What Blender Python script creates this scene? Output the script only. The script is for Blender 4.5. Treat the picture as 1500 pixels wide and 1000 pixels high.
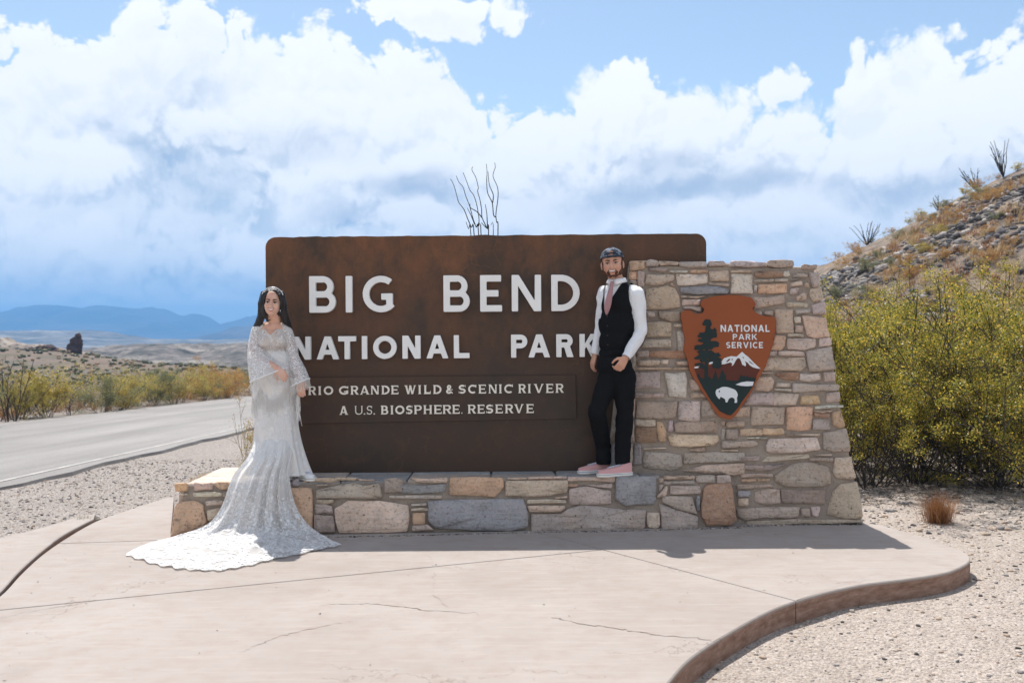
import bpy, bmesh, math, random
import numpy as np
from mathutils import Vector, Matrix, noise
from mathutils.geometry import tessellate_polygon
random.seed(7); RNG = np.random.default_rng(11)
R = math.radians
for o in list(bpy.data.objects): bpy.data.objects.remove(o)
sc = bpy.context.scene
COL = sc.collection

# ------------------------------------------------------------------ camera
F_PX = 1458.33                        # 35 mm lens on a 1500 px wide frame
CAM = np.array([0.0, 0.0, 1.5])
_p, _r = -0.236, 0.43                 # pitch and roll in degrees
_up0 = np.array([0, -math.sin(R(_p)), math.cos(R(_p))])
FW = np.array([0, math.cos(R(_p)), math.sin(R(_p))])
RT = math.cos(R(_r))*np.array([1.0, 0, 0]) - math.sin(R(_r))*_up0
UP = math.sin(R(_r))*np.array([1.0, 0, 0]) + math.cos(R(_r))*_up0
cd = bpy.data.cameras.new('camera'); cam = bpy.data.objects.new('camera', cd); COL.objects.link(cam)
cd.lens = 35; cd.sensor_width = 36; cd.clip_start = 0.05; cd.clip_end = 12000
cam.matrix_world = Matrix(((RT[0], UP[0], -FW[0], CAM[0]), (RT[1], UP[1], -FW[1], CAM[1]), (RT[2], UP[2], -FW[2], CAM[2]), (0, 0, 0, 1)))
cd.dof.use_dof = True; cd.dof.focus_distance = 7.9; cd.dof.aperture_fstop = 3.2
sc.camera = cam

def ray(px, py): return FW + RT*(px-750)/F_PX + UP*(500-py)/F_PX
def at_y(px, py, y):
    d = ray(px, py); return CAM + d*((y-CAM[1])/d[1])
def at_z(px, py, z=0.0):
    d = ray(px, py); return CAM + d*((z-CAM[2])/d[2])
def on_plane(px, py, n, c):           # n.p = c
    d = ray(px, py); n = np.array(n, float); return CAM + d*((c-n@CAM)/(n@d))

# ------------------------------------------------------------------ colour management
sc.view_settings.view_transform = 'Standard'; sc.view_settings.look = 'None'
sc.view_settings.gamma = 1; sc.view_settings.use_curve_mapping = False
sc.view_settings.exposure = 0.60
sc.cycles.use_denoising = True
sc.cycles.max_bounces = 6; sc.cycles.transparent_max_bounces = 12; sc.cycles.volume_bounces = 0

# ------------------------------------------------------------------ sun and sky
SUN = Vector((-0.16, 0.51, 1.0)).normalized()
sd = bpy.data.lights.new('sun', 'SUN'); sd.energy = 4.3; sd.angle = R(0.5); sd.color = (1.0, 0.955, 0.89)
sun = bpy.data.objects.new('sun', sd); COL.objects.link(sun)
sun.rotation_euler = SUN.to_track_quat('Z', 'Y').to_euler()
world = bpy.data.worlds.new('World'); sc.world = world; world.use_nodes = True

class NT:
    """small helper for node trees"""
    def __init__(s, tree): s.t = tree
    def n(s, typ, ins=None, **kw):
        nd = s.t.nodes.new(typ)
        for k, v in kw.items(): setattr(nd, k, v)
        for k, v in (ins or {}).items(): s.put(nd, k, v)
        return nd
    def put(s, nd, k, v):
        sock = nd.inputs[k]
        if isinstance(v, bpy.types.NodeSocket): s.t.links.new(v, sock)
        elif isinstance(v, bpy.types.Node): s.t.links.new(v.outputs[0], sock)
        else: sock.default_value = v
    def m(s, op, a, b=None, c=None, clamp=False):
        nd = s.t.nodes.new('ShaderNodeMath'); nd.operation = op; nd.use_clamp = clamp
        for i, v in enumerate((a, b, c)):
            if v is not None: s.put(nd, i, v)
        return nd.outputs[0]
    def v(s, op, a, b=None):
        nd = s.t.nodes.new('ShaderNodeVectorMath'); nd.operation = op
        s.put(nd, 0, a)
        if b is not None:
            if op == 'SCALE': s.put(nd, 3, b)
            else: s.put(nd, 1, b)
        return nd.outputs['Value'] if op in ('LENGTH', 'DOT_PRODUCT', 'DISTANCE') else nd.outputs[0]
    def ramp(s, fac, stops, interp='LINEAR'):
        nd = s.t.nodes.new('ShaderNodeValToRGB'); nd.color_ramp.interpolation = interp
        e = nd.color_ramp.elements
        while len(e) > len(stops): e.remove(e[-1])
        while len(e) < len(stops): e.new(0.5)
        for i, (p, c) in enumerate(stops):
            e[i].position = p; e[i].color = (*c, 1) if len(c) == 3 else c
        s.put(nd, 0, fac); return nd.outputs[0]
    def mix(s, f, a, b, blend='MIX'):
        nd = s.t.nodes.new('ShaderNodeMix'); nd.data_type = 'RGBA'; nd.blend_type = blend
        s.put(nd, 0, f); s.put(nd, 6, a if not isinstance(a, tuple) or len(a) == 4 else (*a, 1)); s.put(nd, 7, b if not isinstance(b, tuple) or len(b) == 4 else (*b, 1))
        return nd.outputs[2]
    def rng(s, x, a, b, c=0.0, d=1.0, smooth=False):
        nd = s.t.nodes.new('ShaderNodeMapRange'); nd.interpolation_type = 'SMOOTHSTEP' if smooth else 'LINEAR'
        nd.clamp = True
        for i, v in enumerate((x, a, b, c, d)): s.put(nd, i, v)
        return nd.outputs[0]

def AE(px, py):                       # azimuth and elevation of a sight line
    d = ray(px, py); d = d/np.linalg.norm(d)
    return math.atan2(d[0], d[1]), math.asin(d[2])

def build_sky():
    t = world.node_tree; t.nodes.clear(); N = NT(t)
    # --- cloud field as a node group: input direction, output thickness
    g = bpy.data.node_groups.new('cloud_field', 'ShaderNodeTree')
    g.interface.new_socket('Vector', in_out='INPUT', socket_type='NodeSocketVector')
    g.interface.new_socket('Field', in_out='OUTPUT', socket_type='NodeSocketFloat')
    g.interface.new_socket('Coord', in_out='OUTPUT', socket_type='NodeSocketVector')
    g.interface.new_socket('Warped', in_out='OUTPUT', socket_type='NodeSocketVector')
    g.interface.new_socket('Plain', in_out='OUTPUT', socket_type='NodeSocketFloat')
    G = NT(g); gi = G.n('NodeGroupInput'); go = G.n('NodeGroupOutput')
    d = gi.outputs[0]
    s0 = G.n('ShaderNodeSeparateXYZ', {0: d})
    c2 = G.n('ShaderNodeCombineXYZ', {0: G.m('ARCTAN2', s0.outputs[0], s0.outputs[1]), 1: G.m('ARCSINE', s0.outputs[2])}).outputs[0]
    warp1 = G.n('ShaderNodeTexNoise', {'Vector': c2, 'Scale': 11.0, 'Detail': 2.0, 'Roughness': 0.55}, noise_dimensions='2D').outputs['Color']
    warp1 = G.v('SCALE', G.v('SUBTRACT', warp1, (0.5, 0.5, 0.5)), 0.05)
    dw = G.v('ADD', c2, warp1)
    vo = G.n('ShaderNodeTexVoronoi', {'Vector': dw, 'Scale': 21.0, 'Detail': 3.0, 'Roughness': 0.55, 'Lacunarity': 2.2}, feature='F1', voronoi_dimensions='2D', normalize=True).outputs['Distance']
    vo = G.m('MULTIPLY', G.m('MULTIPLY', vo, vo), 2.2)
    fine = G.n('ShaderNodeTexNoise', {'Vector': c2, 'Scale': 42.0, 'Detail': 4.0, 'Roughness': 0.62}, noise_dimensions='2D').outputs['Fac']
    puff = G.m('ADD', G.m('MULTIPLY', G.m('SUBTRACT', 0.36, vo), 0.082), G.m('MULTIPLY', G.m('SUBTRACT', fine, 0.5), 0.034))
    sp = G.n('ShaderNodeSeparateXYZ', {0: dw})
    az = sp.outputs[0]; el = sp.outputs[1]
    # top line of the great cloud bank
    pts = [(-160, 70), (-60, 30), (0, 52), (50, 58), (110, 62), (150, 42), (205, 22), (250, 20), (300, 18), (345, 25), (385, 65), (405, 80), (430, 72), (470, 74), (520, 98), (550, 108), (580, 85), (615, 90), (650, 128), (690, 158), (740, 165), (775, 180), (800, 205), (822, 205), (832, 150), (850, 130), (878, 103), (905, 88), (932, 98), (950, 130), (970, 165), (1010, 175), (1060, 175), (1110, 160), (1150, 176), (1200, 200), (1232, 225), (1252, 262), (1275, 235), (1300, 175), (1340, 125), (1375, 72), (1430, 55), (1500, 55), (1580, 80), (1700, 140)]
    fc = G.t.nodes.new('ShaderNodeFloatCurve'); cv = fc.mapping.curves[0]
    A0, A1 = -0.62, 0.62
    ae = [AE(*p) for p in pts]
    cps = [(0.0, 0.30/0.4)] + [((a-A0)/(A1-A0), e/0.4) for a, e in ae] + [(1.0, 0.22/0.4)]
    while len(cv.points) < len(cps): cv.points.new(0.5, 0.5)
    for p, (x, y) in zip(cv.points, cps): p.location = (x, y); p.handle_type = 'VECTOR'
    fc.mapping.update()
    G.put(fc, 1, G.m('DIVIDE', G.m('SUBTRACT', az, A0), A1-A0, clamp=True))
    top = G.m('MULTIPLY', fc.outputs[0], 0.4)
    f = G.m('SUBTRACT', top, el)
    # detached clouds
    co = G.n('ShaderNodeCombineXYZ', {0: az, 1: el}).outputs[0]
    def ell(px, py, rx, ry, GG=G, co=co):
        a, e = AE(px, py)
        q = GG.v('SUBTRACT', co, (a, e, 0)); q = GG.v('MULTIPLY', q, (F_PX/rx, F_PX/ry, 0))
        return GG.v('LENGTH', q)
    for px, py, rx, ry in [(620, 22, 100, 28), (575, 12, 45, 16), (1138, 130, 26, 9), (1275, 118, 34, 26)]:
        f = G.m('MAXIMUM', f, G.m('MULTIPLY', G.m('SUBTRACT', 1.0, ell(px, py, rx, ry)), 0.9*ry/F_PX+0.012))
    # rest of the sky: broken clouds
    nz = G.n('ShaderNodeTexNoise', {'Vector': dw, 'Scale': 2.6, 'Detail': 2.0, 'Roughness': 0.5}, noise_dimensions='2D').outputs['Fac']
    f2 = G.m('MULTIPLY', G.m('SUBTRACT', nz, 0.52), 0.9)
    out = G.m('MAXIMUM', G.rng(G.m('ABSOLUTE', az), 0.56, 0.66), G.rng(el, 0.42, 0.55))
    f = G.m('ADD', G.m('MULTIPLY', f, G.m('SUBTRACT', 1.0, out)), G.m('MULTIPLY', f2, out))
    G.put(go, 3, f); G.put(go, 0, G.m('ADD', f, puff)); G.put(go, 1, co); G.put(go, 2, dw)
    # --- use it
    d = N.n('ShaderNodeTexCoord').outputs['Generated']
    c0 = N.n('ShaderNodeGroup', node_tree=g); N.put(c0, 0, d)
    c1 = N.n('ShaderNodeGroup', node_tree=g); N.put(c1, 0, N.v('ADD', d, (-0.004, 0.0, 0.012)))
    F0, F1 = c0.outputs[0], c1.outputs[0]; co = c0.outputs[1]; dwp = N.v('ADD', co, N.v('SCALE', N.v('SUBTRACT', c0.outputs[2], co), 1.6))
    alpha = N.rng(F0, 0.0, 0.012, smooth=True)
    alpha = N.m('MULTIPLY', alpha, 0.97)
    grad = N.m('SUBTRACT', F0, F1)
    lit = N.rng(grad, -0.010, 0.022, 0.0, 1.0)
    thick = N.rng(F0, 0.01, 0.22)
    def e2(px, py, rx, ry):
        a, e = AE(px, py)
        q = N.v('SUBTRACT', dwp, (a, e, 0)); q = N.v('MULTIPLY', q, (F_PX/rx, F_PX/ry, 0))
        return N.rng(N.v('LENGTH', q), 0.2, 1.25, 1.0, 0.0, smooth=True)
    dark = None
    for px, py, rx, ry, w in [(600, 268, 85, 36, 0.8), (505, 322, 70, 20, 0.6), (990, 232, 62, 26, 0.6), (1040, 272, 190, 26, 0.55), (870, 300, 110, 40, 0.45),
                              (150, 400, 330, 60, 0.12), (230, 300, 260, 110, 0.22), (40, 440, 200, 30, 0.1), (1310, 270, 110, 30, 0.45), (1130, 330, 120, 30, 0.4), (330, 230, 260, 60, 0.18), (1420, 190, 90, 40, 0.25), (430, 440, 120, 60, 0.1)]:
        k = N.m('MULTIPLY', e2(px, py, rx, ry), w)
        dark = k if dark is None else N.m('ADD', dark, k)
    bright = None
    for px, py, rx, ry, w in [(75, 240, 105, 32, 1.0), (560, 235, 170, 26, 0.7), (430, 290, 40, 60, 0.7), (640, 300, 120, 26, 0.4), (365, 365, 50, 22, 0.8), (130, 350, 160, 30, 0.45), (860, 150, 80, 60, 0.5), (320, 465, 130, 26, 1.1), (120, 445, 200, 14, 0.4), (700, 200, 90, 40, 0.35)]:
        k = N.m('MULTIPLY', e2(px, py, rx, ry), w)
        bright = k if bright is None else N.m('ADD', bright, k)
    soft = N.n('ShaderNodeTexNoise', {'Vector': co, 'Scale': 14.0, 'Detail': 4.0, 'Roughness': 0.6}, noise_dimensions='2D').outputs['Fac']
    under = N.n('ShaderNodeTexNoise', {'Vector': co, 'Scale': 5.0, 'Detail': 2.0}, noise_dimensions='2D').outputs['Fac']
    sh = N.m('ADD', N.m('MULTIPLY', dark, N.rng(soft, 0.25, 0.7, 0.7, 1.15)), N.m('MULTIPLY', N.rng(under, 0.35, 0.8), 0.30))
    sh = N.m('SUBTRACT', sh, N.m('MULTIPLY', bright, N.rng(soft, 0.3, 0.65, 0.3, 0.9)))
    sh = N.m('ADD', N.m('ADD', sh, 0.20), N.m('MULTIPLY', N.m('SUBTRACT', 0.55, lit), 0.34))
    sh = N.m('ADD', sh, N.m('MULTIPLY', N.m('SUBTRACT', soft, 0.5), 0.3))
    sh = N.m('MULTIPLY', sh, N.rng(F0, 0.0, 0.09, 0.2, 1.0), clamp=True)
    cloud = N.ramp(sh, [(0.0, (1.05, 1.04, 1.03)), (0.14, (1.0, 0.995, 0.99)), (0.36, (0.87, 0.89, 0.925)), (0.65, (0.66, 0.715, 0.79)), (1.0, (0.42, 0.51, 0.65))])
    sky = N.n('ShaderNodeTexSky', sky_type='NISHITA', sun_disc=False, sun_elevation=math.asin(SUN.z), sun_rotation=math.atan2(SUN.x, SUN.y), altitude=900.0, air_density=1.0, dust_density=0.9, ozone_density=1.3)
    skyc = N.mix(1.0, sky.outputs[0], (SKYT[0], SKYT[1], SKYT[2], 1), 'MULTIPLY')
    cl = N.v('SCALE', cloud, CLOUD)
    final = N.mix(alpha, skyc, cl)
    # nearer cumulus heaps in front of the bank: white crowns over soft grey bases
    pf = N.m('SUBTRACT', F0, c0.outputs[3])                                  # the puffs alone
    for px, py, rx, ry, al, lo, hi in [(540, 200, 270, 52, 0.7, -0.9, 0.5), (150, 372, 150, 44, 0.45, -0.8, 0.6), (985, 245, 275, 92, 0.95, -0.25, 0.75), (890, 160, 62, 72, 0.85, -1.0, 0.2), (608, 280, 200, 68, 0.95, -0.15, 0.75), (1150, 335, 250, 44, 0.85, -0.9, 0.5), (700, 330, 150, 36, 0.8, -0.8, 0.5), (1405, 210, 190, 135, 0.9, -0.55, 0.35), (72, 244, 84, 31, 0.95, -1.1, 0.1), (365, 366, 44, 24, 0.8, -0.9, 0.2)]:
        a_, e_ = AE(px, py)
        q = N.v('MULTIPLY', N.v('SUBTRACT', dwp, (a_, e_, 0)), (F_PX/rx, F_PX/ry, 0))
        f = N.m('ADD', N.m('MULTIPLY', N.m('SUBTRACT', 1.0, N.v('LENGTH', q)), 0.8*ry/F_PX), N.m('MULTIPLY', pf, 0.55))
        am = N.m('MULTIPLY', N.rng(f, 0.0, 0.012, smooth=True), al)
        v_ = N.m('ADD', N.n('ShaderNodeSeparateXYZ', {0: q}).outputs[1], N.m('MULTIPLY', pf, 14.0))
        sh2 = N.m('MULTIPLY', N.rng(v_, hi, lo, 0.0, 1.0, smooth=True), N.rng(f, 0.0, 0.03, 0.15, 1.0))
        sh2 = N.m('ADD', N.m('MULTIPLY', sh2, 0.80), N.m('MULTIPLY', N.m('SUBTRACT', 0.42, lit), 0.42), clamp=True)
        c_ = N.ramp(sh2, [(0.0, (1.05, 1.04, 1.03)), (0.18, (1.0, 0.995, 0.99)), (0.5, (0.81, 0.84, 0.885)), (1.0, (0.54, 0.60, 0.70))])
        final = N.mix(am, final, N.v('SCALE', c_, CLOUD))
    for px, py, rx, ry, w in [(600, 268, 80, 30, 0.85), (500, 322, 70, 18, 0.6), (990, 234, 66, 26, 0.75), (1050, 272, 190, 22, 0.7), (870, 305, 120, 30, 0.45), (1330, 275, 110, 26, 0.5), (430, 215, 150, 26, 0.25)]:
        k = N.m('MULTIPLY', N.m('MULTIPLY', e2(px, py, rx, ry), w), N.rng(soft, 0.3, 0.6, 0.55, 1.0))
        final = N.mix(k, final, N.v('SCALE', N.n('ShaderNodeRGB').outputs[0], CLOUD)); final.node.inputs[7].links[0].from_node.inputs[0].links[0].from_node.outputs[0].default_value = (0.46, 0.53, 0.65, 1)
    # below the horizon: the colour of far ground
    z = N.n('ShaderNodeSeparateXYZ', {0: d}).outputs[2]
    final = N.mix(N.rng(z, -0.03, -0.005), (3.0, 2.6, 2.3), final)
    bg = N.n('ShaderNodeBackground', {'Color': final, 'Strength': 0.1})
    N.n('ShaderNodeOutputWorld', {'Surface': bg})
SKYT = (1.32, 1.2, 1.05); CLOUD = 7.6
build_sky()
world.cycles.sampling_method = 'MANUAL'; world.cycles.sample_map_resolution = 512

# ------------------------------------------------------------------ helpers for objects
def setp(o, label=None, cat=None, group=None, kind=None):
    if label: o['label'] = label
    if cat: o['category'] = cat
    if group: o['group'] = group
    if kind: o['kind'] = kind
    return o
def empty(name, loc=(0, 0, 0), label=None, cat=None, group=None, kind=None):
    o = bpy.data.objects.new(name, None); COL.objects.link(o); o.location = loc; o.empty_display_size = 0.1
    return setp(o, label, cat, group, kind)
def link(name, me, parent=None, mats=None, smooth=False, color=None, keep=False):
    o = bpy.data.objects.new(name, me); COL.objects.link(o)
    if mats is not None and not me.materials:
        for m in (mats if isinstance(mats, (list, tuple)) else [mats]): me.materials.append(m)
    if parent is not None:
        o.parent = parent
        if keep: o.matrix_parent_inverse = Matrix.Translation(parent.location).inverted()
    if smooth and len(me.polygons): me.polygons.foreach_set('use_smooth', np.ones(len(me.polygons), bool))
    if color is not None: o.color = (*color, 1)
    return o
def pymesh(name, V, F):
    me = bpy.data.meshes.new(name); me.from_pydata([tuple(map(float, v)) for v in V], [], [tuple(int(i) for i in f) for f in F]); me.update(); return me
def npmesh(name, V, F, mi=None):
    """V (n,3), F (m,k) all the same k"""
    V = np.ascontiguousarray(V, np.float32); F = np.ascontiguousarray(F, np.int32); k = F.shape[1]
    me = bpy.data.meshes.new(name); me.vertices.add(len(V)); me.vertices.foreach_set('co', V.ravel())
    me.loops.add(F.size); me.loops.foreach_set('vertex_index', F.ravel())
    me.polygons.add(len(F)); me.polygons.foreach_set('loop_start', np.arange(0, F.size, k, dtype=np.int32))
    try: me.polygons.foreach_set('loop_total', np.full(len(F), k, np.int32))
    except Exception: pass
    if mi is not None: me.polygons.foreach_set('material_index', np.ascontiguousarray(mi, np.int32))
    me.update(calc_edges=True); me.validate(); return me
def cat_parts(parts):
    V, F, M, o = [], [], [], 0
    for p in parts:
        V.append(p[0]); F.append(p[1]+o); M.append(np.full(len(p[1]), p[2] if len(p) > 2 else 0)); o += len(p[0])
    return np.concatenate(V), np.concatenate(F), np.concatenate(M)
def tube_np(pts, rad, n=5):
    """open tube along points, quads"""
    P = np.array(pts, float); rad = np.broadcast_to(np.array(rad, float), (len(P),))
    T = np.gradient(P, axis=0); T /= np.linalg.norm(T, axis=1)[:, None]+1e-9
    ref = np.array([0.31, 0.72, 0.62]);
    A = np.cross(T, ref); A /= np.linalg.norm(A, axis=1)[:, None]+1e-9; B = np.cross(T, A)
    th = np.linspace(0, 2*np.pi, n, endpoint=False)
    V = (P[:, None]+rad[:, None, None]*(np.cos(th)[None, :, None]*A[:, None]+np.sin(th)[None, :, None]*B[:, None])).reshape(-1, 3)
    F = []
    for i in range(len(P)-1):
        for j in range(n):
            a, b = i*n+j, i*n+(j+1) % n; F.append((a, b, b+n, a+n))
    return V, np.array(F)
def box_np(lo, hi):
    x0, y0, z0 = lo; x1, y1, z1 = hi
    V = np.array([(x0, y0, z0), (x1, y0, z0), (x1, y1, z0), (x0, y1, z0), (x0, y0, z1), (x1, y0, z1), (x1, y1, z1), (x0, y1, z1)], float)
    return V, np.array([(0, 3, 2, 1), (4, 5, 6, 7), (0, 1, 5, 4), (1, 2, 6, 5), (2, 3, 7, 6), (3, 0, 4, 7)])

def mat(name, base=(0.5, 0.5, 0.5), rough=0.8, spec=0.3):
    m = bpy.data.materials.new(name); m.use_nodes = True; t = m.node_tree; N = NT(t)
    b = t.nodes['Principled BSDF']; b.inputs['Base Color'].default_value = (*base, 1); b.inputs['Roughness'].default_value = rough
    b.inputs['Specular IOR Level'].default_value = spec
    return m, N, b
def bump(N, b, h, dist=0.01, strength=1.0):
    nd = N.n('ShaderNodeBump', {'Height': h, 'Distance': dist, 'Strength': strength}); N.put(b, 'Normal', nd.outputs[0])
def noise_tex(N, vec, scale, detail=4.0, rough=0.55, out='Fac', dist=0.0):
    return N.n('ShaderNodeTexNoise', {'Vector': vec, 'Scale': scale, 'Detail': detail, 'Roughness': rough, 'Distortion': dist}).outputs[out]
def wpos(N): return N.n('ShaderNodeNewGeometry').outputs['Position']
def opos(N): return N.n('ShaderNodeTexCoord').outputs['Object']
# ================================================================== MATERIALS OF THE SETTING
def m_stone():
    m, N, b = mat('stone', rough=0.88, spec=0.25); oi = N.n('ShaderNodeObjectInfo'); p = wpos(N)
    pv = N.v('ADD', p, N.v('SCALE', N.n('ShaderNodeCombineXYZ', {0: oi.outputs['Random'], 1: oi.outputs['Random'], 2: oi.outputs['Random']}).outputs[0], 37.0))
    n1 = noise_tex(N, pv, 6, 5, 0.6); n2 = noise_tex(N, pv, 45, 5, 0.7); n3 = noise_tex(N, pv, 3.0, 3, 0.5)
    streak = noise_tex(N, N.v('MULTIPLY', pv, (4, 4, 40)), 1.0, 4, 0.6)
    c = N.mix(N.rng(n1, 0.3, 0.72), N.v('SCALE', oi.outputs['Color'], 0.86), N.v('SCALE', oi.outputs['Color'], 1.30))
    c = N.mix(N.m('MULTIPLY', N.rng(n3, 0.5, 0.66), 0.35), c, (0.42, 0.29, 0.20))
    c = N.mix(N.m('MULTIPLY', N.rng(streak, 0.55, 0.75), 0.3), c, (0.42, 0.38, 0.33))
    c = N.mix(N.m('MULTIPLY', N.rng(n2, 0.53, 0.68), 0.6), c, (0.11, 0.088, 0.075))
    c = N.mix(N.m('MULTIPLY', N.rng(noise_tex(N, pv, 24, 4, 0.7), 0.42, 0.3), 0.4), c, (0.72, 0.66, 0.58))
    sp = N.n('ShaderNodeTexVoronoi', {'Vector': pv, 'Scale': 16.0}, feature='F1').outputs['Distance']
    spot = N.m('MULTIPLY', N.rng(sp, 0.16, 0.07), N.rng(n3, 0.5, 0.58))
    c = N.mix(N.m('MULTIPLY', spot, 0.75), c, (0.05, 0.045, 0.045))
    N.put(b, 'Base Color', c)
    h = N.m('ADD', N.m('MULTIPLY', n1, 1.3), N.m('ADD', N.m('MULTIPLY', n2, 0.45), N.m('MULTIPLY', streak, 0.5)))
    bump(N, b, h, 0.04, 0.95); return m
def m_mortar():
    m, N, b = mat('mortar', rough=0.95, spec=0.15); p = wpos(N)
    n1 = noise_tex(N, p, 5, 5, 0.6); n2 = noise_tex(N, p, 70, 4, 0.7)
    c = N.ramp(n1, [(0.3, (0.29, 0.235, 0.195)), (0.7, (0.43, 0.365, 0.31))])
    c = N.mix(N.m('MULTIPLY', N.rng(n2, 0.5, 0.75), 0.5), c, (0.11, 0.09, 0.075))
    N.put(b, 'Base Color', c); bump(N, b, N.m('ADD', n1, N.m('MULTIPLY', n2, 0.4)), 0.02, 0.9); return m
def m_concrete(edge=False):
    m, N, b = mat('concrete_edge' if edge else 'concrete', rough=0.9, spec=0.2); p = wpos(N)
    n1 = noise_tex(N, p, 0.7, 5, 0.6); n2 = noise_tex(N, p, 7, 5, 0.65); n3 = noise_tex(N, p, 160, 3, 0.8)
    br = noise_tex(N, N.v('MULTIPLY', p, (3, 22, 3)), 1.0, 4, 0.6)
    c = N.ramp(n1, [(0.3, (0.315, 0.275, 0.248)), (0.7, (0.385, 0.345, 0.32))])
    c = N.mix(N.m('MULTIPLY', N.rng(n2, 0.45, 0.7), 0.45), c, (0.31, 0.24, 0.20))
    c = N.mix(N.m('MULTIPLY', N.rng(br, 0.5, 0.75), 0.35), c, (0.46, 0.41, 0.38))
    c = N.mix(N.m('MULTIPLY', N.rng(n3, 0.55, 0.8), 0.35), c, (0.3, 0.24, 0.21))
    st = noise_tex(N, p, 1.9, 4, 0.6)
    c = N.mix(N.m('MULTIPLY', N.rng(st, 0.58, 0.72), 0.3), c, (0.25, 0.21, 0.19))
    # wandering hairline cracks
    pw = N.v('ADD', N.v('MULTIPLY', p, (0.35, 0.8, 0.8)), N.v('SCALE', noise_tex(N, p, 1.4, 5, 0.65, 'Color'), 0.9))
    ck = N.n('ShaderNodeTexVoronoi', {'Vector': pw, 'Scale': 0.75}, feature='DISTANCE_TO_EDGE').outputs['Distance']
    ck = N.m('MULTIPLY', N.rng(ck, 0.0045, 0.001), N.rng(noise_tex(N, p, 1.1, 2), 0.47, 0.56))
    c = N.mix(N.m('MULTIPLY', ck, 0.5), c, (0.16, 0.12, 0.1))
    # dark specks
    s = N.n('ShaderNodeTexVoronoi', {'Vector': p, 'Scale': 9.0, 'Randomness': 1.0}, feature='F1').outputs['Distance']
    c = N.mix(N.m('MULTIPLY', N.rng(s, 0.05, 0.03), 0.4), c, (0.12, 0.09, 0.08))
    if edge:
        z = N.n('ShaderNodeSeparateXYZ', {0: p}).outputs[2]
        n4 = noise_tex(N, N.v('MULTIPLY', p, (9, 9, 30)), 1, 5, 0.7)
        e = N.ramp(n4, [(0.35, (0.2, 0.115, 0.08)), (0.62, (0.33, 0.215, 0.165)), (0.75, (0.42, 0.33, 0.27))])
        c = N.mix(N.rng(z, -0.012, -0.02), c, e)
    N.put(b, 'Base Color', c)
    bump(N, b, N.m('ADD', N.m('ADD', N.m('MULTIPLY', n2, 0.5), N.m('MULTIPLY', n3, 0.35)), N.m('MULTIPLY', br, 0.4)), 0.006, 0.6); return m
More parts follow.
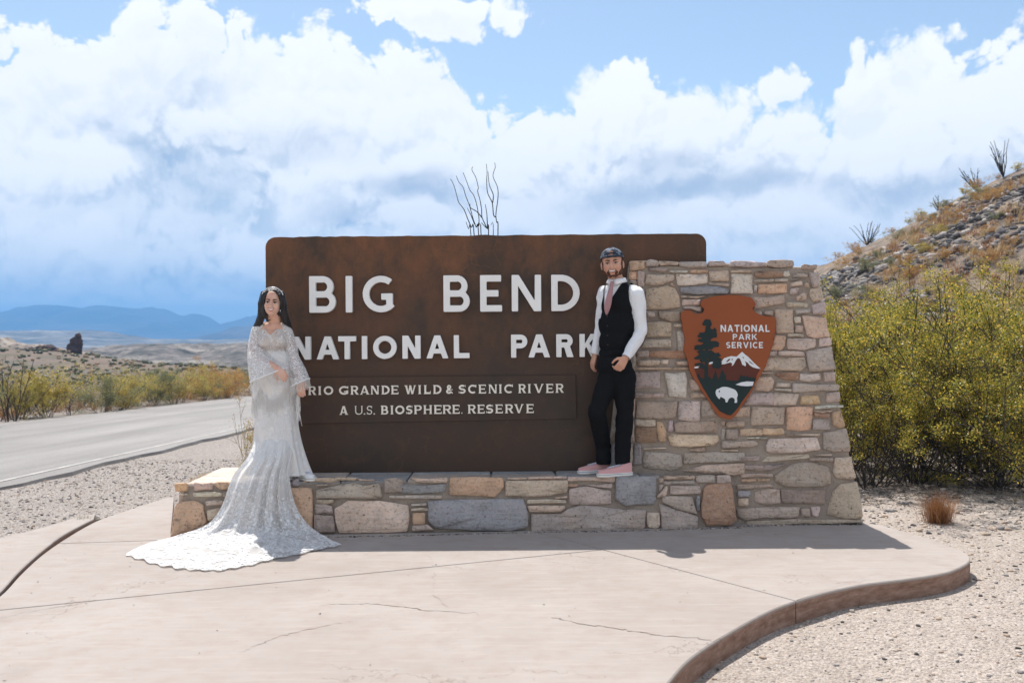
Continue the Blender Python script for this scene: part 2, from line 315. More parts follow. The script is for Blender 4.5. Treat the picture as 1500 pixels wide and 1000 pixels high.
def m_ground():
    m, N, b = mat('desert_ground', rough=0.95, spec=0.15); p = wpos(N)
    xyz = N.n('ShaderNodeSeparateXYZ', {0: p}); x, y = xyz.outputs[0], xyz.outputs[1]
    n1 = noise_tex(N, p, 0.8, 5, 0.6); n2 = noise_tex(N, p, 9, 5, 0.65)
    v1 = N.n('ShaderNodeTexVoronoi', {'Vector': p, 'Scale': 38.0}, feature='F1'); v2 = N.n('ShaderNodeTexVoronoi', {'Vector': p, 'Scale': 95.0}, feature='F1')
    light = N.ramp(n1, [(0.3, (0.33, 0.27, 0.225)), (0.7, (0.46, 0.39, 0.34))])
    grey = N.ramp(n1, [(0.3, (0.17, 0.142, 0.128)), (0.7, (0.26, 0.22, 0.2))])
    left = N.rng(x, -2.2, -4.0)
    c = N.mix(left, light, grey)
    pc = N.ramp(N.n('ShaderNodeSeparateColor', {0: v1.outputs['Color']}).outputs[0], [(0.0, (0.10, 0.085, 0.08)), (0.35, (0.30, 0.25, 0.22)), (0.7, (0.5, 0.44, 0.4)), (1.0, (0.66, 0.62, 0.58))])
    c = N.mix(N.m('MULTIPLY', N.rng(v1.outputs['Distance'], 0.5, 0.3), N.rng(left, 0, 1, 0.35, 0.7)), c, pc)
    pc2 = N.ramp(N.n('ShaderNodeSeparateColor', {0: v2.outputs['Color']}).outputs[0], [(0.0, (0.07, 0.06, 0.06)), (0.4, (0.3, 0.26, 0.23)), (1.0, (0.68, 0.64, 0.6))])
    c = N.mix(N.rng(left, 0, 1, 0.3, 0.55), c, pc2)
    c = N.mix(N.m('MULTIPLY', N.rng(n2, 0.5, 0.75), 0.35), c, (0.30, 0.24, 0.2))
    # beyond the road: badlands of tan, grey and pale bands
    far = N.rng(y, 24, 45)
    m1 = noise_tex(N, N.v('MULTIPLY', p, (1, 1, 3)), 0.045, 6, 0.65); m2 = noise_tex(N, p, 0.4, 6, 0.7)
    fcol = N.ramp(m1, [(0.3, (0.21, 0.15, 0.115)), (0.5, (0.29, 0.22, 0.175)), (0.62, (0.20, 0.18, 0.155)), (0.74, (0.42, 0.38, 0.32))])
    fcol = N.v('SCALE', fcol, 0.66)
    fcol = N.mix(N.m('MULTIPLY', N.rng(m2, 0.48, 0.62), 0.75), fcol, (0.10, 0.10, 0.06))
    vb = N.n('ShaderNodeTexVoronoi', {'Vector': p, 'Scale': 0.42}, feature='F1')
    fcol = N.mix(N.m('MULTIPLY', N.rng(vb.outputs['Distance'], 0.34, 0.22), 0.75), fcol, (0.085, 0.085, 0.045))
    vf = N.rng(y, 150, 260)
    fcol = N.mix(N.m('MULTIPLY', vf, 0.55), fcol, N.ramp(noise_tex(N, N.v('MULTIPLY', p, (1, 0.5, 6)), 0.03, 7, 0.7), [(0.35, (0.10, 0.092, 0.075)), (0.5, (0.23, 0.20, 0.175)), (0.68, (0.42, 0.38, 0.32))]))
    isleft = N.rng(x, 2.0, -2.0)
    c = N.mix(N.m('MULTIPLY', far, isleft), c, fcol)
    # the slope at the right: dry soil
    slope = N.m('MULTIPLY', N.rng(y, 12, 16), N.rng(x, 3.0, 6.0))
    n5 = noise_tex(N, p, 1.6, 6, 0.65)
    sc_ = N.ramp(n5, [(0.3, (0.11, 0.092, 0.08)), (0.5, (0.21, 0.168, 0.135)), (0.7, (0.36, 0.27, 0.19))])
    c = N.mix(slope, c, sc_)
    N.put(b, 'Base Color', c)
    h = N.m('ADD', N.m('MULTIPLY', n2, 0.9), N.m('ADD', N.m('MULTIPLY', N.rng(v1.outputs['Distance'], 0.55, 0.1), 0.8), N.m('MULTIPLY', N.rng(v2.outputs['Distance'], 0.5, 0.1), 0.35)))
    bump(N, b, h, 0.014, 0.9); return m
def m_asphalt():
    m, N, b = mat('asphalt', rough=0.85, spec=0.3); p = wpos(N)
    n1 = noise_tex(N, N.v('MULTIPLY', p, (1.2, 0.08, 1)), 1.0, 4, 0.6); n2 = noise_tex(N, p, 60, 3, 0.8)
    n3 = noise_tex(N, p, 0.5, 5, 0.6)
    c = N.ramp(n1, [(0.3, (0.205, 0.192, 0.182)), (0.7, (0.33, 0.312, 0.297))])
    c = N.mix(N.m('MULTIPLY', N.rng(n2, 0.45, 0.65), 0.6), c, (0.12, 0.115, 0.115))
    c = N.mix(N.m('MULTIPLY', N.rng(n2, 0.42, 0.3), 0.6), c, (0.42, 0.4, 0.38))
    c = N.mix(N.m('MULTIPLY', N.rng(n3, 0.5, 0.7), 0.4), c, (0.2, 0.185, 0.18))
    N.put(b, 'Base Color', c); bump(N, b, n2, 0.01, 0.8); return m
def m_sign():
    m, N, b = mat('weathered_brown_paint', rough=0.55, spec=0.35); p = wpos(N)
    sx = N.n('ShaderNodeSeparateXYZ', {0: p}); z = sx.outputs[2]; x = sx.outputs[0]
    n1 = noise_tex(N, p, 1.3, 6, 0.62); n2 = noise_tex(N, p, 9, 5, 0.65); n3 = noise_tex(N, N.v('MULTIPLY', p, (3.6, 3.6, 2.2)), 1.0, 6, 0.7)
    c = N.ramp(n1, [(0.3, (0.040, 0.027, 0.020)), (0.7, (0.080, 0.045, 0.028))])
    rust = N.m('MULTIPLY', N.rng(z, 1.1, 2.25), N.rng(n3, 0.38, 0.72))
    c = N.mix(N.m('MULTIPLY', rust, N.rng(x, 1.4, 0.2, 0.2, 0.95)), c, (0.225, 0.088, 0.034))
    c = N.mix(N.m('MULTIPLY', N.rng(n2, 0.5, 0.75), 0.35), c, (0.11, 0.052, 0.028))
    # craze lines
    pw = N.v('ADD', N.v('MULTIPLY', p, (1, 1, 1.2)), N.v('SCALE', noise_tex(N, p, 4, 4, 0.6, 'Color'), 0.22))
    ck = N.n('ShaderNodeTexVoronoi', {'Vector': pw, 'Scale': 5.5}, feature='DISTANCE_TO_EDGE').outputs['Distance']
    zone = N.m('MULTIPLY', N.rng(noise_tex(N, p, 1.7, 3), 0.44, 0.6), N.m('MAXIMUM', N.rng(z, 1.85, 2.1), N.rng(z, 0.95, 0.7, 0, 0.35)))
    line = N.m('MULTIPLY', N.rng(ck, 0.018, 0.004), zone)
    c = N.mix(N.m('MULTIPLY', line, 0.4), c, (0.22, 0.092, 0.036))
    line2 = N.m('MULTIPLY', N.rng(ck, 0.012, 0.002), N.rng(noise_tex(N, p, 2.3, 3), 0.5, 0.6))
    c = N.mix(N.m('MULTIPLY', line2, 0.25), c, (0.2, 0.1, 0.05))
    ch = noise_tex(N, p, 19, 2, 0.5)
    c = N.mix(N.rng(ch, 0.80, 0.82), c, (0.5, 0.46, 0.42))
    N.put(b, 'Base Color', c); bump(N, b, N.m('ADD', N.m('MULTIPLY', n2, 0.6), N.m('MULTIPLY', line, -0.4)), 0.006, 0.5)
    N.put(b, 'Roughness', N.rng(n1, 0.3, 0.7, 0.45, 0.7)); return m
def m_flat(name, col, rough=0.7, var=0.12, scale=8, spec=0.3, bmp=0.0, bs=60):
    m, N, b = mat(name, rough=rough, spec=spec); p = opos(N)
    n = noise_tex(N, p, scale, 5, 0.6)
    c = N.mix(N.rng(n, 0.3, 0.7), tuple(x*(1-var) for x in col), tuple(min(1, x*(1+var)) for x in col))
    N.put(b, 'Base Color', c)
    if bmp: bump(N, b, noise_tex(N, p, bs, 4, 0.6), bmp, 0.8)
    return m
M = {}
M['stone'] = m_stone(); M['mortar'] = m_mortar(); M['concrete'] = m_concrete(True); M['ground'] = m_ground(); M['asphalt'] = m_asphalt(); M['sign'] = m_sign()
M['letter'] = m_flat('white_letter_paint', (0.86, 0.86, 0.85), 0.5, 0.05, 5, bmp=0.002)
M['letter_small'] = m_flat('cream_letter_paint', (0.86, 0.80, 0.71), 0.55, 0.06, 12)
M['crack'] = m_flat('dark_crack', (0.16, 0.12, 0.10), 0.95, 0.3, 20)
M['line'] = m_flat('worn_white_line', (0.36, 0.345, 0.325), 0.8, 0.25, 3)

# ================================================================== TERRAIN
def sstep(a, b, x): t = np.clip((x-a)/(b-a), 0, 1); return t*t*(3-2*t)
def fnoise(x, y, s, seed=0):
    """cheap value noise, arrays"""
    x = np.asarray(x, float)*s+seed*17.3; y = np.asarray(y, float)*s+seed*9.1
    xi, yi = np.floor(x), np.floor(y); fx, fy = x-xi, y-yi; fx = fx*fx*(3-2*fx); fy = fy*fy*(3-2*fy)
    def h(a, b): v = np.sin(a*127.1+b*311.7)*43758.5453; return v-np.floor(v)
    return (h(xi, yi)*(1-fx)+h(xi+1, yi)*fx)*(1-fy)+(h(xi, yi+1)*(1-fx)+h(xi+1, yi+1)*fx)*fy-0.5
def fbm(x, y, s, o=4, seed=0):
    r = 0
    for k in range(o): r = r+fnoise(x, y, s*2**k, seed+k)*0.5**k
    return r
def road_z(y): return -0.03*np.maximum(y-8.0, 0)*(y < 60)+(-1.56)*(y >= 60)
def gz(x, y):
    """height of the natural ground"""
    x = np.asarray(x, float); y = np.asarray(y, float)
    left = sstep(-1.0, -3.4, x)
    zl = road_z(y)-0.038-0.012*sstep(11, 13, y)+0.012*fbm(x, y, 1.2, 3, 2)
    zr = -0.125+0.03*fbm(x, y, 0.9, 3, 5)-0.012*np.maximum(y-9, 0)*(x < 3.5)
    z = zl*left+zr*(1-left)
    # rocky hill at the right
    hx = np.clip((x-3.7-0.5*fbm(x, y, 0.25, 2, 9)), 0, None)
    A = 0.50*hx; A = np.where(A > 11, 11+(A-11)*0.2, A)
    B = sstep(11.5, 29, y)*(1-0.8*sstep(34, 90, y))
    hill = A*B
    z = z+hill+(0.22*fbm(x, y, 0.6, 4, 3)+0.10*fbm(x, y, 2.2, 2, 8))*np.clip(hill, 0, 1)
    z = z-7.0*sstep(62, 210, y)*sstep(20, 0, x)
    # mounds and ridges far to the left
    def g(cx, cy, sx, sy, h): return h*np.exp(-((x-cx)/sx)**2-((y-cy)/sy)**2)
    z = z+np.where(y > 30, g(-50, 112, 17, 26, 3.05)+g(-70, 120, 18, 24, 2.5)+g(-31, 96, 8, 14, 1.0), 0)
    rid = sstep(210, 330, y)*(1-sstep(420, 700, y))
    z = z+rid*(1.5+3.2*np.abs(fbm(x, y, 0.018, 5, 4))+1.6*fbm(x, y, 0.006, 2, 6))
    z = z+np.where(y > 40, 0.5*fbm(x, y, 0.05, 4, 1), 0)*sstep(40, 80, y)
    return z
def build_ground():
    # one sheet, denser near the camera
    u = np.linspace(-1, 1, 620); xs = 9.0*np.sinh(u*6.9)/np.sinh(1.0)*0.55
    xs = np.sign(u)*(np.abs(u)*14+4800*np.abs(u)**9)
    v = np.linspace(0, 1, 720); ys = -18+v*64+5200*v**8
    X, Y = np.meshgrid(xs, ys); Z = gz(X, Y)
    nx, ny = len(xs), len(ys)
    V = np.stack([X, Y, Z], -1).reshape(-1, 3)
    i = np.arange(ny-1)[:, None]*nx+np.arange(nx-1)[None]; i = i.ravel()
    F = np.stack([i, i+1, i+1+nx, i+nx], 1)
    o = link('ground', npmesh('ground', V, F), None, M['ground'], True); setp(o, kind='structure')
build_ground()

def prism(name, poly, z0, z1, m, parent=None, bevel=0.0):
    """flat slab from an outline of (x, y), counter-clockwise or not"""
    P = [Vector((p[0], p[1], 0)) for p in poly]
    area = sum(P[i].x*P[(i+1) % len(P)].y-P[(i+1) % len(P)].x*P[i].y for i in range(len(P)))
    if area < 0: P = P[::-1]
    n = len(P); tri = tessellate_polygon([P]); V, F = [], []
    if bevel:                      # shrink the top rim a little
        Q = []
        for i in range(n):
            a, b, c = P[i-1], P[i], P[(i+1) % n]
            d1 = (b-a).normalized(); d2 = (c-b).normalized(); nn = Vector((-(d1.y+d2.y), d1.x+d2.x, 0))
            if nn.length > 1e-6: nn.normalize()
            Q.append(b+nn*bevel)
        V = [(p.x, p.y, z0) for p in P]+[(p.x, p.y, z1-bevel) for p in P]+[(p.x, p.y, z1) for p in Q]
        for k in range(2):
            for i in range(n): j = (i+1) % n; F.append((k*n+i, k*n+j, (k+1)*n+j, (k+1)*n+i))
        top = 2*n
    else:
        V = [(p.x, p.y, z0) for p in P]+[(p.x, p.y, z1) for p in P]
        for i in range(n): j = (i+1) % n; F.append((i, j, n+j, n+i))
        top = n
    for t in tri:
        a, b, c = t; A, B, C = P[a], P[b], P[c]
        if (B-A).cross(C-A).z < 0: t = (a, c, b)
        F.append(tuple(top+k for k in t))
    return link(name, pymesh(name, V, F), parent, m)

def smooth_line(pts, k=8, closed=False):
    P = [np.array(p, float) for p in pts]; n = len(P); out = []
    rngi = range(n if closed else n-1)
    for i in rngi:
        p0 = P[(i-1) % n] if closed or i > 0 else P[0]; p1 = P[i]; p2 = P[(i+1) % n]; p3 = P[(i+2) % n] if closed or i+2 < n else P[-1]
        for j in range(k):
            t = j/k; out.append(0.5*((2*p1)+(-p0+p2)*t+(2*p0-5*p1+4*p2-p3)*t*t+(-p0+3*p1-3*p2+p3)*t**3))
    if not closed: out.append(P[-1])
    return out
def clip(poly, a, b, off=0.0):
    """part of poly left of the line a->b"""
    a = np.array(a[:2], float); b = np.array(b[:2], float); d = b-a; d /= np.linalg.norm(d); nrm = np.array([-d[1], d[0]])
    f = lambda p: (np.array(p[:2])-a)@nrm-off
    out = []
    for i in range(len(poly)):
        p, q = np.array(poly[i][:2]), np.array(poly[(i+1) % len(poly)][:2]); fp, fq = f(p), f(q)
        if fp >= 0: out.append(p)
        if fp*fq < 0: out.append(p+(q-p)*fp/(fp-fq))
    return out

def build_pavement():
    Z = lambda px, py: at_z(px, py, 0)[:2]
    right = smooth_line([(905, 1120), (940, 1050), (978, 1000), (1012, 963), (1070, 925), (1130, 893), (1190, 872), (1260, 856), (1330, 847), (1385, 838), (1414, 826), (1421, 817), (1412, 808), (1380, 795), (1335, 781), (1292, 769)], 6)
    right = [Z(*p) for p in right]
    back = [Z(1262, 764), Z(1080, 761), Z(600, 764), (-2.4, 7.7), (-2.66, 7.72)]
    left = smooth_line([(255, 727), (235, 731), (205, 741), (165, 754), (135, 766), (100, 786), (62, 812), (30, 841), (5, 868), (-40, 905), (-140, 1000)], 5)
    left = [Z(*p) for p in left]
    front = [np.array((left[-1][0], 1.2)), np.array((right[0][0], 1.2))]
    poly = [np.array(p) for p in right+back+left+front]
    pav = empty('pavement', (0, 0, 0), kind='structure')
    a1, a2 = Z(0, 893), Z(900, 803)          # long joint
    b1, b2 = Z(790, 780), Z(1160, 878)       # diagonal joint
    c1, c2 = Z(72, 796), Z(228, 791)
    g = 0.0045
    S = []
    rightside = clip(poly, b2, b1, g); rest = clip(poly, b1, b2, g)
    if (np.array(c1)-b1)@np.array([-(b2-b1)[1], (b2-b1)[0]]) > 0: rightside, rest = rest, rightside
    # pieces left of the diagonal
    A = clip(poly, b1, b2, g); B = clip(poly, b2, b1, g)
    mx = lambda q: np.mean([p[0] for p in q])
    Rr, L = (A, B) if mx(A) > mx(B) else (B, A)
    up = clip(L, a1, a2, g); dn = clip(L, a2, a1, g)
    my = lambda q: max(p[1] for p in q)
    up, dn = (up, dn) if my(up) > my(dn) else (dn, up)
    c_dir = (c1, c2); t = clip(up, *c_dir, g); l = clip(up, c2, c1, g)
    for q in (Rr, dn, t, l):
        if len(q) > 2: prism('slab', q, -0.16, 0.0, M['concrete'], pav, bevel=0.006)
    # a separate kerb strip beyond the open gap at the left
    outer = smooth_line([(-150, 850), (-60, 812), (0, 788), (45, 777), (88, 765), (112, 757), (140, 752)], 4)
    inner = smooth_line([(137, 760), (111, 773), (87, 787), (55, 812), (25.5, 839), (-1, 868), (-50, 909), (-150, 1002)], 4)
    q = [Z(*p) for p in outer+inner]
    o = prism('kerb', q, -0.16, 0.002, M['concrete'], None, bevel=0.006); setp(o, kind='structure')
    rg = np.random.default_rng(3)
    for pts, w in (([(806, 903), (850, 913), (905, 920), (960, 929), (1038, 936)], 0.005), ([(352, 955), (400, 935), (440, 924), (500, 912)], 0.003), ([(470, 886), (530, 884), (600, 890), (622, 893), (700, 898)], 0.0035), ([(628, 812), (637, 845), (634, 868), (655, 890)], 0.003), ([(0, 905), (60, 893), (130, 882)], 0.003)):
        P = smooth_line([np.array(Z(*p)) for p in pts], 10); V = []; F = []
        for i, p in enumerate(P):
            p = p+rg.normal(0, 0.007, 2); ww = w*rg.uniform(0.25, 1.1)*math.sin(math.pi*(i+0.5)/(len(P)+0.5))**0.4; V += [(p[0], p[1]-ww/2*2.2, 0.0015), (p[0], p[1]+ww/2*2.2, 0.0015)]
            if i: a = 2*i-2; F.append((a, a+2, a+3, a+1))
        o = link('crack', pymesh('crack', V, F), pav, M['crack'])
build_pavement()

def build_road():
    ys = np.concatenate([np.linspace(5, 60, 90)]); rows = []
    xr = np.array([-12.2, -11.6, -10, -8.5, -7, -5.95, -5.55])
    V = []; F = []
    for y in ys:
        w = 0.05*math.sin(y*1.7)+0.03*math.sin(y*4.1)
        bend = -0.02*max(0, y-30)**1.2*0.3
        for k, x in enumerate(xr):
            e = w if k == len(xr)-1 else 0
            V.append((x+e+bend+(0.0), y, road_z(np.array(y))+0.0))
        V.append((xr[-1]+w+bend+0.05, y, road_z(np.array(y))-0.22))
    n = len(xr)+1
    for i in range(len(ys)-1):
        for k in range(n-1): a = i*n+k; F.append((a, a+1, a+1+n, a+n))
    o = link('road', pymesh('road', V, F), None, M['asphalt'], False); setp(o, kind='structure')
    V = []; F = []
    for i, y in enumerate(np.linspace(5, 58, 60)):
        bend = -0.02*max(0, y-30)**1.2*0.3
        V += [(-5.90+bend, y, float(road_z(np.array(y)))+0.005), (-5.82+bend, y, float(road_z(np.array(y)))+0.005)]
        if i: a = 2*i-2; F.append((a, a+1, a+3, a+2))
    o = link('road_edge_line', pymesh('line', V, F), None, M['line']); setp(o, kind='structure')
build_road()

# far mountains, mesa
def ridge(name, prof, y0, depth, m, seed, rows=14, jag=0.02):
    """a range with a real body: crest line given in sight lines at distance y0"""
    xs = np.linspace(prof[0][0], prof[-1][0], 260); hp = np.interp(xs, [p[0] for p in prof], [p[1] for p in prof])+2.6*np.array([float(fbm(x, 3.0, 0.09, 4, seed)) for x in xs])
    crest = np.array([at_y(px, py, y0) for px, py in zip(xs, hp)])
    base = -8.0; V = []; F = []
    for r in range(-rows, rows+1):
        t = abs(r)/rows; f = (1-t)**0.8
        y = y0+r/rows*depth
        for i, c in enumerate(crest):
            nn = fbm(c[0]*1.0, y, 6.0/depth, 5, seed)
            V.append((c[0]*(1+0.0*r), y+float(fbm(c[0], y, 2.0/depth, 2, seed+3))*depth*0.15, base+(c[2]-base)*f*(1+(0.55*float(nn) if r else 0)*min(1, t*3))))
    n = len(crest)
    for r in range(2*rows):
        for i in range(n-1): a = r*n+i; F.append((a, a+1, a+1+n, a+n))
    o = link(name, pymesh(name, V, F), None, m, False); setp(o, kind='structure'); return o
def m_far(name, a, b, c, s):
    m, N, bs = mat(name, rough=0.95, spec=0.1); p = wpos(N)
    n = noise_tex(N, p, s, 7, 0.65); c_ = N.ramp(n, [(0.35, a), (0.5, b), (0.68, c)])
    if s > 0.1:
        for sc2, th in ((0.30, 0.30), (0.75, 0.30)):
            vv = N.n('ShaderNodeTexVoronoi', {'Vector': p, 'Scale': sc2}, feature='F1').outputs['Distance']; c_ = N.mix(N.m('MULTIPLY', N.rng(vv, th, th-0.08), N.rng(noise_tex(N, p, 0.03, 3), 0.35, 0.6, 0.3, 0.9)), c_, (0.05, 0.052, 0.035))
    N.put(bs, 'Base Color', c_); return m
M['mtn'] = m_far('far_mountain_rock', (0.06, 0.05, 0.04), (0.09, 0.07, 0.055), (0.13, 0.105, 0.085), 0.006)
M['mesa'] = m_far('far_mesa_scrub', (0.06, 0.06, 0.035), (0.16, 0.13, 0.09), (0.34, 0.29, 0.22), 0.02)
prof = [(-400, 470), (-200, 455), (-60, 462), (0, 462), (15, 458), (28, 450), (60, 447), (88, 446), (105, 450), (125, 452), (140, 448), (150, 447), (165, 449), (190, 451), (206, 451), (213, 447), (220, 450), (235, 452), (252, 459), (268, 463), (280, 460), (292, 460), (302, 468), (318, 475), (335, 472), (357, 466), (378, 462), (400, 460), (520, 470), (700, 478), (900, 484), (1100, 490), (1300, 488), (1700, 480)]
ridge('mountain_range', prof, 3600, 700, M['mtn'], 3)
prof2 = [(-500, 486), (-100, 485), (40, 485), (95, 483), (140, 485), (190, 491), (225, 496), (300, 497), (420, 496), (700, 497), (1500, 492), (1800, 490)]
ridge('mesa_ridge', prof2, 1500, 260, M['mesa'], 8)
prof3 = [(270, 500), (320, 493), (335, 484), (352, 478), (380, 476), (420, 474), (500, 478), (700, 492), (900, 497)]
ridge('foothill_ridge', prof3, 2300, 300, M['mtn'], 5)

# badland ridge in the middle distance, right of the spire
prof4 = [(120, 512), (150, 508), (180, 505), (215, 503), (250, 503), (300, 503), (365, 502), (420, 502), (600, 500), (900, 500), (1200, 500)]
M['badland'] = m_far('badland_clay', (0.05, 0.05, 0.038), (0.15, 0.13, 0.118), (0.33, 0.295, 0.245), 0.12)
ridge('badland_ridge', prof4, 300, 80, M['badland'], 2)
prof5 = [(-300, 498), (-80, 500), (0, 497), (14, 495), (24, 500), (42, 504), (62, 503), (80, 508), (130, 516)]
M['tanhill'] = m_far('pale_clay_hill', (0.14, 0.11, 0.085), (0.26, 0.21, 0.17), (0.45, 0.39, 0.32), 0.2)
ridge('pale_hill', prof5, 190, 30, M['tanhill'], 6)

def build_haze():
    me = bpy.data.meshes.new('haze'); bm = bmesh.new(); bmesh.ops.create_cube(bm, size=1)
    for v in bm.verts: v.co = Vector((v.co.x*10400, -40+(v.co.y+0.5)*5400, -10+(v.co.z+0.5)*190))
    bm.to_mesh(me); bm.free()
    m = bpy.data.materials.new('haze_air'); m.use_nodes = True; t = m.node_tree; t.nodes.clear(); N = NT(t)
    v = N.n('ShaderNodeVolumePrincipled'); v.inputs['Color'].default_value = (0.20, 0.51, 0.97, 1); v.inputs['Density'].default_value = HAZE; v.inputs['Anisotropy'].default_value = 0.1
    N.n('ShaderNodeOutputMaterial', {'Volume': v}); o = link('haze', me, None, m); setp(o, kind='stuff')
HAZE = 0.00046
if HAZE: build_haze()
# ================================================================== GLYPHS: outlines from strokes
def stroke(p0, p1, w):
    p0, p1 = np.array(p0, float), np.array(p1, float); d = p1-p0; d /= np.linalg.norm(d); n = np.array([-d[1], d[0]])*w/2
    return [p0-n, p1-n, p1+n, p0+n]
def arc(cx, cy, rx, ry, a0, a1, w, k=28):
    """thick elliptical arc, degrees; rx, ry are the outer radii"""
    A = np.radians(np.linspace(a0, a1, k)); o = [(cx+rx*math.cos(a), cy+ry*math.sin(a)) for a in A]
    i = [(cx+(rx-w)*math.cos(a), cy+(ry-w)*math.sin(a)) for a in A[::-1]]; return o+i
def sdf_poly(X, Y, P):
    P = np.array(P, float); n = len(P); d = np.full(X.shape, 1e9); s = np.zeros(X.shape, bool)
    for i in range(n):
        a, b = P[i], P[(i+1) % n]; e = b-a; L = e@e
        if L < 1e-14: continue
        t = np.clip(((X-a[0])*e[0]+(Y-a[1])*e[1])/L, 0, 1)
        d = np.minimum(d, (X-a[0]-t*e[0])**2+(Y-a[1]-t*e[1])**2)
        if a[1] != b[1]:
            c = (a[1] > Y) != (b[1] > Y); s ^= c & (X < (b[0]-a[0])*(Y-a[1])/(b[1]-a[1])+a[0])
    d = np.sqrt(d); return np.where(s, -d, d)
def contours(D, x0, y0, h):
    """closed zero contours of the grid D by marching squares, joined into loops"""
    D = D.copy(); D[0, :] = D[-1, :] = D[:, 0] = D[:, -1] = np.abs(h); D[D == 0] = 1e-9
    seg = {}
    def ip(i0, j0, i1, j1):
        a, b = D[i0, j0], D[i1, j1]; t = a/(a-b); return (x0+h*(j0+(j1-j0)*t), y0+h*(i0+(i1-i0)*t))
    ny, nx = D.shape; pts = {}
    for i in range(ny-1):
        for j in range(nx-1):
            c = (D[i, j] < 0)+2*(D[i, j+1] < 0)+4*(D[i+1, j+1] < 0)+8*(D[i+1, j] < 0)
            if c in (0, 15): continue
            E = {'b': ('h', i, j), 'r': ('v', i, j+1), 't': ('h', i+1, j), 'l': ('v', i, j)}
            P = {'b': lambda: ip(i, j, i, j+1), 'r': lambda: ip(i, j+1, i+1, j+1), 't': lambda: ip(i+1, j, i+1, j+1), 'l': lambda: ip(i, j, i+1, j)}
            T = {1: 'lb', 2: 'br', 3: 'lr', 4: 'rt', 5: 'lbrt', 6: 'bt', 7: 'lt', 8: 'tl', 9: 'tb', 10: 'brtl', 11: 'tr', 12: 'rl', 13: 'rb', 14: 'bl'}[c]
            if c == 5: T = 'ltrb'
            for k in range(0, len(T), 2):
                a, b = T[k], T[k+1]; pts[E[a]] = P[a](); pts[E[b]] = P[b](); seg[E[a]] = E[b]
    loops = []
    while seg:
        k0 = next(iter(seg)); k = k0; L = []
        while k in seg: L.append(pts[k]); k = seg.pop(k)
        if len(L) > 3: loops.append(np.array(L))
    return loops
def simplify(L, tol):
    n = len(L)
    i0 = 0; i1 = int(np.argmax(((L-L[0])**2).sum(1)))
    def dp(a, b):
        idx = list(range(a, b+1)) if a < b else list(range(a, n))+list(range(0, b+1))
        P = L[idx]; keep = [0]
        def rec(s, e):
            if e-s < 2: return
            d = P[e]-P[s]; ln = np.linalg.norm(d)
            q = P[s+1:e]-P[s]; dist = np.abs(q[:, 0]*d[1]-q[:, 1]*d[0])/ln if ln > 1e-12 else np.linalg.norm(q, axis=1)
            m = int(np.argmax(dist))
            if dist[m] > tol: rec(s, s+1+m); keep.append(s+1+m); rec(s+1+m, e)
        rec(0, len(P)-1); return [idx[i] for i in keep]
    return L[dp(i0, i1)+dp(i1, i0)]
def outline(polys, bounds, h, tol=None):
    x0, y0, x1, y1 = bounds; xs = np.arange(x0-2*h, x1+3*h, h); ys = np.arange(y0-2*h, y1+3*h, h); X, Y = np.meshgrid(xs, ys)
    D = None
    for P in polys:
        d = sdf_poly(X, Y, P); D = d if D is None else np.minimum(D, d)
    loops = contours(D, xs[0], ys[0], h)
    return [simplify(L, tol or h*0.16) for L in loops]
def solid(name, loops, frame, depth, m, parent=None, bev=0.0):
    """extrude loops (in local x,y) by depth; frame = (origin, xdir, ydir, out)"""
    O, A, B, Nn = [np.array(v, float) for v in frame]
    loops = [l for l in loops if len(l) > 2]
    pl = [[Vector((p[0], p[1], 0)) for p in l] for l in loops]
    tri = tessellate_polygon(pl); flat = [p for l in pl for p in l]; n = len(flat)
    def W(p, d): return O+A*p.x+B*p.y+Nn*d
    V = [W(p, 0) for p in flat]+[W(p, depth) for p in flat]; F = []
    flip = np.cross(A, B)@Nn < 0
    for a, b, c in tri:
        if (flat[b]-flat[a]).cross(flat[c]-flat[a]).z < 0: b, c = c, b
        F.append((n+a, n+b, n+c) if not flip else (n+a, n+c, n+b))
    s = 0
    for l in pl:
        k = len(l)
        for i in range(k):
            a, b = s+i, s+(i+1) % k; F.append((a, b, n+b, n+a))
        s += k
    me = pymesh(name, V, F); bm = bmesh.new(); bm.from_mesh(me); bmesh.ops.recalc_face_normals(bm, faces=bm.faces); bm.to_mesh(me); bm.free()
    return link(name, me, parent, m)

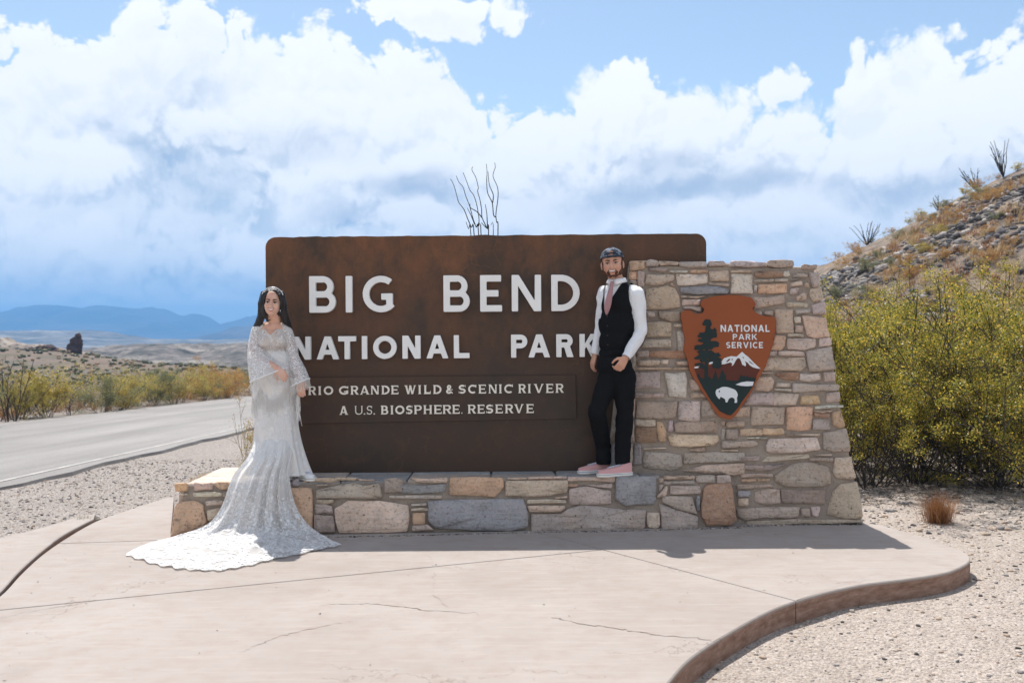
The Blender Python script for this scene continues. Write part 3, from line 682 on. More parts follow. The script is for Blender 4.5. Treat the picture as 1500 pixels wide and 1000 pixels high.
def glyph(ch, w, t, ser=0.0, th=None):
    """strokes in a box w wide and 1 high; t stroke width; ser serif overhang; th thin stroke"""
    th = th or t; S = []; h2 = t/2
    def V_(x, a=0.0, b=1.0, tt=None): S.append([(x, a), (x+(tt or t), a), (x+(tt or t), b), (x, b)])
    def H_(y, a, b, tt=None): S.append([(a, y), (b, y), (b, y+(tt or t)), (a, y+(tt or t))])
    def sf(x, tt, y):                  # flared serif round a stem end
        if not ser: return
        s = 1 if y == 0 else -1; e = ser
        S.append([(x-e, y), (x+tt+e, y), (x+tt+e, y+s*0.035), (x+tt, y+s*(0.035+e*0.9)), (x, y+s*(0.035+e*0.9)), (x-e, y+s*0.035)])
    if ser: pad = ser
    else: pad = 0
    if ch in 'BDEFHIKLMNPRT' and ser: x0 = pad
    else: x0 = 0
    if ch == 'I':
        V_(w/2-h2); sf(w/2-h2, t, 0); sf(w/2-h2, t, 1)
    elif ch == 'L': V_(x0); H_(0, x0, w); sf(x0, t, 1); ser and (sf(x0, t, 0), S.append([(w-0.05, 0), (w, 0), (w, t*1.9), (w-0.03, t*1.9), (w-0.12, 0)]))
    elif ch == 'E':
        V_(x0); H_(0, x0, w, th); H_(1-th, x0, w-0.02, th); H_(0.5-th/2, x0, w*0.84, th); sf(x0, t, 0); sf(x0, t, 1)
        if ser:
            S.append([(w-0.05, 0), (w, 0), (w, th+0.13), (w-0.035, th+0.13), (w-0.12, th*0.5)]); S.append([(w-0.07, 1), (w-0.02, 1), (w-0.02, 1-th-0.12), (w-0.055, 1-th-0.12), (w-0.13, 1-th*0.5)])
            S.append([(w*0.84-0.04, 0.4), (w*0.84, 0.37), (w*0.84, 0.63), (w*0.84-0.04, 0.6)])
    elif ch == 'T': V_(w/2-h2); H_(1-t, 0, w); sf(w/2-h2, t, 0)
    elif ch == 'H': V_(x0); V_(w-t-pad); H_(0.5-th/2, x0, w-pad, th); [sf(x, t, y) for x in (x0, w-t-pad) for y in (0, 1)]
    elif ch == 'N':
        tn = th if ser else t
        V_(x0, tt=tn); V_(w-tn-pad, tt=tn); S.append([(x0, 1), (x0+t*1.12, 1), (w-pad, 0), (w-pad-t*1.12, 0)])
        if ser: sf(x0, tn, 0); sf(w-tn-pad, tn, 1); S.append([(0, 1), (x0+t, 1), (x0+t, 0.93), (x0, 0.93), (0, 0.965)])
    elif ch == 'A':
        c = w/2; e = t*1.08; tn = (th if ser else t)*1.08
        S.append([(pad, 0), (pad+tn, 0), (c+tn*0.35, 1), (c-h2*1.15, 1)]); S.append([(w-pad, 0), (w-pad-e, 0), (c-e*0.5, 1), (c+h2*1.15, 1)])
        yb = 0.21; S.append([(w*0.2, yb), (w*0.8, yb), (w*0.75, yb+th*0.92), (w*0.25, yb+th*0.92)])
        if ser: sf(pad, tn, 0); sf(w-pad-e, e, 0)
    elif ch == 'V':
        c = w/2; e = t*1.1; tn = (th if ser else t)*1.1
        S.append([(pad, 1), (pad+e, 1), (c+e*0.45, 0), (c-h2, 0)]); S.append([(w-pad, 1), (w-pad-tn, 1), (c-tn*0.45, 0), (c+h2, 0)])
        if ser: sf(pad, e, 1); sf(w-pad-tn, tn, 1)
    elif ch == 'W':
        e = t*1.05; a = w*0.33; b = w*0.68; tn = th if ser else t
        S.append([(pad, 1), (pad+e, 1), (a+e*0.4, 0), (a-h2, 0)]); S.append([(w*0.5+tn*0.4, 1), (w*0.5-tn*0.6, 1), (a-tn*0.4, 0), (a+h2, 0)])
        S.append([(w*0.5-e*0.6, 1), (w*0.5+e*0.5, 1), (b+e*0.4, 0), (b-h2, 0)]); S.append([(w-pad, 1), (w-pad-tn, 1), (b-tn*0.4, 0), (b+h2, 0)])
        if ser: sf(pad, e, 1); sf(w-pad-tn, tn, 1)
    elif ch == 'O': S.append('O')
    elif ch == 'D':
        V_(x0); r = min(w-x0, 0.5*1.05); cx = w-r
        H_(0, x0, cx+0.01, th); H_(1-th, x0, cx+0.01, th); S.append(arc(cx, 0.5, r, 0.5, -90, 90, t)); sf(x0, t, 0); sf(x0, t, 1)
    elif ch in 'BPR':
        V_(x0); sf(x0, t, 0); sf(x0, t, 1); k = 0.5 if ch == 'B' else (0.40 if ch == 'P' else 0.42)
        wb = w*0.92 if ch == 'B' else w*(1.0 if ch == 'P' else 0.95)
        top_h = 1-k+(th/2 if ch == 'B' else 0); r = top_h/2; cx = wb-r
        ylo = 1-top_h
        H_(1-th, x0, cx+0.01, th); H_(ylo, x0, cx+0.01, th); S.append(arc(cx, ylo+r, r, r, -90, 90, t*0.95 if r > t else r*0.9))
        if ch == 'B':
            r2 = (k+th/2)/2; c2 = w-r2; H_(0, x0, c2+0.01, th); H_(2*r2-th, x0, c2+0.01, th); S.append(arc(c2, r2, r2, r2, -90, 90, t*0.95))
        if ch == 'R':
            S.append([(w*0.42, ylo+th*0.5), (w*0.42+t*1.15, ylo+th*0.5), (w, 0), (w-t*1.25, 0)])
            if ser: S.append([(w-t*1.25, 0), (w+0.02, 0), (w+0.02, 0.05), (w-0.06, 0.09)])
    elif ch == 'K':
        V_(0); S.append([(w-t*1.25, 1), (w, 1), (t*1.0, 0.36), (t*0.9, 0.36), (t*0.9, 0.52)]); S.append([(w-t*1.15, 0), (w+t*0.1, 0), (w*0.52, 0.62), (w*0.36, 0.48)])
    elif ch in 'CG':
        S.append('C')
        if ch == 'G': H_(0.5-th*0.9 if not ser else 0.42-th, w*0.62 if not ser else w*0.55, w, th); V_(w-t, 0.12 if not ser else 0.1, 0.5)
        elif ser: pass
    elif ch == 'S': S.append('S')
    elif ch == 'U':
        V_(x0 or pad, 0.3, tt=t); V_(w-t-pad, 0.3, tt=t); S.append(arc(w/2, 0.34, w/2-pad, 0.34, 180, 360, t)); sf(pad, t, 1); sf(w-t-pad, t, 1)
    elif ch == '.': S.append([(0, 0), (w, 0), (w, 0.13), (0, 0.13)])
    elif ch == '&':
        S.append(arc(w*0.42, 0.26, w*0.42, 0.27, 40, 340, t)); S.append(arc(w*0.45, 0.76, w*0.32, 0.24, -60, 300, t*0.85)); S.append(stroke((w*0.2, 0.62), (w*0.45, 0.5), t)); S.append([(w*0.5, 0.2), (w, 0.0), (w, 0.1), (w*0.72, 0.32)]); S.append([(w*0.55, 0.42), (w, 0.42), (w, 0.5), (w*0.55, 0.5)])
    out = []
    for s in S:
        if s == 'O': out += [arc(w/2, 0.5, w/2, 0.5, 0, 185, t), arc(w/2, 0.5, w/2, 0.5, 180, 365, t)]
        elif s == 'C':
            r = max(w*0.56, 0.5) if w > 0.8 else w*0.6
            out += [arc(r, 0.5, r, 0.5, 52 if r > .45 else 48, 185, t), arc(r, 0.5, r, 0.5, 180, 308 if ch == 'C' else 318, t)]
            if ser: out.append([(w-0.06, 0.68), (w, 0.68), (w, 0.99), (w-0.05, 0.99), (w-0.2, 0.85)])
            if ser and ch == 'C': pass
        elif s == 'S':
            r = 0.25+t*0.25; cx = w/2
            out += [arc(cx, 1-r, w/2, r, 35, 270, t), arc(cx, r, w/2, r, -145, 90, t)]
            if ser: out += [[(w-0.06, 0.72), (w-0.01, 0.72), (w-0.01, 0.98), (w-0.06, 0.98)], [(0.0, 0.02), (0.05, 0.02), (0.05, 0.28), (0.0, 0.28)]]
        else: out.append(s)
    return out
GC = {}
def glyph_loops(ch, w, t, ser, th, res=44):
    k = (ch, round(w, 2), t, ser, th)
    if k not in GC: GC[k] = outline(glyph(ch, round(w, 2), t, ser, th), (-0.05, -0.03, w+0.08, 1.03), 1.0/res)
    return GC[k]

# ================================================================== ENTRANCE SIGN
SY = 8.20
sign = empty('entrance_sign', (-0.2, SY, 0.40), 'broad brown weathered sign panel with raised white park name, standing on the stone bench', 'sign')
def build_sign():
    def W(px, py): p = at_y(px, py, SY); return p[0], p[2]
    x0 = W(390, 500)[0]; x1 = W(1035.5, 500)[0]; zt0 = W(390, 347.5)[1]; zt1 = W(1035, 342)[1]; r = 0.085
    pts = []
    for k in range(9): a = math.pi-k*math.pi/16; pts.append((x0+r+r*math.cos(a), zt0-r+r*math.sin(a)))
    n = 70
    for i in range(1, n):
        x = x0+r+(x1-x0-2*r)*i/n; pts.append((x, zt0+(zt1-zt0)*i/n+0.006*noise.noise(Vector((x*7, 0, 0)))+(0.004 if random.random() < 0.1 else 0)))
    for k in range(9): a = math.pi/2-k*math.pi/16; pts.append((x1-r+r*math.cos(a), zt1-r+r*math.sin(a)))
    pts += [(x1, 0.38), (x0, 0.38)]
    loops = [np.array(pts)]
    o = solid('panel', loops, ((0, SY+0.34, 0), (1, 0, 0), (0, 0, 1), (0, -1, 0)), 0.34, M['sign'], sign)
    bv = o.modifiers.new('bevel', 'BEVEL'); bv.width = 0.012; bv.segments = 2; bv.limit_method = 'ANGLE'
    o.matrix_parent_inverse = Matrix.Translation(sign.location).inverted()
    # inset board with the two small lines
    a = W(428, 553); b = W(843, 549); c = W(845, 612.5); d = W(428, 620)
    o = solid('inset_board', [np.array([a, b, c, d])], ((0, SY-0.001, 0), (1, 0, 0), (0, 0, 1), (0, -1, 0)), 0.016, M['sign'], sign)
    bv = o.modifiers.new('bevel', 'BEVEL'); bv.width = 0.003; bv.segments = 1
    o.matrix_parent_inverse = Matrix.Translation(sign.location).inverted()
    for px, py in ((836, 555), (837, 607), (640, 556), (545, 554)):
        q = at_y(px, py, SY-0.017); V, F = tube_np([(q[0], q[1]+0.004, q[2]), (q[0], q[1]-0.004, q[2])], 0.006, 8)
        V = np.concatenate([V, [(q[0], q[1]-0.005, q[2])]]); F = [tuple(f) for f in F]+[(8+j, 8+(j+1) % 8, 16) for j in range(8)]
        o = link('screw', pymesh('screw', V, F), sign, M['sign']); o.matrix_parent_inverse = Matrix.Translation(sign.location).inverted()
    def put(ch, xa, xb, ya, yb, t, ser, th, y, dep, m):
        w_px = xb-xa; hpx = yb-ya; o0 = at_y(xa, yb, y); o1 = at_y(xa, ya, y); hh = np.linalg.norm(o1-o0); ww = w_px/hpx
        ob = solid('letter', glyph_loops(ch, ww, t, ser, th), (o0+np.array([0, 0.0, 0]), (hh, 0, 0), (0, 0, hh), (0, -1, 0)), dep, m, sign)
        ob.matrix_parent_inverse = Matrix.Translation(sign.location).inverted(); ob['label'] = 'letter '+ch if ch not in '.&' else ('full stop' if ch == '.' else 'ampersand')
        if dep > 0.02:
            bv = ob.modifiers.new('bevel', 'BEVEL'); bv.width = 0.0025; bv.segments = 1; bv.limit_method = 'ANGLE'
    big = [('B', 454.8, 493.2), ('I', 507.8, 517.3), ('G', 532.7, 576.4), ('B', 650.3, 688.3), ('E', 703.7, 735.8), ('N', 749.7, 792.5), ('D', 807.5, 848.7)]
    for ch, a, b in big:
        k = (a-454.8)/400; put(ch, a, b, 405.0-2.4*k, 458.2-2.6*k, 0.175, 0, None, SY-0.006, 0.05, M['letter'])
    mid = [('N', 430, 456.4), ('A', 465.3, 497.5), ('T', 496.9, 522.8), ('I', 531, 539), ('O', 547.6, 582), ('N', 590.4, 616.7), ('A', 625.3, 657.3), ('L', 665.3, 688.3), ('P', 748.7, 772.5), ('A', 774, 805.5), ('R', 814.7, 839.9), ('K', 848.7, 874.5)]
    for ch, a, b in mid:
        k = (a-430)/420; put(ch, a, b, 493.0-4.0*k, 526.6-4.0*k, 0.225, 0, None, SY-0.006, 0.045, M['letter'])
    r1 = [('R', 451.9, 463.3), ('I', 466.3, 471.1), ('O', 474.7, 488.3), ('G', 497, 510.3), ('R', 513.8, 525.3), ('A', 527.7, 541.3), ('N', 543.3, 555.7), ('D', 559, 570.9), ('E', 573, 583.9), ('W', 592.7, 609.6), ('I', 612.4, 617.6), ('L', 621, 631.1), ('D', 634.6, 646.9), ('&', 653.6, 663.4), ('S', 672.2, 682.2), ('C', 685.9, 697.7), ('E', 700.9, 712.1), ('N', 715.6, 728.2), ('I', 730.6, 735.6), ('C', 738.7, 751.3), ('R', 759.2, 770.4), ('I', 772.9, 777.9), ('V', 781.9, 796.3), ('E', 799.6, 810.5), ('R', 813.7, 825.7)]
    for ch, a, b in r1:
        k = (a-452)/370; put(ch, a, b, 565.6-3.9*k, 578.2-3.3*k, 0.2, 0.07, 0.13, SY-0.016, 0.014, M['letter_small'])
    r2 = [('A', 497.6, 510.2), ('U', 520, 531.7), ('.', 533.2, 535.2), ('S', 537.8, 545.3), ('.', 547.4, 549.4), ('B', 558.1, 569), ('I', 571.8, 577), ('O', 579.3, 592.6), ('S', 595.3, 604.3), ('P', 606.7, 618), ('H', 620.4, 633.2), ('E', 635.7, 647.2), ('R', 648.6, 661.2), ('E', 662.6, 673.6), ('.', 676, 677.3), ('R', 685.3, 697.2), ('E', 699.3, 710), ('S', 712.3, 722.4), ('E', 725.5, 736.6), ('R', 739.8, 751.9), ('V', 753.2, 766.9), ('E', 770.7, 781.9)]
    for ch, a, b in r2:
        k = (a-498)/275; thin = ch == 'U' or (ch == 'S' and a < 550) or (ch == '.')
        put(ch, a, b, 594.4-2.9*k, 607.1-2.6*k, 0.1 if thin else 0.2, 0.05 if thin else 0.07, 0.08 if thin else 0.13, SY-0.016, 0.014, M['letter_small'])
build_sign()

# ================================================================== STONE MASONRY
CT = {'g': (0.51, 0.432, 0.375), 't': (0.61, 0.485, 0.385), 'o': (0.66, 0.45, 0.30), 'b': (0.36, 0.36, 0.37), 'w': (0.68, 0.585, 0.495), 'W': (0.76, 0.66, 0.56), 'r': (0.38, 0.24, 0.16), 'd': (0.43, 0.35, 0.28)}
# windows: origin x, y and magnification of the sight squares
WN = {'A': (900, 370, 8.333), 'B': (1050, 370, 8.333), 'C': (900, 490, 8.333), 'D': (1050, 490, 8.333), 'E': (900, 600, 8.333), 'F': (1080, 600, 7.895), 'G': (900, 680, 8.333), 'H': (1080, 680, 7.895),
      'I': (240, 680, 8.333), 'J': (420, 680, 8.333), 'K': (600, 680, 8.333), 'L': (750, 680, 8.333)}
PILLAR = """
Ao190,110 365,105 370,180 330,200 200,225|Ag380,110 450,88 525,105 530,165 385,175|At538,100 780,115 770,155 560,160 535,135|Ag795,118 1110,112 1130,175 950,182 805,165|Ag415,190 655,195 600,240 420,225|Aw668,225 890,222 885,245 690,247|Ao930,215 1130,215 1130,245 925,248|Ao180,240 275,235 270,330 185,330|Ag282,235 370,235 365,420 280,420|Ag190,345 270,345 270,430 190,430|
Aw400,268 725,270 725,340 570,385 375,385|Aw750,265 1130,260 1130,370 960,395 780,400|At1150,225 1390,220 1392,345 1180,350|At1150,365 1395,375 1395,415 1160,390|At690,362 740,415 685,400|Ab800,425 1250,410 1400,460 1370,510 1000,515 810,490|At375,450 640,405 735,440 780,520 795,660 560,685 390,690|Aw830,575 1040,575 1040,640 825,645|At815,525 1130,530 1000,560 820,550|Ag830,655 1060,660 1060,730 960,700 850,690|Ag400,720 490,725 490,785 400,785|Ad540,725 800,725 810,830 690,840 545,800|At395,855 690,855 690,1020 395,1025|Aw730,870 840,870 840,905 730,905|Ag200,445 355,445 370,560 200,560|Ag195,575 375,575 385,700 195,700|At185,715 385,715 385,845 185,845|Ag180,860 380,860 380,1020 175,1020|
Bg-100,105 92,105 95,160 -95,170|Bg175,105 450,115 600,122 590,165 390,175 165,175|Bg625,95 925,95 940,168 800,182 620,165|Bg1045,145 1225,145 1215,200 1060,205|Bt175,220 415,218 415,245 175,248|Br465,235 800,230 800,298 470,300|Bw815,230 880,232 878,288 815,285|BW175,268 435,275 435,500 165,505|Bw460,335 685,325 680,355 460,360|Bw710,325 860,325 850,352 712,355|Bw455,410 490,415 480,480 458,480|Bo500,395 850,380 850,490 510,500|Bg940,260 1105,262 1095,300 930,302|Bg1120,245 1240,250 1255,410 1170,420 1150,330|BW900,375 1025,345 1045,395 905,412|Bg900,455 995,430 1000,490 895,510|Bt1075,375 1125,380 1120,425 1075,420|Bt970,530 1045,495 1090,505 1085,575 985,580|Bt1140,450 1270,425 1300,570 1180,598 1135,520|Bt410,540 815,520 815,620 440,690 470,620|Bw855,605 1110,625 1105,670 855,660|Bg1160,640 1305,600 1325,740 1180,750|Bw960,700 1140,685 1135,730 965,750|Bg445,715 535,715 540,765 500,765|Bg585,715 685,715 680,770 585,770|Bt710,695 920,690 930,980 720,980|Bw940,790 1015,785 1020,850 945,860|Bt960,890 1055,895 1045,965 960,970|Bt1035,768 1325,800 1372,1025 1200,1040 1110,1020|Bg900,320 1000,320 900,350|
Dw870,-10 1055,-10 1055,30 870,28|Do700,15 835,20 820,130 790,190 640,190|Dt860,50 1200,55 1200,150 1050,190 860,180|Dw1255,50 1385,38 1400,128 1240,150|Dw750,205 990,200 1060,215 1065,262 750,252|Dg600,200 735,200 730,260 600,260|Dt560,275 1070,275 1085,390 1000,440 560,440|Dg1092,205 1400,148 1445,420 1130,452|Dt520,460 675,455 675,475 520,475|Dt450,515 650,515 690,570 665,670 620,690 450,685|Dr720,475 995,458 1000,555 860,560 730,510|Dw1010,480 1255,470 1255,555 1120,575 1015,560|Dg1300,465 1435,460 1440,560 1310,568|Dw725,590 895,595 890,640 720,635|Dw705,655 905,665 905,695 705,682|Dw925,595 1480,610 1485,680 1200,685 930,705|Dg380,715 690,710 690,860 330,850|Dw702,710 995,725 955,862 692,860|Do1040,745 1235,745 1260,840 1020,850|Dg1345,718 1490,705 1500,815 1340,820|DW1200,875 1530,858 1535,890 1200,908|Dt430,885 825,892 810,1098 420,1108|Do852,890 1160,885 1150,1150 1000,1168 852,1155|Dr1190,950 1370,960 1365,1008 1190,1005|Dt230,900 400,880 400,1000 200,1000|Dt1180,925 1400,925 1395,945 1180,942|
Ct380,60 680,60 680,160 330,155|Cg265,205 420,200 415,270 270,275|Cr430,200 900,200 900,290 430,265|Cw275,320 550,315 545,365 300,375|Cw565,310 655,305 650,360 570,355|Ct755,330 900,325 900,370 760,370|Ct260,400 900,400 900,425 260,430|Cg240,460 550,455 550,650 230,655|CW610,465 860,460 885,530 875,765 670,750|Ct920,545 1040,560 1060,670 930,670|Ct925,715 1090,710 1120,770 930,775|Cg250,710 600,710 600,765 250,765|Ct268,812 770,805 735,1010 600,1028 260,1010|Cg790,812 1050,810 1040,1050 780,1028|Cg1068,805 1200,800 1260,880 1280,1000 1070,1000|Cw760,-40 900,-40 900,190 780,195|Cg100,460 225,460 215,655 90,655|Cg80,670 235,670 235,765 80,765|Ct70,780 250,780 245,1010 60,1010|Cg100,200 250,200 255,440 100,440|
Ew255,108 500,120 500,200 300,200 255,190|Er255,215 510,212 510,390 260,390|Eo518,150 580,150 630,260 630,385 545,380|Eg665,140 715,135 715,260 655,260|Et730,150 1255,140 1260,278 750,270|Et655,330 700,295 1255,310 1265,380 1200,430 900,445 700,438|Ew340,465 620,455 640,475 345,485|Eb240,415 320,425 330,655 220,685|Eg370,515 640,530 810,550 828,695 700,740 500,720 350,700 350,620|Ew860,525 1580,525 1580,618 1400,635 850,655|Et830,742 1100,672 1580,650 1580,780 1340,785|Et915,475 1100,455 1100,505 920,495|Et1305,140 1350,140 1345,200 1305,200|Et1368,148 1580,135 1580,205 1368,215|Eg1305,240 1350,240 1348,360 1305,360|Eg1365,240 1500,240 1500,360 1365,358|Eg1315,380 1700,372 1750,415 1700,448 1315,470|Et1310,490 1500,485 1500,505 1310,508|Eg-10,120 55,120 60,390 -40,380|Eb-40,430 60,430 50,690 -60,690|Eg70,120 240,120 240,390 75,390|Eg75,415 225,415 210,690 70,690|
Fo35,225 285,225 285,295 35,295|Fo300,215 520,212 540,268 515,285 300,288|Fw120,320 340,320 330,335 125,330|Fw370,330 910,318 955,458 760,488 350,495 330,430|Fg990,265 1255,218 1305,478 1110,480 1000,450|Fg25,540 255,530 255,590 25,595|Fw280,600 350,540 820,512 830,558 560,575 400,598|Fg875,110 1065,110 1070,225 875,225|Fo1090,35 1190,10 1240,190 1180,208 1105,170|Ft560,285 950,275 945,300 570,300|Fg885,515 1080,510 1080,530 900,530|Fg845,555 1105,555 1100,598 840,590|Fd430,760 650,620 900,612 1050,660 1075,850 1000,878 560,880 440,830|Ft1125,560 1305,540 1360,790 1280,800 1150,790 1110,720|Fg35,640 560,622 400,700 250,708 50,680|Fg45,735 400,735 400,775 45,780|Fo55,800 210,797 210,825 55,830|Fo240,800 370,797 365,825 240,828|
Ht1185,235 1375,200 1445,608 1250,622 1040,575 1100,330|Ht210,320 480,282 490,440 330,460 210,430|Hd498,290 1010,290 1010,455 520,440|Hb0,310 145,305 150,370 0,375|Ht0,400 120,385 120,470 0,480|Hg0,512 710,490 700,600 540,620 300,610 100,640 0,600|Ht850,500 960,490 930,600 870,590|Hg740,512 830,510 840,600 750,600|Hg0,232 370,225 425,262 0,285|Hg100,655 700,630 1000,640 1440,640 1445,670 700,680 100,690"""
BENCH = """
Gb20,150 505,145 500,420 480,480 390,490 130,505 20,430|Gt550,170 600,170 595,210 550,215|Gt610,140 975,135 975,180 615,185|Gw605,205 970,195 970,238 605,243|Gg545,250 600,250 560,320 545,330|Gt525,390 635,260 645,300 630,380 540,400|Gg685,265 1030,260 1045,300 1040,355 690,368|Gg590,395 940,395 1000,605 760,542 590,460|Gg550,478 760,562 1010,635 1005,780 580,790|Gb990,400 1035,385 1045,550 1010,560|Gt395,590 540,585 550,740 520,780 420,770 400,700|Gg990,140 1220,135 1215,225 1010,220|Gg1255,135 1415,130 1415,225 1260,228|Gr1130,250 1425,240 1460,500 1490,680 1400,740 1130,740 1080,640 1060,500 1080,310|
Lg245,605 600,600 690,540 860,492 1260,542 1500,548 1632,560 1615,740 1600,790 1200,800 800,812 245,818|Lt200,155 660,145 660,178 200,183|Lt-72,200 670,192 680,270 660,345 450,378 150,388 -72,383|LW190,430 650,435 660,470 190,478|Lt190,505 640,505 640,545 580,578 220,578|Lt520,400 665,385 665,412 550,418|Lt685,150 1255,150 1245,218 690,205|Lo690,240 805,240 780,272 695,272|Lg860,250 1220,232 1212,296|Lg700,305 900,268 1200,320 1205,478 710,488|
Kt20,165 455,160 455,222 100,215|Kb-115,250 435,240 420,342 -108,352|Kw-240,380 390,375 390,412 -240,415|Ko495,165 1130,165 1145,280 1030,398 860,378 490,368|Kt1200,160 1425,160 1420,180 1205,185|Kb232,448 900,432 1380,418 1438,600 1438,760 1200,812 800,800 330,775 238,700|KW25,540 225,535 220,562 25,568|Ko40,590 185,590 185,725 45,728|Kw25,480 200,470 200,500 30,505|Kg35,745 220,738 300,800 40,812|
Jt195,208 340,168 860,160 830,192 540,212 200,218|Jw370,250 500,240 500,255 370,260|Jt880,175 1080,180 1050,198 890,198|Jg365,408 370,312 820,222 950,260 1120,232 1145,280 1158,402 1100,413|Jg1200,177 1410,177 1425,328 1195,343|Jt370,430 580,427 560,470 370,473|Jg350,490 550,512 560,598 350,598|Jg345,612 570,627 585,828 350,828|Jt592,535 760,440 1100,447 1480,500 1495,640 1460,815 900,835 645,835 602,700|Jo20,290 300,285 315,420 315,810 20,800|Jb75,180 145,177 145,262 80,262|
Io142,238 285,228 285,322 152,325|It378,217 595,222 590,308 380,318|Io640,212 800,215 800,295 700,300 640,260|Iw370,347 700,342 700,388 370,393|Ig725,342 790,332 760,385 725,388|Iw512,452 720,442 715,485 530,502|Io150,482 380,442 478,502 520,700 470,760 300,828 85,898 110,700|It530,562 680,532 670,640 545,690|Ig600,700 760,690 760,870 560,850|Iw195,355 290,355 270,370 200,372|Ig830,220 1200,215 1200,300 830,300|It830,330 1190,330 1180,560 790,560|Ig780,590 1150,590 1160,850 780,860|It1220,230 1480,230 1480,320 1220,330|Io1230,360 1490,350 1490,580 1215,590|Ig1190,610 1480,600 1480,860 1180,860"""
def n_plane(px_list): pass
# bench front: leaning plane through three points
def plane3(a, b, c):
    a, b, c = map(lambda v: np.array(v, float), (a, b, c)); n = np.cross(b-a, c-a); n /= np.linalg.norm(n)
    if n[1] > 0: n = -n
    return n, n@a
BF = plane3((-2.6, 7.57, 0), (1.78, 7.82, 0), (-2.55, 7.65, 0.40))
PN = np.array([-0.077, -1.0, 0.065]); PN /= np.linalg.norm(PN)
PF = (PN, PN@np.array([1.11, 8.0, 0.0]))
def stone(poly3, out, nrm, parent, col, rng_, th=None):
    """one rubble stone: outline on the wall face, chamfered and a little uneven, about 40 triangles"""
    P = [np.array(p, float) for p in poly3]; c0 = sum(P)/len(P); P = [p+(p-c0)/max(np.linalg.norm(p-c0), 1e-6)*0.0045 for p in P]
    Q = []
    for i in range(len(P)):                      # soften corners, add a little waviness
        a, b, c = P[i-1], P[i], P[(i+1) % len(P)]
        la, lc = np.linalg.norm(a-b), np.linalg.norm(c-b); k = min(0.009, la*0.2), min(0.009, lc*0.2)
        Q.append(b+(a-b)/la*k[0]); Q.append(b+(c-b)/lc*k[1])
        if lc > 0.12: Q.append((b+c)/2+rng_.normal(0, 0.0035, 3))
    Q = np.array(Q); cen = Q.mean(0)
    tl = rng_.normal(0, 0.010, 2); u = np.cross(nrm, (0, 0, 1)); w = np.cross(u, nrm)
    size = np.ptp(Q@u), np.ptp(Q@w); ch = min(0.007, 0.18*min(size))
    def lift(p, h): r = p-cen; return p+nrm*(h+tl[0]*(r@u)/max(size[0], .05)+tl[1]*(r@w)/max(size[1], .05))
    n = len(Q); out = out if th is None else th
    r0 = [p-nrm*0.05 for p in Q]; r1 = [lift(p, out*0.5)+rng_.normal(0, 0.0015, 3) for p in Q]
    r2 = [lift(cen+(p-cen)*(1-ch/max(np.linalg.norm(p-cen), ch*1.5)), out) for p in Q]
    r3 = [lift(cen+(p-cen)*0.55, out+rng_.normal(0.003, 0.006)) for p in Q]
    V = r0+r1+r2+r3+[lift(cen, out+0.005)]; F = []
    for k in range(3):
        for i in range(n): j = (i+1) % n; F.append((k*n+i, k*n+j, (k+1)*n+j, (k+1)*n+i))
    for i in range(n): F.append((3*n+i, 3*n+(i+1) % n, 4*n))
    me = pymesh('stone', V, F); bm = bmesh.new(); bm.from_mesh(me); bmesh.ops.recalc_face_normals(bm, faces=bm.faces); bm.faces.ensure_lookup_table()
    for f in bm.faces[2*n:]: f.smooth = True
    bm.to_mesh(me); bm.free()
    c = np.array(col)*np.array([1.09, 1.05, 1.06])*rng_.normal(1, 0.10)*np.array([1+rng_.normal(0, 0.035), 1, 1+rng_.normal(0, 0.04)])
    o = link('stone', me, parent, M['stone'], False, tuple(np.clip(c, 0.05, 0.8))); o.matrix_parent_inverse = Matrix.Translation(parent.location).inverted()
    return o
def masonry(spec, plane, parent, out, flush=()):
    n, c = plane; rg = np.random.default_rng(5)
    for s in spec.replace('\n', '').split('|'):
        s = s.strip()
        if not s: continue
        ox, oy, k = WN[s[0]]; pts = [tuple(map(float, q.split(','))) for q in s[2:].split()]
        P = [on_plane(ox+x/k, oy+y/k, n, c) for x, y in pts]
        stone(P, out*rg.uniform(0.7, 1.35), n, parent, CT[s[1]], rg)
def side_wall(a, b, z0, z1, parent, nrm, top_in=0.0, seed=3):
    """coursed rubble on a face nobody sees head-on: from a to b (x, y), z0..z1"""
    rg = np.random.default_rng(seed); a = np.array(a, float); b = np.array(b, float); L = np.linalg.norm(b-a); d = (b-a)/L; z = z0+0.012
    nrm = np.array(nrm, float); nrm /= np.linalg.norm(nrm)
    while z < z1-0.03:
        h = min(rg.uniform(0.07, 0.17), z1-z-0.01); x = 0.015
        while x < L-0.05:
            w = min(rg.uniform(0.12, 0.36), L-x-0.012)
            def pt(s, zz): q = a+d*s; off = -top_in*zz; return np.array([q[0]+nrm[0]*off, q[1]+nrm[1]*off, zz])
            j = lambda: rg.normal(0, 0.007)
            stone([pt(x+abs(j()), z+abs(j())), pt(x+w, z+abs(j())), pt(x+w-abs(j()), z+h), pt(x, z+h-abs(j()))], 0.004, nrm, parent, CT[rg.choice(list('ggttwbo'))], rg)
            x += w+0.018
        z += h+0.018
def hull(name, pts, m, parent):
    me = bpy.data.meshes.new(name); bm = bmesh.new()
    for p in pts: bm.verts.new(p)
    r = bmesh.ops.convex_hull(bm, input=bm.verts); bmesh.ops.recalc_face_normals(bm, faces=bm.faces); bm.to_mesh(me); bm.free()
    o = link(name, me, parent, m); o.matrix_parent_inverse = Matrix.Translation(parent.location).inverted(); return o

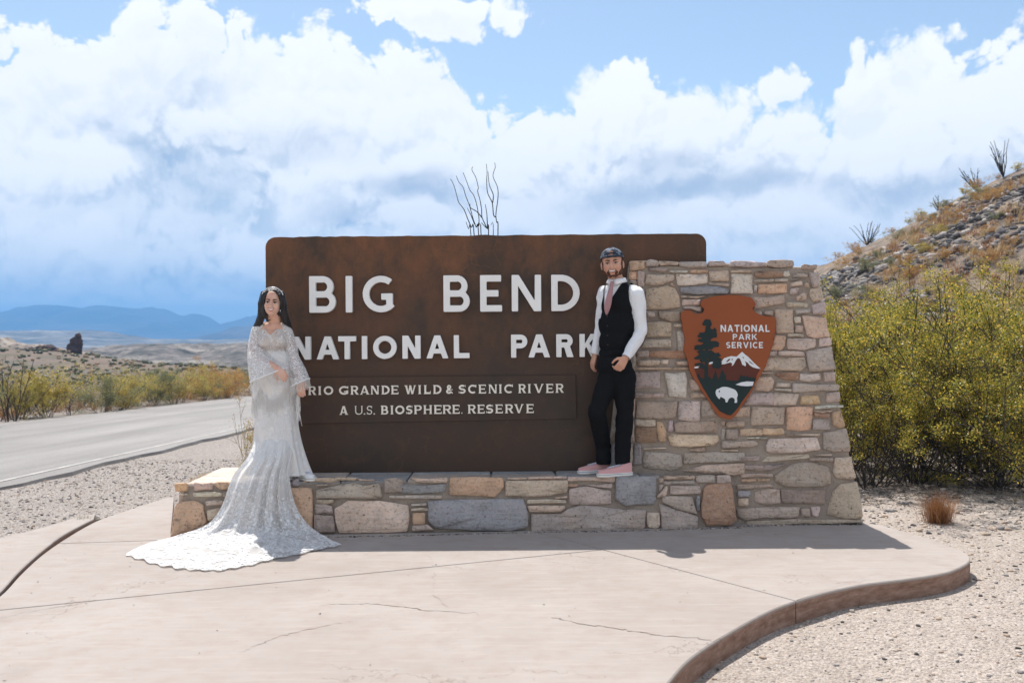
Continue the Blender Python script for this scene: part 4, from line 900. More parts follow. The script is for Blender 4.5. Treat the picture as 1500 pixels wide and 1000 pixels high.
bench = empty('stone_bench', (-0.4, 7.9, 0), 'low rubble stone bench wall running under the brown sign', 'bench')
pillar = empty('stone_pillar', (1.9, 8.3, 0), 'tapering rubble stone pillar holding the arrowhead plaque, right of the sign', 'pillar')
def build_walls():
    bl = on_plane(248, 787, *BF); bl[2] = 0; tl = np.array([-2.53, 7.655, 0.392]); br = np.array([1.66, 7.805, 0]); tr = np.array([1.66, 7.89, 0.392])
    back = 8.62; g = 0.006
    body = [(bl[0]+g, bl[1]+g, -0.2), (br[0], br[1]+g, -0.2), (tl[0]+g, tl[1]+g, 0.375), (tr[0], tr[1]+g, 0.375), (bl[0]+g, back, -0.2), (br[0], back, -0.2), (tl[0]+g, back-0.02, 0.375), (tr[0], back-0.02, 0.375)]
    hull('core', body, M['mortar'], bench)
    masonry(BENCH, BF, bench, 0.018)
    side_wall((bl[0], back), (bl[0], bl[1]+0.10), 0, 0.375, bench, (-1, 0, 0), 0.1, 4)
    # cap: flagstones on the top
    rg = np.random.default_rng(21); x = -2.52; up = np.array([0, 0, 1.0])
    while x < 1.15:
        w = min(rg.uniform(0.35, 0.75), 1.17-x); x1 = x+w-0.012
        yf = lambda xx: 7.655+(xx+2.53)*0.0562
        ymid = rg.uniform(7.98, 8.1)
        for (ya0, ya1, yb) in ((yf(x)+0.004, yf(x1)+0.004, ymid), (ymid+0.014, ymid+0.014, 8.6)):
            if x > -2.0 and yb > 8.2: yb = 8.2 if x < 1.0 else yb
            P = [(x, ya0, 0.375), (x1, ya1, 0.375), (x1+rg.normal(0, 0.01), yb, 0.375), (x, yb, 0.375)]
            n0 = len(P); Q = [np.array(p) for p in P]; cen = sum(Q)/4
            V = [q for q in Q]+[q+up*(0.014+0.003*rg.random()) for q in Q]+[cen+(q-cen)*0.965+up*(0.02+0.003*rg.random()) for q in Q]
            F = [(0, 1, 5, 4), (1, 2, 6, 5), (2, 3, 7, 6), (3, 0, 4, 7), (4, 5, 9, 8), (5, 6, 10, 9), (6, 7, 11, 10), (7, 4, 8, 11), (8, 9, 10, 11)]
            col = np.array(CT['w' if x < -1.9 else rg.choice(list('bgb'))])*rg.uniform(0.85, 1.1)
            o = link('flagstone', pymesh('flagstone', V, F), bench, M['stone'], False, tuple(col)); o.matrix_parent_inverse = Matrix.Translation(bench.location).inverted()
        x += w
    # pillar body
    f = lambda px, py: on_plane(px, py, *PF)
    TL = f(921, 383); TR = f(1196, 389); BR = f(1263, 765); BL = f(891, 695)
    n = PN; D = 0.62
    p_bl = BL+(BL-TL)/(TL[2]-BL[2])*(BL[2]+0.1)
    corners = [TL, TR, BR, p_bl]
    back = [(TL[0], 8.66, TL[2]), (TR[0], 8.62, TR[2]), (BR[0], 8.66, 0), (p_bl[0], 8.66, 0)]
    pts = [c-n*0.0+np.array([0, 0.006, 0]) for c in corners]+[np.array(b) for b in back]
    pts[0][2] -= 0.03; pts[1][2] -= 0.03; pts[4][2] -= 0.03; pts[5][2] -= 0.03; pts[1][0] -= 0.02; pts[5][0] -= 0.02
    hull('core', pts, M['mortar'], pillar)
    masonry(PILLAR, PF, pillar, 0.02)
    slope = (BR[0]-TR[0])/(TR[2])
    side_wall((BR[0]+0.0, 8.0), (BR[0]+0.0, 8.62), 0, TR[2]-0.06, pillar, (1, 0, 0), slope, 6)
    # rough top stones
    x = TL[0]; rg = np.random.default_rng(8)
    while x < TR[0]-0.1:
        w = min(rg.uniform(0.18, 0.4), TR[0]-x); t = (x-TL[0])/(TR[0]-TL[0]); y0 = TL[1]+(TR[1]-TL[1])*t+0.02; z = TL[2]+(TR[2]-TL[2])*t-0.035
        for ya, yb in ((y0, y0+0.2), (y0+0.215, 8.64)):
            Q = [np.array(p) for p in ((x+0.006, ya, z), (x+w-0.006, ya, z), (x+w-0.006, yb, z), (x+0.006, yb, z))]; cen = sum(Q)/4; hh = rg.uniform(0.02, 0.045)
            V = Q+[q+np.array([0, 0, hh*0.7]) for q in Q]+[cen+(q-cen)*0.9+np.array([0, 0, hh*rg.uniform(0.85, 1.1)]) for q in Q]
            F = [(0, 1, 5, 4), (1, 2, 6, 5), (2, 3, 7, 6), (3, 0, 4, 7), (4, 5, 9, 8), (5, 6, 10, 9), (6, 7, 11, 10), (7, 4, 8, 11), (8, 9, 10, 11)]
            o = link('stone', pymesh('stone', V, F), pillar, M['stone'], False, tuple(np.array(CT[rg.choice(list('gtw'))])*0.95)); o.matrix_parent_inverse = Matrix.Translation(pillar.location).inverted()
        x += w
build_walls()

# ================================================================== ARROWHEAD PLAQUE
def build_plaque():
    M['arrow'] = m_flat('arrowhead_orange_brown', (0.28, 0.068, 0.016), 0.5, 0.05, 3, 0.35)
    M['rim'] = m_flat('arrowhead_routed_edge', (0.30, 0.085, 0.02), 0.5, 0.06, 6, 0.35)
    M['maroon'] = m_flat('arrowhead_maroon', (0.10, 0.022, 0.011), 0.5, 0.05, 3)
    M['dkgreen'] = m_flat('arrowhead_dark_green', (0.008, 0.020, 0.020), 0.45, 0.05, 3)
    M['plwhite'] = m_flat('arrowhead_white', (0.72, 0.74, 0.76), 0.5, 0.03, 3)
    c3 = on_plane(1067, 600, *PF); pl = empty('arrowhead_plaque', tuple(c3), 'orange-brown arrowhead plaque with white lettering, tree, snowy mountain and bison, fixed to the stone pillar', 'plaque')
    n = PN; out = -n if n[1] > 0 else n
    def L(x, y, lift): p = on_plane(980+x/4.765, 420+y/4.765, n, PF[1]+lift); return p
    # local frame on the wall plane
    O = on_plane(1065, 520, n, PF[1]+0.03); A = np.cross(out, (0, 0, 1)); A /= np.linalg.norm(A); A = A if A[0] > 0 else -A; B = np.cross(A, out); B = B if B[2] > 0 else -B
    def UV(x, y):
        p = on_plane(980+x/4.765, 420+y/4.765, n, PF[1]+0.03)-O; return np.array([p@A, p@B])
    def poly(nm, pts, lift, dep, m, smooth=0, wob=0, lab=None):
        P = [UV(*p) for p in pts]
        if smooth: P = smooth_line(P, smooth, True)
        if wob: rg = np.random.default_rng(3); P = [p+rg.normal(0, wob, 2) for p in P]
        o = solid(nm, [np.array(P)], (O+out*lift, A, B, out), dep, m, pl); o.matrix_parent_inverse = Matrix.Translation(pl.location).inverted()
        if lab: o['label'] = lab
        return o
    outl = [(84, 182), (103, 168), (125, 165), (150, 168), (168, 182), (188, 190), (212, 188), (235, 180), (243, 162), (236, 148), (222, 135), (220, 112), (232, 95), (255, 85), (300, 70), (400, 60), (490, 61), (530, 70), (568, 76), (588, 98), (602, 122), (592, 140), (580, 152), (592, 172), (618, 190), (640, 200), (680, 206), (715, 208), (736, 220), (743, 240), (738, 300), (735, 330), (722, 372), (722, 400), (708, 440), (700, 475), (685, 510), (672, 556), (655, 580), (640, 610), (622, 640), (600, 672), (588, 695), (572, 735), (550, 770), (528, 800), (500, 840), (475, 880), (450, 905), (432, 922), (415, 924), (380, 915), (345, 903), (320, 870), (298, 842), (285, 810), (262, 778), (240, 745), (215, 712), (205, 690), (180, 655), (160, 620), (142, 580), (130, 520), (112, 470), (100, 430), (108, 380), (104, 335), (94, 300), (90, 250), (80, 215)]
    o = poly('board', outl, -0.028, 0.052, M['arrow'], 3); bv = o.modifiers.new('bevel', 'BEVEL'); bv.width = 0.010; bv.segments = 3; bv.limit_method = 'ANGLE'; bv.angle_limit = R(50)
    K = 0.0242
    poly('mountain', [(172, 568), (200, 562), (300, 548), (360, 540), (505, 470), (560, 520), (634, 573), (612, 610), (580, 692), (400, 720), (235, 700), (200, 640)], K, 0.0016, M['maroon'])
    poly('forest', [(190, 618), (205, 600), (215, 630), (235, 640), (262, 642), (278, 622), (290, 642), (302, 640), (312, 612), (320, 582), (330, 612), (340, 648), (352, 622), (358, 600), (368, 578), (380, 598), (392, 618), (396, 650), (430, 655), (478, 656), (492, 625), (500, 608), (508, 628), (520, 618), (530, 632), (540, 618), (552, 634), (562, 624), (572, 638), (584, 628), (592, 640), (604, 628), (604, 642), (582, 692), (560, 728), (530, 768), (505, 800), (482, 838), (455, 870), (428, 896), (400, 890), (352, 868), (325, 835), (290, 795), (262, 748), (232, 700)], K+0.0018, 0.0016, M['dkgreen'])
    poly('snowcap', [(360, 532), (372, 510), (382, 498), (430, 484), (448, 486), (468, 488), (486, 472), (506, 454), (530, 475), (550, 490), (590, 532), (636, 573), (610, 570), (582, 562), (560, 548), (545, 530), (526, 518), (534, 540), (530, 556), (518, 548), (508, 545), (500, 520), (490, 500), (476, 498), (462, 515), (446, 545), (434, 553), (438, 535), (425, 528), (405, 533), (385, 540), (364, 541)], K+0.0018, 0.0014, M['plwhite'])
    for q in ([(395, 523), (412, 506), (425, 500), (418, 515), (402, 526)], [(432, 508), (442, 500), (438, 514)], [(552, 515), (566, 526), (588, 543), (580, 541), (560, 529)], [(508, 490), (520, 492), (516, 502)]):
        poly('rock_streak', q, K+0.0034, 0.0012, M['maroon'])
    poly('snow_patch', [(172, 562), (188, 556), (206, 556), (200, 567), (176, 569)], K+0.0018, 0.0014, M['plwhite'])
    poly('lake', [(460, 682), (500, 666), (540, 660), (588, 662), (580, 690), (540, 694), (495, 690)], K+0.0036, 0.0014, M['plwhite'])
    poly('bison', [(322, 735), (330, 716), (346, 710), (360, 702), (378, 698), (405, 700), (432, 708), (456, 718), (470, 735), (476, 755), (470, 775), (472, 790), (470, 807), (453, 807), (456, 790), (446, 775), (430, 772), (414, 782), (404, 804), (392, 804), (388, 785), (372, 774), (356, 768), (350, 782), (342, 778), (334, 768), (326, 756)], K+0.0036, 0.0014, M['plwhite'], 3)
    poly('bison_eye', [(344, 722), (352, 724), (350, 738), (345, 734)], K+0.0052, 0.001, M['dkgreen'])
    # pine: trunk and foliage clumps merged into one outline
    cl = [(265, 248, 27, 20), (278, 262, 18, 16), (250, 262, 20, 12), (270, 300, 16, 40), (236, 338, 34, 22), (215, 345, 18, 10), (315, 312, 14, 22), (303, 340, 30, 22), (272, 330, 30, 40), (226, 375, 28, 13), (318, 395, 30, 14), (210, 432, 38, 12), (190, 428, 16, 7), (250, 420, 70, 18), (285, 400, 50, 22), (325, 412, 22, 9), (240, 455, 50, 12), (205, 495, 30, 11), (190, 500, 18, 7), (245, 478, 50, 18), (325, 478, 32, 18), (300, 500, 30, 18), (318, 520, 46, 30), (330, 555, 34, 18), (352, 535, 14, 8), (212, 540, 32, 9), (195, 546, 20, 6), (238, 560, 30, 12), (240, 515, 30, 14), (290, 470, 22, 26), (260, 380, 30, 30)]
    P = []
    rg = np.random.default_rng(4)
    for cx, cy, rx, ry in cl:
        th = np.linspace(0, 2*np.pi, 19)[:-1]; rr = 1+0.16*np.sin(th*5+rg.random()*6)+rg.normal(0, 0.06, 18)
        P.append([UV(cx+rx*math.cos(a)*r, cy+ry*math.sin(a)*r) for a, r in zip(th, rr)])
    P.append([UV(*p) for p in ((255, 300), (272, 300), (270, 480), (268, 650), (242, 655), (250, 480))])
    a = UV(165, 665); b = UV(370, 225); loops = outline(P, (a[0], a[1], b[0], b[1]), 0.0042, 0.0009)
    o = solid('pine_tree', loops, (O+out*(K+0.0036), A, B, out), 0.0018, M['dkgreen'], pl); o.matrix_parent_inverse = Matrix.Translation(pl.location).inverted()
    poly('snow_patch', [(274, 532), (290, 525), (303, 524), (300, 536), (280, 541)], K+0.0056, 0.0012, M['plwhite'])
    # lettering
    def word(txt, xa, xb, yb, ya):
        wd = {'N': 0.82, 'A': 0.86, 'T': 0.72, 'I': 0.2, 'O': 0.95, 'L': 0.6, 'P': 0.66, 'R': 0.72, 'K': 0.76, 'S': 0.64, 'E': 0.62, 'V': 0.84, 'C': 0.74}
        tot = sum(wd[c] for c in txt)+0.22*(len(txt)-1); x = 0
        for c in txt:
            s = (xb-xa)/tot; p0 = UV(xa+x*s, yb); p1 = UV(xa+x*s+wd[c]*s, ya); hgt = p1[1]-p0[1]; wid = p1[0]-p0[0]
            lp = glyph_loops(c, wid/hgt, 0.19, 0, None, 30)
            o = solid('letter', [l*hgt+p0 for l in lp], (O+out*K, A, B, out), 0.003, M['plwhite'], pl); o.matrix_parent_inverse = Matrix.Translation(pl.location).inverted(); o['label'] = 'letter '+c
            x += wd[c]+0.22
    word('NATIONAL', 357, 697, 316, 267); word('PARK', 442, 610, 371, 330); word('SERVICE', 396, 652, 429, 386)
build_plaque()
# ================================================================== PEOPLE
def bm_capsule(bm, p0, r0, p1, r1, seg=14):
    p0, p1 = Vector(p0), Vector(p1); d = p1-p0; L = d.length
    for p, r in ((p0, r0), (p1, r1)): bmesh.ops.create_uvsphere(bm, u_segments=seg, v_segments=10, radius=r, matrix=Matrix.Translation(p))
    if L > 1e-5:
        M4 = Matrix.Translation((p0+p1)/2) @ d.to_track_quat('Z', 'Y').to_matrix().to_4x4()
        bmesh.ops.create_cone(bm, cap_ends=True, segments=seg, radius1=r0, radius2=r1, depth=L, matrix=M4)
def bm_ell(bm, c, rad, frame=None, seg=20):
    Mx = Matrix.Identity(3)
    if frame is not None: Mx = Matrix(frame).transposed()
    M4 = Matrix.Translation(Vector(c)) @ Mx.to_4x4() @ Matrix.Diagonal((*rad, 1))
    bmesh.ops.create_uvsphere(bm, u_segments=seg, v_segments=seg//2+2, radius=1, matrix=M4)
def edge_smooth(b, it=14):
    nb = {}
    for e in b.edges:
        if len(e.link_faces) == 1:
            u, v = e.verts; nb.setdefault(u, []).append(v); nb.setdefault(v, []).append(u)
    for _ in range(it):
        new = {v: v.co*0.4+(n[0].co+n[1].co)*0.3 for v, n in nb.items() if len(n) == 2}
        for v, c in new.items(): v.co = c
def remesh(name, bm, vox, smooth=3, parent=None, m=None, noise_amp=0, noise_s=14, cut=None, stretch=(1, 1, 1)):
    me = bpy.data.meshes.new('t'); bm.to_mesh(me); bm.free(); o = bpy.data.objects.new('t', me); COL.objects.link(o)
    r = o.modifiers.new('r', 'REMESH'); r.mode = 'VOXEL'; r.voxel_size = vox; r.use_smooth_shade = True
    if smooth: s = o.modifiers.new('s', 'SMOOTH'); s.iterations = smooth; s.factor = 0.5
    dg = bpy.context.evaluated_depsgraph_get(); me2 = bpy.data.meshes.new_from_object(o.evaluated_get(dg)); bpy.data.objects.remove(o)
    me2.name = name
    if noise_amp:
        n = len(me2.vertices); co = np.empty(n*3); me2.vertices.foreach_get('co', co); co = co.reshape(-1, 3); no = np.empty(n*3); me2.vertices.foreach_get('normal', no); no = no.reshape(-1, 3)
        w = np.array([noise.fractal(Vector((c[0]*noise_s*stretch[0], c[1]*noise_s*stretch[1], c[2]*noise_s*stretch[2])), 1.0, 2.0, 2) for c in co])
        w = 1-2*np.abs(w) if noise_amp > 0 else w
        co += no*(abs(noise_amp)*(w-0.5))[:, None]; me2.vertices.foreach_set('co', co.ravel())
    if cut is not None:
        b2 = bmesh.new(); b2.from_mesh(me2); bmesh.ops.delete(b2, geom=[f for f in b2.faces if cut(f.calc_center_median())], context='FACES'); edge_smooth(b2); b2.to_mesh(me2); b2.free()
    me2.update()
    ob = link(name, me2, parent, m, True)
    if parent is not None: ob.matrix_parent_inverse = Matrix.Translation(parent.location).inverted()
    return ob
def child(name, V, F, parent, m, root, smooth=False, sub=False):
    o = link(name, pymesh(name, V, F), parent, m, smooth)
    o.matrix_parent_inverse = parent.matrix_world.inverted() if False else Matrix.Translation(root.location).inverted() if parent is root else Matrix.Identity(4)
    return o
def keepw(o, root):                    # the parts are modelled in world space under a moved root
    o.matrix_parent_inverse = Matrix.Translation(root.location).inverted(); return o
class Fr:
    """local frame: right, front, up"""
    def __init__(s, o, f, u=(0, 0, 1), k=1.0):
        s.o = np.array(o, float); f = np.array(f, float); u = np.array(u, float); f /= np.linalg.norm(f); s.r = np.cross(f, u); s.r /= np.linalg.norm(s.r); s.u = np.cross(s.r, f); s.f = f; s.k = k
    def __call__(s, x, y, z): return s.o+(s.r*x+s.f*y+s.u*z)*s.k
    def ax(s): return (tuple(s.r), tuple(s.f), tuple(s.u))
def head_prims(bm, H, female=False):
    k = H.k; E = lambda c, r: bm_ell(bm, H(*c), tuple(x*k for x in r), H.ax())
    E((0, -0.012, 0.03), (0.074, 0.092, 0.084)); E((0, 0.03, -0.025), (0.063 if female else 0.066, 0.060, 0.082))
    E((0, 0.046, -0.085), (0.030 if female else 0.038, 0.036, 0.027))
    for s in (-1, 1):
        E((s*0.034, 0.058, -0.024), (0.026, 0.024, 0.026)); 
        if not female: E((s*0.077, -0.006, -0.012), (0.009, 0.019, 0.031)); E((s*0.043, 0.018, -0.066), (0.022, 0.032, 0.024))
    bm_capsule(bm, H(0, 0.083, 0.012), 0.008*k, H(0, 0.108, -0.026), 0.0125*k); E((0.011, 0.098, -0.030), (0.009, 0.010, 0.008)); E((-0.011, 0.098, -0.030), (0.009, 0.010, 0.008))
    bm_capsule(bm, H(-0.036, 0.072, 0.020), 0.012*k, H(0.036, 0.072, 0.020), 0.012*k); E((0, 0.087, -0.047), (0.022, 0.009, 0.007)); E((0, 0.085, -0.066), (0.019, 0.009, 0.007))
def hand_prims(bm, wrist, d, n, thumb, k=1.0, curl=(0.5, 0.6, 0.5), spread=0.10):
    """palm and five fingers. d: along the hand, n: palm side normal, thumb: +1 or -1 along cross(d, n)"""
    d = np.array(d, float); d /= np.linalg.norm(d); n = np.array(n, float); n -= d*(n@d); n /= np.linalg.norm(n); s = np.cross(d, n)*thumb; w = np.array(wrist, float)
    for q in (-0.028, -0.009, 0.010, 0.028): bm_capsule(bm, w+d*0.012*k+s*q*0.6*k, 0.015*k, w+d*0.084*k+s*q*k, 0.0125*k, 10)
    for q, L, r in ((0.030, 0.072, 0.0088), (0.0105, 0.081, 0.009), (-0.009, 0.076, 0.0086), (-0.0285, 0.060, 0.0078)):
        p = w+d*0.088*k+s*q*k; dirv = d+s*q*spread*20*0.1; dirv /= np.linalg.norm(dirv); a = 0.0
        for seg_, (f, c) in enumerate(zip((0.46, 0.31, 0.23), curl)):
            a += c; dd = dirv*math.cos(a)+n*math.sin(a); q2 = p+dd*L*f*k; bm_capsule(bm, p, r*k*(1-0.08*seg_), q2, r*k*(0.92-0.08*seg_), 9); p = q2
    t0 = w+d*0.028*k+s*0.026*k; t1 = t0+(d*0.55+s*0.75+n*0.35)*0.034*k; t2 = t1+(d*0.85+s*0.25+n*0.45)*0.032*k; t3 = t2+(d*0.9-s*0.1+n*0.4)*0.024*k
    bm_capsule(bm, t0, 0.0145*k, t1, 0.0115*k, 9); bm_capsule(bm, t1, 0.0112*k, t2, 0.0098*k, 9); bm_capsule(bm, t2, 0.0098*k, t3, 0.008*k, 9)
def ribbon(pts, w, side):
    V = []; F = []; side = np.array(side, float)
    for i, p in enumerate(pts):
        ww = w[i] if hasattr(w, '__len__') else w; V += [np.array(p)-side*ww/2, np.array(p)+side*ww/2]
        if i: a = 2*i-2; F.append((a, a+1, a+3, a+2))
    return V, F
def face_parts(root, body, H, brow_m, lip_m, k_eye=1.0, lashes=False):
    def small(nm, c, r, m, seg=12):
        bm = bmesh.new(); bm_ell(bm, H(*c), tuple(x*H.k for x in r), H.ax(), seg); me = bpy.data.meshes.new(nm); bm.to_mesh(me); bm.free(); o = link(nm, me, root, m, True); return keepw(o, root)
    for s in (-1, 1):
        small('eye', (s*0.030, 0.0775, 0.002), (0.0135, 0.008, 0.0062*k_eye), M['eye'])
        small('iris', (s*0.030, 0.0845, 0.0015), (0.0058, 0.003, 0.0055*k_eye), M['dark'])
        pts = [H(s*(0.012+0.036*t), 0.0875-0.012*t*t, 0.021+0.007*math.sin(t*2.6)) for t in np.linspace(0, 1, 6)]
        V, F = tube_np(pts, np.array([0.0038, 0.0052, 0.005, 0.0042, 0.003, 0.0012])*H.k, 6); o = link('eyebrow', npmesh('eyebrow', V, F), root, brow_m, True); keepw(o, root)
        pts = [H(s*(0.016+0.029*t), 0.0862-0.007*t*t, 0.0065+0.0035*math.sin(t*3.1)) for t in np.linspace(0, 1, 6)]
        V, F = tube_np(pts, 0.0026*H.k*(1.25 if lashes else 1), 5); o = link('eyelid', npmesh('eyelid', V, F), root, M['dark'], True); keepw(o, root)
    def cres(nm, hw, zt, ct, zb, cb, dy, m):
        V = []; F = []; n = 13
        for i, x in enumerate(np.linspace(-hw, hw, n)):
            y = 0.0955-9*x*x+dy; e = (1-(x/hw)**2)**0.5; mid = zt+ct*hw*hw*0.9
            top = zt+ct*x*x; bot = zb+cb*x*x; c = (top+bot)/2; top = c+(top-c)*1.0; bot = min(bot, top-0.0002); V += [H(x, y-0.004, top+0.0025*(dy < 0)), H(x, y, top), H(x, y, bot), H(x, y-0.004, bot-0.0025*(dy < 0))]
            if i: q = 4*i-4; F += [(q+k, q+k+1, q+k+5, q+k+4) for k in range(3)]
        return keepw(link(nm, pymesh(nm, V, F), root, m, True), root)
    cres('lips', 0.0275, -0.0475, 9, -0.0685, 30, 0.0, lip_m)
    cres('teeth', 0.0225, -0.0505, 8, -0.0615, 22, 0.0012, M['teeth'])

def shoe(root, heel, toe, wd, col_m, sole_m, lace_m, up_h=0.078, tongue=True):
    heel, toe = np.array(heel, float), np.array(toe, float); d = toe-heel; L = np.linalg.norm(d); d /= L; s = np.cross(d, (0, 0, 1)); up = np.array([0, 0, 1.0])
    prof = [(0.0, 0.30, 0.0), (0.04, 0.62, 0.0), (0.15, 0.74, 0), (0.35, 0.66, 0.0), (0.55, 0.82, 0.0), (0.72, 1.0, 0.0), (0.86, 0.9, 0), (0.96, 0.6, 0), (1.0, 0.2, 0)]
    def ring(z, grow):
        a = [heel+d*(L*t+(-grow if t < 0.02 else (grow if t > 0.98 else 0)))+s*(wd/2*w+grow) for t, w, _ in prof]; b = [heel+d*(L*t+(-grow if t < 0.02 else (grow if t > 0.98 else 0)))-s*(wd/2*w+grow) for t, w, _ in prof[::-1]]
        return [p+up*z for p in a+b]
    n = 2*len(prof); R0 = ring(0.0, 0.0); R1 = ring(0.006, 0.003); R2 = ring(0.024, 0.003); R3 = ring(0.027, -0.002)
    V = R0+R1+R2+R3; F = [(k*n+i, k*n+(i+1) % n, (k+1)*n+(i+1) % n, (k+1)*n+i) for k in range(3) for i in range(n)]; F.append(tuple(range(n))[::-1]); F.append(tuple(3*n+i for i in range(n)))
    so = keepw(link('sole', pymesh('sole', V, F), root, sole_m, False), root)
    # upper: rings round the shoe rising to the collar
    hts = [1.0, 1.0, 0.96, 0.80, 0.66, 0.52, 0.42, 0.34, 0.30]; V = []; F = []; m_ = 9
    for i, (t, w, _) in enumerate(prof):
        h = up_h*hts[i]; ww = wd/2*w-0.003
        for j in range(m_):
            a = math.pi*j/(m_-1); x = -math.cos(a)*ww*(0.75+0.25*abs(math.cos(a))); z = 0.022+math.sin(a)**0.7*(h-0.0); V.append(heel+d*(L*(0.01+0.98*t))+s*x+up*z)
    for i in range(len(prof)-1):
        for j in range(m_-1): a = i*m_+j; F.append((a, a+1, a+1+m_, a+m_))
    F.append(tuple(range(m_))); F.append(tuple((len(prof)-1)*m_+j for j in range(m_))[::-1])
    uo = keepw(link('upper', pymesh('upper', V, F), root, col_m, True), root)
    for q in range(4):
        t = 0.40+0.075*q; h = up_h*np.interp(t, [p[0] for p in prof], hts)+0.026
        pts = [heel+d*L*t+s*x+up*(h-abs(x)*0.25) for x in (-0.021, -0.008, 0.008, 0.021)]; pts2 = [heel+d*L*(t+0.05*(1 if x > 0 else -1))+s*x+up*(h-abs(x)*0.25+0.003-0.1*(0.05 if x > 0 else 0)) for x in (-0.02, -0.008, 0.008, 0.02)]
        for pp in (pts, pts2):
            A, B = tube_np(pp, 0.0032, 5); keepw(link('lace', npmesh('lace', A, B), root, lace_m, True), root)
    # stripe round the sole
    S0 = ring(0.017, 0.0038); S1 = ring(0.020, 0.0038); V = S0+S1; F = [(i, (i+1) % n, n+(i+1) % n, n+i) for i in range(n)]
    keepw(link('sole_stripe', pymesh('sole_stripe', V, F), root, M['stripe']), root)
    return so

def m_skin(name, c):
    m, N, b = mat(name, rough=0.5, spec=0.35); p = opos(N); n = noise_tex(N, p, 18, 3)
    N.put(b, 'Base Color', N.mix(N.rng(n, 0.35, 0.7), c, (c[0]*0.92, c[1]*0.78, c[2]*0.74))); b.inputs['Subsurface Weight'].default_value = 0.12; b.inputs['Subsurface Radius'].default_value = (0.012, 0.005, 0.003); bump(N, b, noise_tex(N, p, 200, 2), 0.001, 0.4); return m
def m_cloth(name, col, rough=0.85, scale=500, bd=0.0006, sheen=0.2, fold=0.006):
    m, N, b = mat(name, rough=rough, spec=0.2); p = opos(N); n = noise_tex(N, p, 10, 4)
    N.put(b, 'Base Color', N.mix(N.rng(n, 0.3, 0.7), tuple(x*0.93 for x in col), col)); b.inputs['Sheen Weight'].default_value = sheen
    h = N.m('ADD', N.m('MULTIPLY', noise_tex(N, N.v('MULTIPLY', p, (26, 26, 15)), 1.0, 3, 0.5, dist=0.6), fold), N.m('MULTIPLY', noise_tex(N, p, scale, 2), bd))
    bump(N, b, h, 1.0, 0.9); return m
def m_camo():
    m, N, b = mat('mottled_navy_cap', rough=0.85, spec=0.2); n = noise_tex(N, opos(N), 34, 2, 0.5); N.put(b, 'Base Color', N.ramp(n, [(0.42, (0.014, 0.02, 0.034)), (0.5, (0.05, 0.065, 0.09)), (0.56, (0.16, 0.19, 0.24))], 'LINEAR')); return m
M['skin_m'] = m_skin('skin_man', (0.62, 0.36, 0.26)); M['skin_w'] = m_skin('skin_woman', (0.72, 0.46, 0.355))
M['eye'] = m_flat('eye_white', (0.62, 0.58, 0.55), 0.2, 0.02, 5, 0.5); M['dark'] = m_flat('dark_hair_line', (0.02, 0.014, 0.011), 0.5, 0.1, 30); M['teeth'] = m_flat('teeth', (0.8, 0.77, 0.72), 0.25, 0.03, 20, 0.5)
M['lip_m'] = m_flat('lips_man', (0.34, 0.13, 0.105), 0.5, 0.05); M['lip_w'] = m_flat('lips_woman', (0.40, 0.085, 0.075), 0.4, 0.05)
M['shirt'] = m_cloth('white_shirt_cotton', (0.83, 0.84, 0.87)); M['black'] = m_cloth('black_suit_cloth', (0.006, 0.006, 0.007), 0.85, sheen=0.0, fold=0.004); M['satin'] = m_cloth('grey_satin_back', (0.15, 0.15, 0.16), 0.4)
M['pink'] = m_cloth('pink_canvas', (0.66, 0.36, 0.36), fold=0.001); M['rubber'] = m_flat('white_rubber', (0.78, 0.78, 0.76), 0.5, 0.04, 20); M['stripe'] = m_flat('navy_stripe', (0.05, 0.06, 0.13), 0.5); M['laces'] = m_flat('pale_laces', (0.66, 0.68, 0.78), 0.8)
M['tie'] = m_cloth('dusty_pink_satin', (0.40, 0.22, 0.235), 0.45, fold=0.003); M['beard'] = m_flat('brown_beard', (0.10, 0.048, 0.03), 0.8, 0.4, 120, 0.2, 0.004, 300)
M['cap'] = m_cloth('dark_blue_cap_cloth', (0.012, 0.017, 0.03), 0.8, fold=0.001); M['camo'] = m_camo(); M['patch'] = m_flat('orange_embroidery', (0.5, 0.2, 0.08), 0.8); M['whitecan'] = m_cloth('white_canvas', (0.78, 0.78, 0.8), fold=0.001)
M['metal'] = m_flat('silver', (0.7, 0.7, 0.72), 0.25, 0.05); M['metal'].node_tree.nodes['Principled BSDF'].inputs['Metallic'].default_value = 1.0

